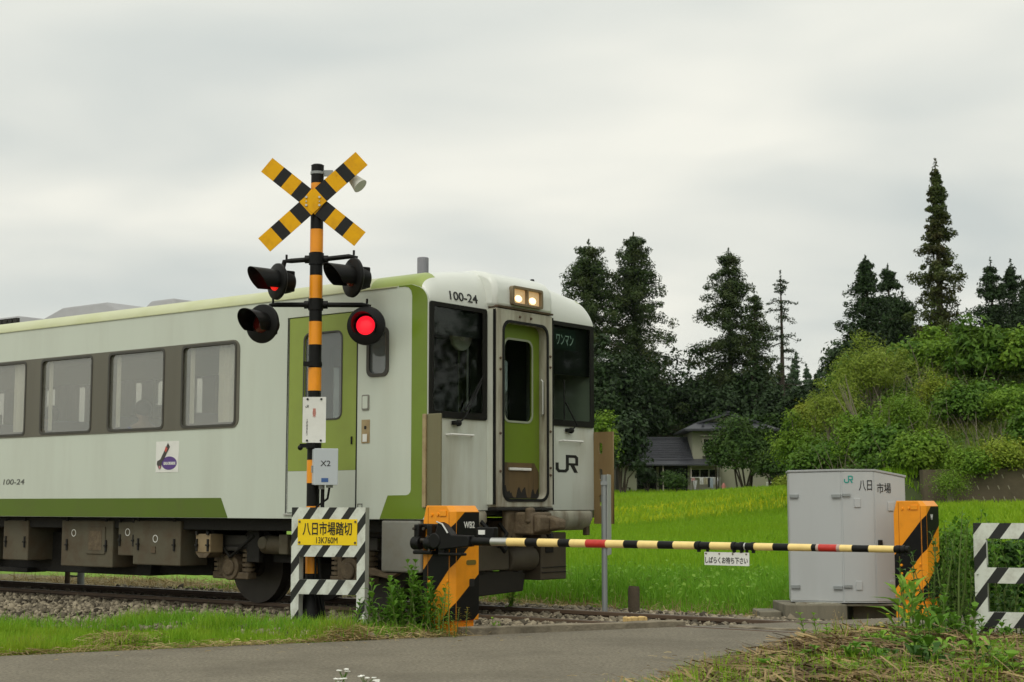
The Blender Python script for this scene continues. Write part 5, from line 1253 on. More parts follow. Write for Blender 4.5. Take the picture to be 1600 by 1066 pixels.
cloth('towel', 'white towel on the laundry pole left of the beige one', 'towel', 1087, 1092.6, 748, 758, (0.68, 0.68, 0.66))
cloth('towel', 'beige towel hanging between a white towel and dark trousers', 'towel', 1093.4, 1099, 748, 757.5, (0.48, 0.44, 0.33))
cloth('trousers', 'dark trousers hanging on the laundry pole', 'trousers', 1099.6, 1102.4, 748, 762, (0.03, 0.03, 0.035))
cloth('shirt', 'long pale blue shirt hanging right of the dark trousers', 'shirt', 1103, 1106.6, 748, 763, (0.5, 0.56, 0.62), 0.1)
cloth('shirt', 'white striped shirt, second piece from the right end of the laundry pole', 'shirt', 1107.2, 1111, 747.8, 758, (0.55, 0.55, 0.54))
cloth('shirt', 'white shirt at the right end of the laundry pole', 'shirt', 1111.8, 1116, 747.8, 759, (0.66, 0.66, 0.66))
q = pos(1131, 770, 113); pz = gz(q.x, q.y)
b = MB(); k_ = 113 / 2373; zt_ = q.z - pz
b.tube([(0, 0, zt_), (0, 0, zt_ + 5 * k_), (0, 0, zt_ + 13 * k_), (0, 0, zt_ + 15 * k_)], [0.17, 0.15, 0.10, 0.05], 10); b.tube([(-0.16, 0, zt_ + 9 * k_), (0, 0, zt_ + 12.5 * k_), (0.16, 0, zt_ + 9 * k_)], 0.045, 8)
gm = thing('garment', 'pink dress hanging on a garden stake right of the laundry', 'dress', (q.x, q.y, pz), 0); b.build('dress', mat('pink_cloth', (0.5, 0.2, 0.17), 0.9), gm, smooth=60)
b = MB(); b.cyl((0, 0, -0.1), (0, 0, zt_ + 15 * k_), 0.02, 0.02, 6); b.build('stake', C_TIMBD, gm)
for px, w_, hh, lab in ((978, 14, 9, 'dark garden bench by the pale porch wall of the farmhouse'), (1066, 16, 8, 'dark garden bench below the round bush by the laundry')):
    q = pos(px, 771, 114); k_ = 114 / 2373; z_ = gz(q.x, q.y); t = thing('garden_bench', lab, 'bench', (q.x, q.y, z_)); b = MB(); hgt = max(0.4, q.z - z_ + hh * k_)
    b.box(-w_ * k_ / 2, w_ * k_ / 2, -0.25, 0.25, hgt - 0.06, hgt); b.build('seat', M_HDK, t)
    for s in (-1, 1): b = MB(); b.box(s * w_ * k_ * 0.42 - 0.05, s * w_ * k_ * 0.42 + 0.05, -0.2, 0.2, -0.1, hgt - 0.061); b.build('leg', M_HDK, t)

# ------------------------------------------------------------------ trees
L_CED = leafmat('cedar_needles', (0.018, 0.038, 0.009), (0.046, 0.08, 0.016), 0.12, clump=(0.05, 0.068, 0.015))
L_CED2 = leafmat('cedar_needles_pale', (0.038, 0.062, 0.012), (0.08, 0.11, 0.02), 0.18, clump=(0.055, 0.048, 0.014))  # paler green needles, for the tallest cedar
L_CEDD = leafmat('cedar_needles_dark', (0.012, 0.028, 0.009), (0.03, 0.055, 0.014), 0.10, clump=(0.022, 0.05, 0.01))
L_DARK = leafmat('dark_broadleaf', (0.011, 0.027, 0.006), (0.026, 0.054, 0.01), 0.15, clump=(0.022, 0.05, 0.009), cscale=0.4)
L_TREE = leafmat('garden_tree_leaf', (0.025, 0.062, 0.01), (0.06, 0.12, 0.018), 0.2, clump=(0.06, 0.11, 0.015), cscale=0.7)
L_WIL = leafmat('willow_leaf', (0.17, 0.25, 0.03), (0.3, 0.37, 0.05), 0.35, clump=(0.19, 0.25, 0.03), cscale=0.5)
L_SHR = leafmat('shrub_leaf', (0.085, 0.18, 0.012), (0.2, 0.33, 0.03), 0.32, clump=(0.17, 0.26, 0.02), cscale=0.6)
L_SH2 = leafmat('shrub_deep_leaf', (0.045, 0.115, 0.010), (0.12, 0.23, 0.022), 0.3, clump=(0.10, 0.18, 0.015), cscale=0.8)
L_UND = leafmat('undergrowth_leaf', (0.03, 0.075, 0.008), (0.1, 0.185, 0.02), 0.25, clump=(0.16, 0.19, 0.035), cscale=0.35)  # leaf colour kept dark so hollows between the shrubs look shaded
L_SHY = leafmat('shrub_yellow_leaf', (0.16, 0.24, 0.015), (0.31, 0.38, 0.04), 0.32, clump=(0.25, 0.26, 0.03), cscale=0.6)
L_SHO = leafmat('shrub_orange_leaf', (0.2, 0.16, 0.018), (0.34, 0.23, 0.03), 0.3, clump=(0.16, 0.22, 0.02), cscale=0.8)
L_FAR = leafmat('far_forest_leaf', (0.028, 0.06, 0.022), (0.05, 0.09, 0.03), 0.1, clump=(0.05, 0.095, 0.03), cscale=0.06)
M_BARK = mat('bark', (0.065, 0.05, 0.036), 0.9, var=0.35, scale=5, bump=0.5)
M_BARKL = mat('bark_pale', (0.19, 0.165, 0.115), 0.85, var=0.25, scale=6, bump=0.4)

def cedar_mesh(Ht, R, rng, leaf=0.27, nleaf=56, gap=0.12, crown0=0.08, shape=0.8, knee=0.55, lev=0.95, clr=0.6, sparse=False):
    P = []; Nn = []; br = []
    z = Ht * crown0
    while z < Ht - 0.5:
        t = z / Ht
        r = R * min(1.0, ((1 - t) / knee) ** shape) * rng.uniform(0.8, 1.08)
        m = 4 if sparse else (7 if r > 2 else 5)
        a0 = rng.uniform(0, 6.28)
        for k in range(m):
            if rng.random() < gap: continue
            az = a0 + 6.283 * k / m + rng.normal(0, 0.25); L = r * (rng.uniform(0.62, 1.12) if not sparse else rng.uniform(0.35, 1.15))
            d = np.array([math.cos(az), math.sin(az)])
            rise = rng.uniform(-0.05, 0.3) if not sparse else rng.uniform(-0.3, 0.35)
            fr_ = ([0.12, 0.38, 0.66, 0.95] if L > 1.6 else [0.2, 0.55, 0.95])
            if sparse: fr_ = [0.3, 0.5, 0.7, 0.95]
            pts = []
            for f in fr_:
                c = np.array([d[0] * L * f, d[1] * L * f, z + L * (rise * f - 0.28 * f * f) + rng.normal(0, 0.12)])
                cr = clr * rng.uniform(0.65, 1.2) * (0.75 if f > 0.9 else 1.0) * min(1, 0.22 + r / 2.0)
                n = int(nleaf * rng.uniform(0.6, 1.3) * min(1.0, 0.3 + cr / clr * 0.8))
                o = unit(rng.normal(size=(n, 3))) * (rng.random((n, 1)) ** 0.4) * cr * np.array([1, 1, 0.75 if not sparse else 0.35])
                P.append(c + o); Nn.append(unit(o) * 0.7 + rng.normal(size=(n, 3)) * 0.5 + np.array([0, 0, 0.35]))
                pts.append(c)
            br.append((np.array([0, 0, z]), pts[-1]))
        z += lev * rng.uniform(0.75, 1.25) * (0.65 if r < 1.2 else 1.0)
    n = 40; hq = np.abs(rng.normal(0, 0.7, n)); top = np.stack([rng.normal(0, 1, n) * 0.16 * hq, rng.normal(0, 1, n) * 0.16 * hq, Ht - hq + 0.15], 1)
    P.append(top); Nn.append(rng.normal(size=(n, 3)))
    P = np.concatenate(P); Nn = np.concatenate(Nn)
    return leaf_quads(P, Nn, leaf, rng, 2.7), br
def cedar(label, px, top, Y, hw, m, seed, group=None, **k):
    rng = np.random.default_rng(seed)
    p = pos(px, top, Y); g = gz(p.x, p.y)
    t = thing('cedar_tree', label, 'tree', (p.x, p.y, g), 0, group)
    Ht = p.z - g
    (V, Q), br = cedar_mesh(Ht, hw * Y / 2373, rng, **k)
    np_mesh('crown', V, Q, m, t)
    b = MB(); r0 = 0.012 * Ht + 0.05
    b.tube([(0, 0, -0.5), (0, 0, Ht * 0.3), (0.05, 0, Ht * 0.7), (0, 0, Ht - 0.3)], [r0 * 1.2, r0, r0 * 0.5, 0.03], 8)
    for a, c in br[::2 if not k.get('sparse') else 1]: b.tube([a, (a + c) / 2 + np.array([0, 0, 0.1]), c], [0.06, 0.04, 0.015], 4, False)
    b.build('trunk', M_BARK, t)
    return t
cedar('tall dark cedar close behind the railcar front, left one of a pair', 920, 376, 130, 96, L_CED, 1, gap=0.03, knee=0.50, shape=0.6, nleaf=125, clr=0.85)
cedar('tall dark cedar right of its twin behind the railcar, gaps on its right side', 990, 366, 132, 82, L_CED, 2, gap=0.10, knee=0.46, shape=0.58, nleaf=125, clr=0.85)
cedar('tall dark cedar with a broken outline above the farmhouse', 1138, 390, 138, 76, L_CED, 3, gap=0.09, knee=0.48, shape=0.55, nleaf=125, clr=0.85)
cedar('shorter dark cedar leaning on the right side of the tall one above the farmhouse', 1178, 452, 136, 44, L_CED, 13, gap=0.15, nleaf=60, clr=0.8, knee=0.45, shape=0.6)
cedar('thin sparse conifer with bare layered branches right of the farmhouse roof', 1219, 425, 140, 92, L_CEDD, 4, sparse=True, gap=0.28, lev=0.8, nleaf=22, clr=0.62, leaf=0.24, crown0=0.2, knee=0.9, shape=0.75)
cedar('pointed dark cedar at the left of the group behind the bank', 1352, 402, 104, 84, L_CEDD, 5, gap=0.02, knee=0.8, shape=0.85, nleaf=95, clr=0.8)
cedar('shorter dark cedar between the pointed one and the tallest one on the bank', 1387, 415, 108, 74, L_CEDD, 6, gap=0.03, knee=0.75, shape=0.8, nleaf=90, clr=0.8)
cedar('broad dark cedar low behind the bank, left of the tallest cedar', 1410, 450, 100, 64, L_CEDD, 16, gap=0.03, nleaf=90, clr=0.8)
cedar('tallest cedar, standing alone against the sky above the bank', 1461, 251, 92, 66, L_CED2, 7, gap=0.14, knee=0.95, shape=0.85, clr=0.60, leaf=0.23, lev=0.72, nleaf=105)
cedar('dark cedar right of the tallest one, left one of two close tips', 1547, 406, 112, 66, L_CEDD, 8, gap=0.03, knee=0.75, nleaf=85, clr=0.78)
cedar('dark cedar right of the tallest one, right one of two close tips', 1579, 408, 114, 64, L_CEDD, 9, gap=0.03, knee=0.75, nleaf=85, clr=0.78)
cedar('dark cedar cut by the right edge of the picture', 1606, 425, 110, 62, L_CEDD, 10, gap=0.03, knee=0.75, nleaf=85, clr=0.78)

def clump_cloud(ctr, rad, n_clump, n_leaf, leaf, rng, cr=0.5, aspect=1.9, upb=0.5, shell=0.45, flat=0.8, axis=None):
    """leaf clumps spread through a lumpy ellipsoid, denser near its outside"""
    d = unit(rng.normal(size=(n_clump, 3))); d[:, 2] = np.where(d[:, 2] < -0.35, -d[:, 2] * 0.6, d[:, 2])
    lump = 1 + 0.26 * np.sin(d[:, 0] * 5 + rng.uniform(0, 6)) * np.cos(d[:, 1] * 4 + rng.uniform(0, 6)) + 0.12 * np.sin(d[:, 2] * 7 + rng.uniform(0, 6))
    f = (shell + (1 - shell) * rng.random(n_clump) ** 0.6) * lump
    spr = (rng.random(n_clump) < 0.14) & (d[:, 2] > 0); f = np.where(spr, f * rng.uniform(1.05, 1.32, n_clump), f)
    C_ = np.asarray(ctr) + d * f[:, None] * np.asarray(rad)
    P, Nn = [], []
    for c, dd, sp in zip(C_, d, spr):
        n = int(n_leaf * rng.uniform(0.4, 1.5) * (0.45 if sp else 1)); r = cr * rng.uniform(0.5, 1.45) * (0.6 if sp else 1)
        o = unit(rng.normal(size=(n, 3))) * (rng.random((n, 1)) ** 0.45) * r * np.array([1, 1, flat])
        P.append(c + o); Nn.append(unit(o) * 0.5 + dd * 0.35 + np.array([0, 0, upb]) + rng.normal(size=(n, 3)) * 0.45)
    return leaf_quads(np.concatenate(P), np.concatenate(Nn), leaf, rng, aspect, axis), C_
def bush(name, label, cat, px, top, bot, hw, Y, m, seed, nc=60, nl=45, leaf=0.16, cr=0.45, stems=6, bark=None, group=None, asp=1.9, shell=0.4, base=None):
    rng = np.random.default_rng(seed)
    p1_, p0_ = pos(px, top, Y), pos(px, bot, Y)
    g = gz(p1_.x, p1_.y)
    t = thing(name, label, cat, (p1_.x, p1_.y, g), 0, group)
    zt, zb = p1_.z - g, max(p0_.z - g, -0.3)
    ry = hw * Y / 2373
    c = (0, 0, (zt + zb) / 2); rad = (ry, ry * 0.85, (zt - zb) / 2)
    (V, Q), C_ = clump_cloud(c, np.array(rad) * 0.94, nc, nl, leaf, rng, cr, asp, shell=shell)
    np_mesh('crown', V, Q, m, t)
    b = MB()
    for k in range(stems):
        e = C_[rng.integers(len(C_))]; mid = np.array([e[0] * 0.35, e[1] * 0.35, (e[2]) * 0.55])
        r = 0.02 + 0.012 * (zt) ; s0 = np.array([rng.normal(0, 0.1 * ry), rng.normal(0, 0.1 * ry), -0.3])
        b.tube([s0, mid, e], [r, r * 0.6, r * 0.2], 6, False)
    b.build('trunk', bark or M_BARK, t)
    return t
# garden trees round the farmhouse
bush('garden_tree', 'dark round-headed garden tree in front of the right half of the farmhouse', 'tree', 1163, 650, 768, 56, 107, L_TREE, 21, 300, 60, 0.24, 0.75, 8)
bush('garden_tree', 'lower spreading branch tree against the farmhouse window, left of the round-headed tree', 'tree', 1120, 690, 722, 16, 108, L_TREE, 22, 30, 40, 0.22, 0.5, 3)
bush('garden_bush', 'round green bush in front of the farmhouse sliding doors', 'bush', 1054, 738, 769, 19, 110, L_TREE, 23, 60, 45, 0.17, 0.45, 4)
bush('garden_bush', 'dark thin bush by the pale porch wall of the farmhouse', 'bush', 1012, 728, 768, 17, 112, L_DARK, 24, 35, 30, 0.2, 0.5, 6)
bush('garden_tree', 'bright green young tree seen just right of the railcar front', 'tree', 940, 650, 742, 24, 85, L_SHR, 25, 90, 40, 0.2, 0.5, 4)
bush('garden_bush', 'low bright bush at the field edge right of the farmhouse', 'bush', 1222, 745, 775, 14, 95, L_SHY, 26, 40, 40, 0.15, 0.4, 3)
bush('garden_tree', 'leafy tree hiding the right end of the farmhouse', 'tree', 1205, 690, 768, 30, 105, L_TREE, 27, 120, 50, 0.22, 0.65, 5)
# dark trees massed behind the house
for i, (px, top, Y, hw, lab) in enumerate([
        (885, 470, 125, 34, 'dark tree directly behind the railcar roof end'), (912, 560, 112, 44, 'dark low tree behind the railcar right windscreen'),
        (958, 520, 122, 46, 'dark broad tree below the cedar pair'), (1003, 545, 126, 44, 'dark broad tree left of the farmhouse wing roof'),
        (1046, 545, 134, 40, 'dark tree rising behind the farmhouse wing roof'), (1086, 548, 138, 40, 'dark tree directly behind the farmhouse gable'),
        (1125, 580, 132, 46, 'dark tree behind the upper storey, under the open cedar'), (1170, 560, 134, 46, 'dark tree right of the farmhouse gable'),
        (1213, 590, 124, 44, 'dark tree under the sparse conifer'), (1252, 600, 122, 40, 'dark tree left of the bright willow'),
        (970, 640, 110, 36, 'dark low tree left of the farmhouse porch'), (1335, 520, 96, 46, 'dark tree at the foot of the pointed cedar')]):
    bush('dark_tree', lab, 'tree', px, top, 768, hw, Y, L_DARK if i % 2 else L_CEDD, 40 + i, 150, 42, 0.38, 0.95, 6, group='dark trees behind the farmhouse', shell=0.25)

# shrubs on the bank (px, top, bottom, half width, distance, material, leaf, label)
BANK = [
    (1362, 524, 660, 66, 64, L_WIL, 0.15, 'large feathery pale green willow at the top of the bank', 210, 'willow_tree'),
    (1302, 588, 715, 42, 62, L_WIL, 0.14, 'smaller feathery willow lower on the left end of the bank', 120, 'willow_tree'),
    (1246, 652, 762, 42, 66, L_SHR, 0.17, 'broad-leaved shrub at the left foot of the bank behind the grey cabinet', 110, 'shrub'),
    (1292, 690, 770, 50, 58, L_SH2, 0.15, 'low spreading shrub just above the grey cabinet roof', 120, 'shrub'),
    (1343, 640, 765, 46, 56, L_SHR, 0.15, 'mid green shrub right of the bare slanting stems', 140, 'shrub'),
    (1478, 522, 620, 50, 69, L_SHR, 0.24, 'broad-leaved tree below the tallest cedar', 120, 'broadleaf_tree'),
    (1545, 502, 620, 58, 67, L_SH2, 0.26, 'broad-leaved tree with large drooping leaves near the right picture edge', 140, 'broadleaf_tree'),
    (1604, 506, 600, 40, 66, L_SHR, 0.24, 'broad-leaved tree cut by the right picture edge', 80, 'broadleaf_tree'),
    (1425, 535, 640, 46, 70, L_SH2, 0.19, 'dense shrub between the willow and the broad-leaved tree', 110, 'shrub'),
    (1462, 585, 650, 30, 62, L_SHY, 0.14, 'yellow green shrub with an orange tinge in the middle of the bank', 70, 'shrub'),
    (1412, 612, 715, 48, 59, L_SHR, 0.15, 'fresh green shrub in the centre of the bank', 130, 'shrub'),
    (1384, 672, 775, 46, 54, L_SH2, 0.14, 'dark green shrub at the foot of the bank over the end of the wall', 140, 'shrub'),
    (1500, 600, 672, 44, 60, L_SH2, 0.15, 'green shrub under the broad-leaved tree below the tallest cedar', 100, 'shrub'),
    (1438, 680, 778, 42, 51.5, L_SHR, 0.13, 'leafy shrub hanging over the left end of the wall', 140, 'shrub'),
    (1482, 735, 782, 24, 49.2, L_SHR, 0.11, 'small plant growing down the face of the retaining wall', 60, 'shrub'),
    (1565, 690, 752, 46, 50.5, L_SHY, 0.13, 'yellowish shrub spilling over the top of the retaining wall', 120, 'shrub'),
    (1612, 640, 740, 38, 52, L_SH2, 0.14, 'green shrub at the right picture edge above the wall', 90, 'shrub'),
    (1518, 705, 752, 34, 50.3, L_SHR, 0.12, 'green shrub on the wall top left of the yellowish one', 80, 'shrub'),
    (1585, 606, 665, 44, 58, L_SHR, 0.15, 'green shrub under the brown hut roof', 90, 'shrub'),
    (1322, 548, 660, 30, 66, L_SH2, 0.17, 'thin young tree at the left shoulder of the bank beside the willow', 55, 'broadleaf_tree'),
    (1268, 612, 720, 26, 68, L_SHY, 0.15, 'pale young tree at the lower left end of the bank', 50, 'broadleaf_tree'),
    (1455, 508, 600, 26, 72, L_SHR, 0.18, 'slim young tree on the bank top just left of the tallest cedar', 45, 'broadleaf_tree'),
    (1512, 500, 590, 26, 72, L_SH2, 0.2, 'slim dark young tree on the bank top right of the tallest cedar', 45, 'broadleaf_tree'),
    (1540, 600, 660, 36, 61, L_SH2, 0.16, 'green shrub between the hut and the broad-leaved tree', 80, 'shrub'),
]
for i, (px, top, bot, hw, Y, m, lf, lab, nc, nm) in enumerate(BANK):
    bush(nm, lab, 'tree' if 'tree' in nm else 'shrub', px, top, bot, hw, Y, m, 80 + i, int(nc * 1.1), 60, lf * ([0.8, 1.35, 1.0, 1.2, 0.7][i % 5] if m is not L_WIL else 1.0), 0.5, 12 if m is L_WIL else 7, M_BARKL, asp=4.2 if m is L_WIL else [1.5, 2.2, 3.2, 1.8][i % 4], shell=[0.15, 0.35][i % 2])
# bare slanting stems among the shrubs
rng = np.random.default_rng(5); b = MB(); q0 = pos(1345, 690, 56.5); g0 = gz(q0.x, q0.y)
for k in range(7):
    a = pos(1350 + rng.normal(0, 6), 680 + rng.normal(0, 6), 56.4); e = pos(1318 + rng.normal(0, 12), 610 + rng.normal(0, 14), 56.6)
    b.tube([Vector((a.x - q0.x, 0, -0.2)), Vector((a.x - q0.x, 0, a.z - g0)), (a + e) / 2 - Vector((q0.x, q0.y, g0 + 0.15)), e - Vector((q0.x, q0.y, g0))], [0.04, 0.035, 0.025, 0.01], 6)
o = b.build('bare_shrub', M_BARKL, None, smooth=60, loc=(q0.x, q0.y, g0)); tag(o, 'bundle of bare pale stems slanting left out of the bank', 'shrub')
P = [(rng.uniform(11.5, 23), rng.uniform(52.5, 70)) for k in range(300)]; b = MB()
for x, y in P:
    if x < 0.2 * y: continue
    g = gz(x, y); hh_ = rng.uniform(0.8, 2.0); l = rng.normal(-0.3, 0.5, 2)
    b.tube([(x, y, g - 0.1), (x + l[0] * 0.4, y + l[1] * 0.4, g + hh_ * 0.6), (x + l[0], y + l[1], g + hh_)], [0.022, 0.016, 0.006], 4, False)
tag(b.build('bank_twigs', M_BARKL, None), 'thin bare twigs sticking out of the undergrowth on the bank', 'twigs', kind='stuff')
# retaining wall
M_WALL = mat('stone_block_wall', (0.10, 0.08, 0.05), 0.9, var=0.3, scale=3, dirt=(0.035, 0.03, 0.016), dirt_amt=0.8, dirt_scale=1.5, bump=0.5, bump_scale=8)
wl = thing('retaining_wall', 'brown stone block retaining wall at the foot of the shrub bank', 'wall', (13.55, 50.0, 0))
b = MB(); b.add([(0, 0, 0.6), (9, -0.8, 0.6), (9, -0.5, 2.42), (0, 0.3, 2.30), (0, 0.6, 0.6), (9, 0.2, 0.6), (9, 0.2, 2.42), (0, 0.7, 2.30)], [(0, 1, 2, 3), (7, 6, 5, 4), (3, 2, 6, 7), (0, 3, 7, 4), (1, 5, 6, 2)]); b.build('wall_face', M_WALL, wl)
b = MB(); rngw = np.random.default_rng(3)
for i in range(26):
    for j in range(4):
        x = 0.4 + i * 0.33 + (j % 2) * 0.16; z = 0.95 + j * 0.36; yy = -0.0889 * x + 0.3 * (z - 0.6) / 1.7
        if rngw.random() < 0.25: continue
        b.add([(x - 0.03, yy - 0.012, z + 0.10), (x, yy - 0.012, z + 0.11), (x + 0.06, yy - 0.012, z - 0.05), (x + 0.03, yy - 0.012, z - 0.05), (x - 0.03, yy + 0.03, z + 0.10), (x, yy + 0.03, z + 0.11), (x + 0.06, yy + 0.03, z - 0.05), (x + 0.03, yy + 0.03, z - 0.05)], [(0, 3, 2, 1), (0, 1, 5, 4), (1, 2, 6, 5), (2, 3, 7, 6), (3, 0, 4, 7)])
b.build('joint_mortar', mat('pale_mortar', (0.30, 0.27, 0.2), 0.9, var=0.2), wl)
# brown hut roof at the right picture edge
q = pos(1578, 604, 71); ht = thing('hut', 'brown roofed hut peeping over the bank at the right picture edge', 'hut', (q.x, q.y, gz(q.x, q.y))); zz_ = q.z - ht.location.z
b = MB(); b.add([(0, 0, zz_), (3.2, 0, zz_ + 0.2), (3.2, 2.0, zz_ + 1.25), (0.9, 2.0, zz_ + 0.85), (3.2, 4, zz_), (0, 4, zz_)], [(0, 1, 2, 3), (3, 2, 4, 5), (0, 3, 5)]); b.build('roof', mat('hut_roof_brown', (0.10, 0.075, 0.05), 0.8, var=0.2), ht)
b = MB(); b.box(0.6, 3.1, 0.4, 3.6, -0.5, zz_); b.build('wall', M_HDK, ht)

# far wood and far wooded hill
def hillz(X, Y): return 3 + 17 * np.exp(-((X - 92) / 38) ** 2) + 6 * np.exp(-((X - 30) / 60) ** 2)
hxs = np.linspace(-40, 220, 40); hys = np.linspace(330, 520, 12)
A, B_ = np.meshgrid(hxs, hys); Zh = np.where(B_ < 340, 5, hillz(A, B_) * sstep(325, 400, B_) + 5)
ii = (np.arange(11)[:, None] * 40 + np.arange(39)[None]).reshape(-1)
hl = np_mesh('hill', np.stack([A, B_, Zh], -1).reshape(-1, 3), np.stack([ii, ii + 1, ii + 41, ii + 40], 1), M_BANK); tag(hl, kind='structure')
rng = np.random.default_rng(11); parts = []
for k in range(190):
    x = rng.uniform(15, 150); y = rng.uniform(340, 440); zb_ = float(hillz(x, y) * sstep(325, 400, y) + 5); Ht = rng.uniform(11, 17)
    (V, Q), _ = cedar_mesh(Ht, rng.uniform(2.2, 3.2), rng, leaf=0.8, nleaf=16, gap=0.0, clr=1.0, lev=1.6, knee=0.85)
    parts.append((V + np.array([x, y, zb_ - 1]), Q))
V, Q = merge(parts); tag(np_mesh('hill_forest', V, Q, L_FAR), 'far hazy forest of conifers on the hill behind the trees', 'forest', kind='stuff')
parts = []
for k in range(125):
    px = rng.uniform(640, 1340); Y = rng.uniform(150, 200); topy = rng.uniform(580, 640) + 15 * math.sin(px * 0.02)
    p = pos(px, topy, Y); g = gz(p.x, p.y); Ht = p.z - g
    (V, Q), _ = cedar_mesh(Ht, rng.uniform(2.6, 4.0), rng, leaf=0.6, nleaf=16, gap=0.0, clr=0.95, lev=1.5, knee=0.7)
    parts.append((V + np.array([p.x, p.y, g]), Q))
for k in range(46):                                   # the wood goes on round to the right of the picture
    y = rng.uniform(-25, 62); x = rng.uniform(34, 52) + max(0, y) * 0.12; g = gz(x, y); Ht = rng.uniform(13, 21)
    (V, Q), _ = cedar_mesh(Ht, rng.uniform(2.6, 4.0), rng, leaf=0.6, nleaf=16, gap=0.0, clr=0.95, lev=1.5, knee=0.7)
    parts.append((V + np.array([x, y, g]), Q))
V, Q = merge(parts); tag(np_mesh('background_wood', V, Q, L_CEDD), 'dark wood closing the view behind the farmhouse', 'wood', kind='stuff')
# ------------------------------------------------------------------ ballast
M_STONE = leafmat('ballast_stone', (0.030, 0.024, 0.016), (0.34, 0.29, 0.205), 0.0, 0.85)
_nt = M_STONE.node_tree
rng = np.random.default_rng(31)
ico = bmesh.new(); bmesh.ops.create_icosphere(ico, subdivisions=1, radius=1.0)
IV = np.array([v.co[:] for v in ico.verts]); IF = np.array([[v.index for v in f.verts] for f in ico.faces]); ico.free()
def road_side(X, Y): return (Y - 13.298) - 0.5 * (X + 0.883)           # >0: left of the road edge
def stones(name, label, n_, u0_, u1_, n0_, n1_, size, cond=None, lift=0.045):
    u = rng.uniform(u0_, u1_, n_); n = rng.uniform(n0_, n1_, n_)
    X = U[0] * u + NN[0] * n; Y = U[1] * u + NN[1] * n
    ok = (road_side(X, Y) > 0.13) & (np.abs(X) < 0.37 * Y + 0.6) & ~((np.abs(n - TRK + 0.565) < 0.07) | (np.abs(n - TRK - 0.565) < 0.07))
    ok &= ~((np.hypot(X + 0.56, Y - 14.1) < 0.3)) & (np.hypot(X + 2.02, Y - 15.5) > 0.2)
    if cond is not None: ok &= cond(X, Y, n)
    X, Y, n = X[ok], Y[ok], n[ok]; k = len(X)
    Z = zg(X, Y) + rng.uniform(0.0, lift, k)
    s = size * rng.lognormal(0, 0.28, k)[:, None] * rng.uniform(0.55, 1.15, (k, 3))
    T = IV[None] * (1 + rng.normal(0, 0.14, (k, 12, 1))) * s[:, None, :]
    q = unit(rng.normal(size=(k, 4))); w, x, y, z = q.T
    Rm = np.stack([1 - 2 * (y * y + z * z), 2 * (x * y - z * w), 2 * (x * z + y * w), 2 * (x * y + z * w), 1 - 2 * (x * x + z * z), 2 * (y * z - x * w), 2 * (x * z - y * w), 2 * (y * z + x * w), 1 - 2 * (x * x + y * y)], 1).reshape(k, 3, 3)
    T = np.einsum('kij,kvj->kvi', Rm, T) + np.stack([X, Y, Z], 1)[:, None, :]
    F = (IF[None] + 12 * np.arange(k)[:, None, None]).reshape(-1, 3)
    tag(np_mesh(name, T.reshape(-1, 3), F, M_STONE), label, 'ballast', kind='stuff')
stones('ballast_stones', 'grey brown ballast stones heaped along the near side of the rails', 30000, -19.5, -8.6, 9.5, 12.45, 0.029)
stones('ballast_stones', 'ballast stones between and beyond the rails', 19000, -19.5, -6.0, 12.62, 15.5, 0.029, cond=lambda X, Y, n: ~((n > 14.2) & (X < -0.6) & (rng.random(len(X)) < 0.6)))
# ------------------------------------------------------------------ grasses
L_GRS = leafmat('verge_grass', (0.14, 0.31, 0.01), (0.28, 0.46, 0.03), 0.35, clump=(0.27, 0.38, 0.025), cscale=1.3)
L_GRT = leafmat('tall_grass', (0.1, 0.26, 0.014), (0.23, 0.44, 0.035), 0.35, clump=(0.18, 0.38, 0.025), cscale=1.0)
L_RICE = leafmat('rice_leaf', (0.165, 0.325, 0.01), (0.26, 0.43, 0.02), 0.38, clump=(0.21, 0.36, 0.012), cscale=0.12)
L_MEAD = leafmat('meadow_grass', (0.17, 0.33, 0.01), (0.29, 0.45, 0.02), 0.35, clump=(0.27, 0.4, 0.018), cscale=0.09)
L_YEL = leafmat('yellow_weed', (0.36, 0.44, 0.01), (0.58, 0.58, 0.015), 0.3, clump=(0.3, 0.44, 0.012), cscale=0.12)
L_DRY = leafmat('dry_grass', (0.3, 0.22, 0.09), (0.52, 0.41, 0.2), 0.2, clump=(0.22, 0.15, 0.06), cscale=2.5)
L_WEED = leafmat('weed_leaf', (0.075, 0.19, 0.016), (0.16, 0.32, 0.035), 0.3, clump=(0.13, 0.27, 0.025), cscale=2.0)
L_WEEDL = leafmat('weed_leaf_light', (0.16, 0.32, 0.03), (0.27, 0.46, 0.06), 0.35)
L_WEEDD = leafmat('weed_leaf_dark', (0.03, 0.085, 0.012), (0.07, 0.15, 0.022), 0.25)
def scatter(n, x0, x1, y0, y1, cond):
    X = rng.uniform(x0, x1, n); Y = rng.uniform(y0, y1, n); ok = cond(X, Y) & (np.abs(X) < 0.375 * Y + 0.5)
    X, Y = X[ok], Y[ok]; return np.stack([X, Y, zg(X, Y) - 0.01], 1)
def grass(name, label, parts, m):
    V, Q = merge(parts); return tag(np_mesh(name, V, Q, m), label, 'grass', kind='stuff')
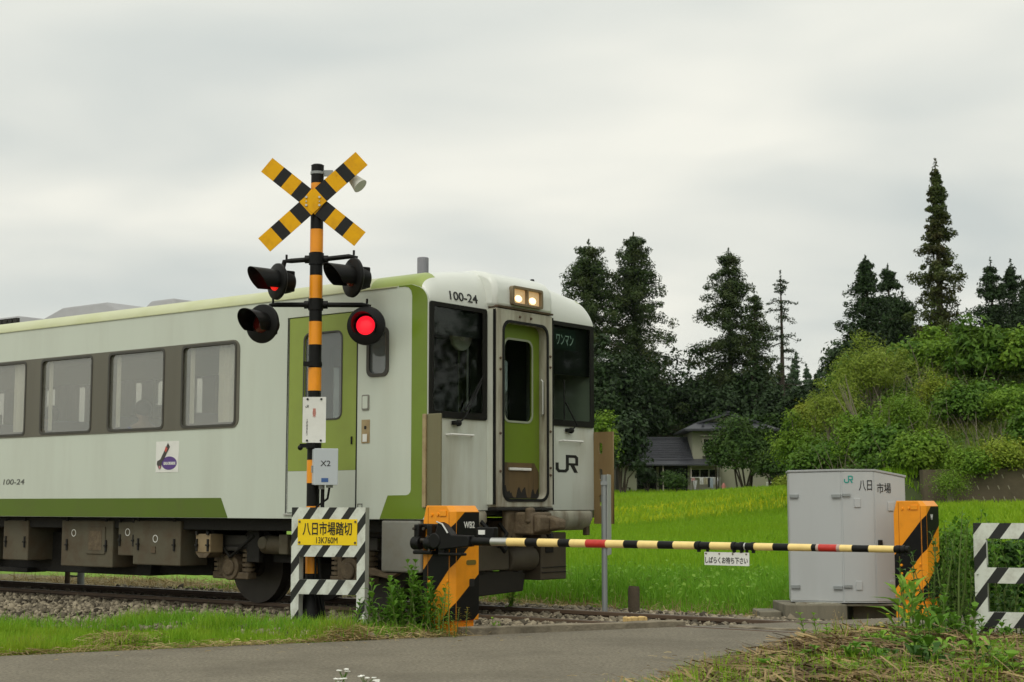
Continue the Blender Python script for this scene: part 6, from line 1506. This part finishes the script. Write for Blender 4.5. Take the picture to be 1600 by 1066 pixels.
# verge along the road on the left
def edge_noise(X): return 0.10 * np.sin(X * 2.1) + 0.06 * np.sin(X * 5.7 + 1)
vc = lambda X, Y: (road_side(X, Y) > 0.03 + 0.04 * np.sin(X * 7)) & (tn(X, Y) < 9.75 + 0.85 * sstep(-5.6, -2.4, X) + 0.1 * np.sin(X * 3)) & (np.hypot(X + 0.56, Y - 14.1) > 0.22)
P1 = scatter(230000, -7.6, -0.62, 10.4, 19.3, vc)
dry = (road_side(P1[:, 0], P1[:, 1]) < 0.10 + edge_noise(P1[:, 0])) | (vnoise(P1[:, 0], P1[:, 1], 1.6, 2) > 0.8)
h1 = (0.085 + 0.05 * vnoise(P1[:, 0], P1[:, 1], 1.2) + 0.02 * sstep(9.6, 10.7, tn(P1[:, 0], P1[:, 1]))) * rng.uniform(0.5, 1.5, len(P1)) * (1 + 1.1 * sstep(0.25, 0.75, vnoise(P1[:, 0], P1[:, 1], 3.1, 7))) * np.clip(0.5 + road_side(P1[:, 0], P1[:, 1]) * 1.6, 0.5, 1)
keep = rng.random(len(P1)) < np.where(P1[:, 1] > 15.5, 0.55, 0.9)
g_, d_ = keep & ~dry, keep & dry & (rng.random(len(P1)) < 0.7)
tl = keep & (tn(P1[:, 0], P1[:, 1]) > 8.9 + 0.6 * sstep(-5, -3, P1[:, 0])) & (rng.random(len(P1)) < 0.09 + 0.12 * (vnoise(P1[:, 0], P1[:, 1], 1.9, 5) > 0.1))
grass('verge_grass', 'short green grass on the verge between the road and the ballast', [blades(P1[g_], h1[g_], 0.006, rng, 0.5)], L_GRS)
grass('tall_verge_grass', 'taller green grass blades at the foot of the ballast', [blades(P1[tl], rng.uniform(0.10, 0.24, tl.sum()), 0.010, rng, 0.55)], L_GRT)
def lying(P, L, w, rng, jit=0.25, mean=None):
    n = len(P); t = rng.uniform(0, 2 * np.pi, n) if mean is None else rng.normal(mean, 0.8, n)
    d = np.stack([np.cos(t), np.sin(t), rng.normal(0.05, jit, n)], 1); s = np.stack([-np.sin(t), np.cos(t), rng.normal(0, 0.4, n)], 1)
    L = (np.broadcast_to(L, (n,)) * rng.uniform(0.5, 1.4, n))[:, None]; m = P + np.array([0, 0, 1]) * (np.abs(rng.normal(0, 0.02, n))[:, None] + 0.012)
    V = np.stack([m - d * L / 2 - s * w / 2, m - d * L / 2 + s * w / 2, m + s * w / 2 + np.array([0, 0, 1]) * L * 0.06, m - s * w / 2 + np.array([0, 0, 1]) * L * 0.06, m + d * L / 2 + s * w / 2, m + d * L / 2 - s * w / 2], 1).reshape(-1, 3)
    b = 6 * np.arange(n)[:, None]
    return V, np.concatenate([b + np.array([0, 1, 2, 3]), b + np.array([3, 2, 4, 5])], 1).reshape(-1, 4)
c0 = np.array(pos(185, 1006, 12.75)[:2]); c1 = np.array(pos(545, 995, 13.35)[:2]); c2 = np.array(pos(645, 990, 13.6)[:2])
hp = [np.concatenate([c + rng.normal(size=(n, 2)) * np.array(s), np.zeros((n, 1))], 1) for c, n, s in ((c0, 1100, (0.15, 0.13)), (c1, 500, (0.14, 0.16)), (c2, 450, (0.2, 0.10)))]
hp = np.concatenate(hp); hp = hp[road_side(hp[:, 0], hp[:, 1]) > -0.04]; hp[:, 2] = zg(hp[:, 0], hp[:, 1]) + rng.uniform(0, 0.07, len(hp))
rim = np.stack([np.array(rl(t)) for t in rng.uniform(-9, 0.5, 3000)]); rim = rim + rng.normal(0, 0.04, rim.shape) + np.array([-0.01, 0.02]); rim = np.concatenate([rim, zg(rim[:, 0], rim[:, 1])[:, None] + 0.02], 1)
grass('dry_verge_grass', 'dry straw coloured grass along the road edge and in small heaps', [blades(P1[d_], h1[d_] * 0.9, 0.006, rng, 0.9), lying(hp, 0.16, 0.005, rng), blades(np.stack([c1[0] + rng.normal(0, 0.12, 700), c1[1] + np.abs(rng.normal(0, 0.14, 700)), np.full(700, -0.03)], 1), rng.uniform(0.06, 0.2, 700), 0.005, rng, 0.8), lying(rim, 0.11, 0.005, rng, 0.12)], L_DRY)
lt = np.concatenate([np.stack([np.array(rl(t)) + np.array([0.447, -0.894]) * abs(rng.normal(0.05, 0.35)) for t in rng.uniform(-9, 0.8, 420)]), np.stack([np.array([1.1 + 0.46 * (y - 10.1) - abs(rng.normal(0, 0.35)), y]) for y in rng.uniform(7, 12, 320)])])
lt = np.concatenate([lt, np.full((len(lt), 1), 0.003)], 1)
V, Q = lying(lt, 0.05, 0.004, rng, 0.02); tag(np_mesh('road_litter', V, Q, L_DRY), 'scattered bits of straw lying on the road near its edges', 'litter', kind='stuff')
# beyond the track
farc = lambda X, Y: (tn(X, Y) > 15.25 + 0.3 * np.sin(X * 2.2)) & (np.hypot(X - 3.9, (Y - 17.4)) > 0.9)
P2 = scatter(26000, -9, 5, 14.5, 27, lambda X, Y: farc(X, Y) & (tn(X, Y) < 17.2))
grass('dry_trackside_grass', 'dry straw and clippings along the far side of the track', [lying(P2, 0.26, 0.008, rng), blades(P2[::3], rng.uniform(0.08, 0.28, len(P2[::3])), 0.008, rng, 1.0)], L_DRY)
P3 = scatter(52000, -9, 6.2, 15.6, 24, lambda X, Y: farc(X, Y) & (tn(X, Y) > 15.9 + 0.35 * np.sin(X * 1.7 + 1)) & (tn(X, Y) < 21))
P3 = P3[(P3[:, 0] < 3.0) | (P3[:, 1] > 18.1)]
hh = np.clip(0.20 + 0.2 * sstep(15.9, 17.3, tn(P3[:, 0], P3[:, 1])) + 0.16 * vnoise(P3[:, 0], P3[:, 1], 1.4), 0.1, 1) * rng.uniform(0.6, 1.3, len(P3))
hh = np.where(P3[:, 0] < -0.3, hh * 0.5, hh)
grass('tall_field_grass', 'lush tall grass at the edge of the field behind the track', [blades(P3, hh, 0.013, rng, 0.5)], L_GRT)
P3b = P3[(rng.random(len(P3)) < 0.05) & (P3[:, 0] > 0)]; n = len(P3b)
cl = P3b + np.stack([rng.normal(0, 0.03, n), rng.normal(0, 0.03, n), rng.uniform(0.12, 0.42, n)], 1)
V, Q = leaf_quads(np.repeat(cl, 3, 0) + rng.normal(0, 0.025, (3 * n, 3)), rng.normal(size=(3 * n, 3)) + np.array([0, 0, 1.2]), 0.055, rng, 1.3)
tag(np_mesh('clover_leaves', V, Q, L_WEEDL), 'pale clover leaves in the tall grass behind the track', 'clover', kind='stuff')
P4 = scatter(190000, -8, 24, 20, 64, lambda X, Y: (tn(X, Y) > 20.5) & (X > -0.08 * Y - 2) & (X < 0.24 * Y + 3))
_n = tn(P4[:, 0], P4[:, 1]); _s = np.round(_n / 0.30) * 0.30 + rng.normal(0, 0.035, len(P4)) - _n; P4[:, 0] += NN[0] * _s; P4[:, 1] += NN[1] * _s
P4[:, 2] -= 0.03 * (1 + vnoise(P4[:, 0], P4[:, 1], 0.7))
grass('rice_plants', 'even bright green rice standing in the field', [blades(P4, rng.uniform(0.24, 0.36, len(P4)), 0.012 + 0.0006 * P4[:, 1], rng, 0.35)], L_RICE)
P5 = scatter(140000, -12, 42, 62, 122, lambda X, Y: (X > -0.08 * Y) & ((X < 0.19 * Y) | (Y < 66)))
yl = (P5[:, 1] < 77) & (rng.random(len(P5)) < 0.33 + 0.4 * vnoise(P5[:, 0], P5[:, 1] * 2, 0.35, 4))
grass('meadow_grass', 'uneven green meadow grass between the rice and the farmhouse', [blades(P5[~yl], rng.uniform(0.25, 0.5, (~yl).sum()), 0.07, rng, 0.5)], L_MEAD)
grass('yellow_weeds', 'yellow flowering weeds in a band across the meadow', [blades(P5[yl], rng.uniform(0.3, 0.5, yl.sum()), 0.06, rng, 0.4)], L_YEL)
P6 = scatter(60000, 4.2, 19, 19, 50.2, lambda X, Y: (X > 0.232 * Y) & (tn(X, Y) > 17.5))
grass('meadow_grass', 'pale green grass in front of the retaining wall on the right', [blades(P6, rng.uniform(0.15, 0.4, len(P6)), 0.012 + 0.0007 * P6[:, 1], rng, 0.6)], L_MEAD)
P7 = scatter(26000, 13, 24, 50.8, 60, lambda X, Y: (X > 0.275 * Y) )
grass('overhanging_grass', 'long drooping grass hanging over the bank above the wall', [blades(P7, rng.uniform(0.5, 1.1, len(P7)), 0.03, rng, 0.9, (0, -0.9, 0))], leafmat('bank_grass', (0.09, 0.19, 0.022), (0.2, 0.31, 0.045), 0.3, clump=(0.24, 0.27, 0.06), cscale=0.5))
Pb = scatter(46000, 11, 30, 52, 76, lambda X, Y: (X > 0.19 * Y))
V, Q = leaf_quads(np.repeat(Pb, 2, 0) + np.stack([rng.normal(0, 0.25, 2 * len(Pb)), rng.normal(0, 0.25, 2 * len(Pb)), rng.uniform(0, 0.8, 2 * len(Pb))], 1), rng.normal(size=(2 * len(Pb), 3)) + np.array([0, -0.4, 0.8]), 0.16, rng, 2.0)
tag(np_mesh('bank_undergrowth', V, Q, L_UND), 'leafy undergrowth covering the bank between the shrubs', 'undergrowth', kind='stuff')
# heap of cut grass at the lower right
mnd = lambda X, Y: ((X - (1.2 + 0.46 * (Y - 10.1))) > -0.10 + 0.08 * np.sin(Y * 6)) & (tn(X, Y) < 11.55)
P8 = scatter(62000, 0.2, 4.6, 6.3, 13, mnd); P8[:, 2] += rng.uniform(0, 0.05, len(P8))
grass('cut_straw', 'brown and straw coloured cut grass heaped beside the road', [lying(P8[:11000], 0.27, 0.010, rng, 0.22, 2.6), lying(P8[11000:24000], 0.14, 0.006, rng, 0.3)], leafmat('cut_straw_blade', (0.12, 0.075, 0.028), (0.44, 0.32, 0.15), 0.1, clump=(0.075, 0.045, 0.02), cscale=3.5))
gm_ = (vnoise(P8[:, 0], P8[:, 1], 2.2, 3) > 0.05) | (P8[:, 1] < 9.2)
P9 = P8[24000:][gm_[24000:]][:7500]
grass('heap_grass', 'green grass sprouting through the cut straw', [blades(P9, rng.uniform(0.05, 0.17, len(P9)), 0.006, rng, 0.6)], L_GRS)

# ------------------------------------------------------------------ leafy weeds, one plant each
def lance(base, dirs, L, w, droop):
    """pointed leaves folded along the middle: 2 quads each"""
    n = len(base); up_ = np.array([0, 0, 1.0]); d = unit(dirs); s = unit(np.cross(d, up_)); L = np.broadcast_to(L, (n,))[:, None]; w = np.broadcast_to(w, (n,))[:, None]
    nn = np.cross(s, d); m = base + d * L * 0.5 + nn * L * 0.05; e = base + d * L - up_ * L * droop
    V = np.stack([base, m + s * w / 2 + nn * w * 0.15, m, e, m - s * w / 2 + nn * w * 0.15, m], 1).reshape(-1, 3)
    b = 6 * np.arange(n)[:, None]
    return V, np.concatenate([b + np.array([0, 1, 3, 2]), b + np.array([0, 5, 3, 4])], 1).reshape(-1, 4)
def weed(name, label, px, py, Y, height, stems, spread, leaf, w, pairs, m, seed, lean=(0, 0), droop=0.25, elev=0.35, group=None, cat='weed'):
    r = np.random.default_rng(seed); p = pos(px, py, Y); g = gz(p.x, Y); t = thing(name, label, cat, (p.x, Y, g), 0, group)
    b = MB(); B_, D_, L_, W_ = [], [], [], []
    for k in range(stems):
        s0 = np.array([r.normal(0, spread), r.normal(0, spread * 0.7), -0.03]); hh_ = height * r.uniform(0.6, 1.08)
        tip = s0 + np.array([lean[0] * hh_ + r.normal(0, 0.13) * hh_, lean[1] * hh_ + r.normal(0, 0.13) * hh_, hh_]); mid = (s0 + tip) / 2 + np.array([r.normal(0, 0.03), r.normal(0, 0.03), 0]) * hh_
        b.tube([(0, 0, -0.08), s0, mid, tip], [0.008 * (0.5 + height), 0.007 * (0.5 + height), 0.005 * (0.5 + height), 0.0025], 5, False)
        a0 = r.uniform(0, 6.28)
        for i in range(pairs):
            f = 0.12 + 0.88 * i / (pairs - 1); q = (1 - f) ** 2 * s0 + 2 * f * (1 - f) * mid + f * f * tip
            for kk in (0, 1):
                az = a0 + i * 1.57 + kk * math.pi + r.normal(0, 0.2); el = elev + 0.5 * f + r.normal(0, 0.15)
                B_.append(q); D_.append([math.cos(az) * math.cos(el), math.sin(az) * math.cos(el), math.sin(el)]); L_.append(leaf * r.uniform(0.65, 1.2) * (1.0 if f < 0.85 else 0.6)); W_.append(w * r.uniform(0.8, 1.2))
    b.build('stems', mat('weed_stem', (0.10, 0.15, 0.03), 0.6, var=0.2), t)
    V, Q = lance(np.array(B_), np.array(D_), np.array(L_), np.array(W_), droop); np_mesh('leaves', V, Q, m, t)
    return t
weed('leafy_weed', 'tall leafy weed against the left side of the armed barrier machine', 655, 975, 13.72, 0.66, 11, 0.08, 0.135, 0.045, 12, L_WEED, 201)
weed('leafy_weed', 'bushy leafy weed left of the tall one by the barrier machine', 628, 975, 13.8, 0.52, 14, 0.11, 0.13, 0.045, 10, L_WEED, 202)
weed('leafy_weed', 'low leafy weed at the right foot of the name sign frame', 603, 975, 13.9, 0.40, 13, 0.10, 0.12, 0.042, 9, L_WEED, 203)
weed('leafy_weed', 'pointed leafy weed in front of the machine, between the bushy weeds and the thin one', 677, 978, 13.62, 0.56, 4, 0.04, 0.12, 0.038, 10, L_WEED, 204)
weed('thin_weed', 'thin many-leaved weed standing in front of the armed barrier machine', 692, 985, 13.45, 0.47, 3, 0.04, 0.085, 0.012, 22, L_WEEDL, 205, elev=0.1)
weed('thin_weed', 'thin weed with yellowing leaves at the foot of the armed barrier machine', 706, 988, 13.5, 0.30, 3, 0.06, 0.07, 0.012, 16, L_SHO, 206, elev=0.1)
weed('small_weed', 'small weed on the ballast just right of the armed barrier machine', 770, 982, 14.25, 0.20, 3, 0.04, 0.07, 0.03, 5, L_WEEDL, 207)
weed('small_weed', 'small weed on the ballast halfway along the timber edge', 855, 976, 14.5, 0.10, 3, 0.04, 0.06, 0.025, 4, L_WEED, 208)
weed('small_weed', 'leafy weed in the straw beyond the rails under the arm', 800, 945, 17.3, 0.26, 4, 0.06, 0.10, 0.04, 6, L_WEEDL, 209)
weed('feather_weed', 'tall feathery weed beside the armless barrier machine', 1476, 985, 11.35, 1.05, 6, 0.08, 0.12, 0.008, 34, L_WEED, 210, elev=0.25, lean=(0.02, 0))
weed('feather_weed', 'shorter feathery weed leaning across the armless barrier machine', 1445, 985, 11.6, 0.85, 3, 0.04, 0.14, 0.008, 26, L_WEEDL, 211, elev=0.2, lean=(-0.06, 0))
weed('feather_weed', 'dark feathery weed between the armless machine and the striped frame', 1502, 985, 11.45, 0.85, 8, 0.09, 0.11, 0.012, 28, L_WEEDD, 212, elev=0.3)
weed('broad_weed', 'broad long-leaved plant rising from the cut grass heap before the armless machine', 1420, 1010, 10.7, 0.46, 3, 0.05, 0.27, 0.055, 5, L_WEEDL, 213, droop=0.1, elev=0.3)
weed('broad_weed', 'second long-leaved plant low on the heap, right of the taller one', 1450, 1015, 10.5, 0.28, 3, 0.06, 0.22, 0.05, 4, L_WEED, 233, droop=0.1, elev=0.25)
weed('leafy_weed', 'leafy green clump on the crest of the heap before the armless machine', 1462, 990, 11.0, 0.42, 9, 0.12, 0.12, 0.05, 8, L_WEED, 234)
weed('leafy_weed', 'dark leafy clump at the left foot of the right striped frame', 1505, 1010, 10.6, 0.22, 9, 0.12, 0.10, 0.04, 8, L_WEED, 235)
weed('leafy_weed', 'leafy green vine at the left tip of the cut grass heap', 1277, 1035, 10.3, 0.30, 3, 0.04, 0.075, 0.05, 7, L_WEEDL, 214, elev=0.2)
weed('leafy_weed', 'broad leaves low on the heap below the vine', 1262, 1052, 9.4, 0.12, 4, 0.10, 0.10, 0.075, 3, L_WEED, 215, elev=0.15)
weed('leafy_weed', 'dark weeds behind the striped frame among the cut grass', 1560, 960, 11.62, 0.75, 10, 0.18, 0.11, 0.045, 10, L_WEEDD, 216)
weed('leafy_weed', 'dark weeds at the right picture edge behind the striped frame', 1612, 960, 11.6, 0.80, 10, 0.18, 0.11, 0.045, 10, L_WEEDD, 217)
weed('leafy_weed', 'tangle of dark green weeds behind the feathery weed', 1488, 950, 11.4, 0.8, 9, 0.16, 0.10, 0.04, 10, L_WEEDD, 218)
weed('leafy_weed', 'light green weeds far beyond the left post of the right striped frame', 1488, 900, 16.9, 1.15, 14, 0.25, 0.13, 0.03, 16, L_WEED, 219)
weed('leafy_weed', 'tall weeds far behind the right striped frame', 1560, 890, 17.5, 1.1, 18, 0.5, 0.13, 0.045, 12, L_WEED, 220)
weed('leafy_weed', 'pale weeds on the crest of the heap in front of the right striped frame', 1555, 1020, 9.7, 0.16, 7, 0.12, 0.09, 0.012, 9, L_WEEDL, 221)
weed('leafy_weed', 'mixed low weeds at the lower right corner', 1580, 1050, 8.6, 0.16, 9, 0.16, 0.08, 0.035, 5, L_WEED, 222)
weed('leafy_weed', 'low weeds at the bottom right, left of the corner weeds', 1490, 1045, 8.9, 0.15, 9, 0.16, 0.075, 0.03, 5, L_WEED, 223)
bush('weed_thicket', 'dense dark green thicket between the armless machine and the right striped frame', 'thicket', 1494, 812, 975, 30, 17.3, L_WEED, 301, 120, 50, 0.075, 0.2, 6)
bush('weed_thicket', 'dark thicket directly behind the right striped frame', 'thicket', 1560, 850, 985, 46, 17.9, L_WEEDD, 302, 140, 60, 0.08, 0.18, 6)
bush('weed_thicket', 'dark thicket at the right picture edge behind the striped frame', 'thicket', 1618, 838, 985, 40, 18.3, L_WEEDD, 303, 130, 60, 0.08, 0.18, 6)
rw = np.random.default_rng(77)
for i in range(16):                                   # small broad-leaved seedlings all over the heap
    px, py = [(1345, 1040), (1370, 1058), (1320, 1060), (1420, 1050), (1450, 1030), (1475, 1012), (1520, 1040), (1545, 1060), (1590, 1020), (1510, 1062), (1600, 1062), (1395, 1035), (1230, 1062), (1535, 1015), (1380, 1000), (1460, 1050)][i]
    weed('heap_weed', 'small ' + ['round-leaved', 'narrow-leaved', 'pale', 'dark'][i % 4] + ' seedling among the cut straw', px, py, 8.3 + (1066 - py) * 0.03, rw.uniform(0.10, 0.2), 5, 0.07, rw.uniform(0.09, 0.17), rw.choice([0.03, 0.055, 0.08]), 4, [L_WEED, L_WEEDL, L_WEEDL, L_WEEDD][i % 4], 400 + i, elev=0.25, group='seedlings on the cut grass heap')
# clover with yellow flowers on the heap
cv = weed('clover_plant', 'low clover with small yellow flowers in the middle of the heap', 1405, 1018, 10.2, 0.20, 16, 0.15, 0.05, 0.042, 5, L_WEEDL, 224, elev=0.2)
b = MB(); rr2 = np.random.default_rng(9)
for k in range(9):
    c = (rr2.normal(0, 0.14), rr2.normal(0, 0.1), rr2.uniform(0.14, 0.25))
    for a in range(5): t = a * 1.2566; b.add([c, (c[0] + 0.012 * math.cos(t - 0.5), c[1] + 0.012 * math.sin(t - 0.5), c[2] + 0.004), (c[0] + 0.016 * math.cos(t), c[1] + 0.016 * math.sin(t), c[2] + 0.003), (c[0] + 0.012 * math.cos(t + 0.5), c[1] + 0.012 * math.sin(t + 0.5), c[2] + 0.004)], [(0, 1, 2, 3)])
b.build('flowers', mat('yellow_petal', (0.85, 0.68, 0.02), 0.6), cv)
# big single leaf low in the heap
for px, py, Y, L_, lab in ((1435, 1036, 9.6, 0.22, 'large pale green heart-shaped leaf lying on the heap below the clover'), (1465, 1058, 9.2, 0.12, 'small round pale leaf at the bottom of the heap')):
    p = pos(px, py, Y); g = gz(p.x, Y); t = thing('creeper_plant', lab, 'plant', (p.x, Y, g)); zt = max(p.z - g, 0.06)
    b = MB(); n = 14; V = [(0, 0, zt)]; F = []
    for i in range(n): a = 6.283 * i / n; rad = L_ / 2 * (1 - 0.25 * math.cos(a) ** 8 * (1 if math.cos(a) < 0 else 0)); V.append((rad * math.cos(a), 0.55 * rad * math.sin(a) - 0.02, zt + 0.35 * rad * math.sin(a) - 0.015 * math.cos(2 * a)))
    for i in range(n): F.append((0, 1 + i, 1 + (i + 1) % n))
    b.add(V, F); b.build('leaf', L_WEEDL, t); b = MB(); b.tube([(0.02, 0.03, -0.02), (0.0, 0.01, zt)], 0.004, 5); b.build('stem', L_WEEDL, t)
# dry stalks on the heap and at the road edge
def stalk(label, px, py, Y, hgt, n, seed):
    r = np.random.default_rng(seed); p = pos(px, py, Y); g = gz(p.x, Y); t = thing('dry_stalk', label, 'dry plant', (p.x, Y, g)); b = MB(); H_ = []
    for k in range(n):
        l = r.normal(0, 0.22); tip = (l * hgt, r.normal(0, 0.1) * hgt, hgt * r.uniform(0.7, 1.1)); b.tube([(0, 0, -0.02), (l * hgt * 0.35, 0, hgt * 0.5), tip], [0.004, 0.003, 0.0015], 5, False)
        for i in range(10): H_.append(np.array(tip) + r.normal(0, 0.012, 3) - np.array([0, 0, r.uniform(0, 0.07)]))
    b.build('stems', mat('dry_stalk_straw', (0.42, 0.33, 0.17), 0.8), t); V, Q = leaf_quads(np.array(H_), r.normal(size=(len(H_), 3)), 0.016, r, 2.0); np_mesh('seed_heads', V, Q, L_DRY, t)
stalk('dry seeded stalk at the road edge left of the heap', 1107, 1066, 8.9, 0.17, 5, 1)
stalk('broken dry stalks on the left part of the heap before the cabinet plinth', 1315, 975, 12.0, 0.26, 4, 2)
stalk('dry stalk before the right half of the grey cabinet', 1362, 965, 12.0, 0.20, 3, 3)
# white yarrow by the camera side of the road
yw = pos(560, 1066, 7.2)
for i, (px, py, Y, lab) in enumerate([(537, 1050, 7.2, 'white flower cluster, leftmost tall one at the bottom of the road'), (570, 1058, 7.1, 'white flower cluster in the middle at the bottom of the road'), (592, 1062, 7.25, 'white flower cluster, right one at the bottom of the road'), (525, 1064, 7.0, 'white flower cluster lowest at the left, cut by the picture bottom')]):
    p = pos(px, py, Y); t = thing('yarrow', lab, 'flower', (p.x, Y, 0.0)); b = MB(); r = np.random.default_rng(60 + i)
    b.tube([(0.02, 0, -0.02), (0.01, 0, p.z * 0.5), (0, 0, p.z - 0.012)], [0.004, 0.0035, 0.002], 5)
    tips = [(r.normal(0, 0.016), r.normal(0, 0.012), p.z + r.normal(0, 0.006)) for k in range(4 if i else 5)]
    for q in tips: b.tube([(0, 0, p.z - 0.04), q], [0.002, 0.0015], 4, False)
    b.build('stem', L_WEED, t); b = MB()
    for q in tips:
        for k in range(7): a = k * 0.9; b.sph((q[0] + 0.008 * math.cos(a) * (k > 0), q[1] + 0.006 * math.sin(a) * (k > 0), q[2] + r.uniform(0, 0.002)), 0.0048, 6, 4, sc_=(1.2, 1.2, 0.6))
    b.build('flower_head', mat('white_petal', (0.8, 0.8, 0.74), 0.7), t, smooth=80)
    n = 14; V, Q = lance(np.array([[0.015, 0, p.z * k / n * 0.8] for k in range(n)]), np.array([[math.cos(k * 2.4), math.sin(k * 2.4), 0.5] for k in range(n)]), 0.05, 0.01, 0.1); np_mesh('leaves', V, Q, L_WEED, t)

# ------------------------------------------------------------------ the damp air between here and the far hill
hz_m = bpy.data.materials.new('haze_air'); hz_m.use_nodes = True
_n = hz_m.node_tree; _n.nodes.remove(_n.nodes['Principled BSDF'])
pv = _n.nodes.new('ShaderNodeVolumePrincipled'); pv.inputs['Color'].default_value = (0.80, 0.88, 0.92, 1); pv.inputs['Density'].default_value = 0.00005; pv.inputs['Anisotropy'].default_value = 0.2
_n.links.new(pv.outputs[0], _n.nodes['Material Output'].inputs['Volume'])
b = MB(); b.box(-1300, 1300, -400, 1900, float(GZ.min()) - 1.0, 70.0)
o = b.build('haze', hz_m, None); tag(o, 'thin damp haze in the distance', 'haze', kind='stuff')
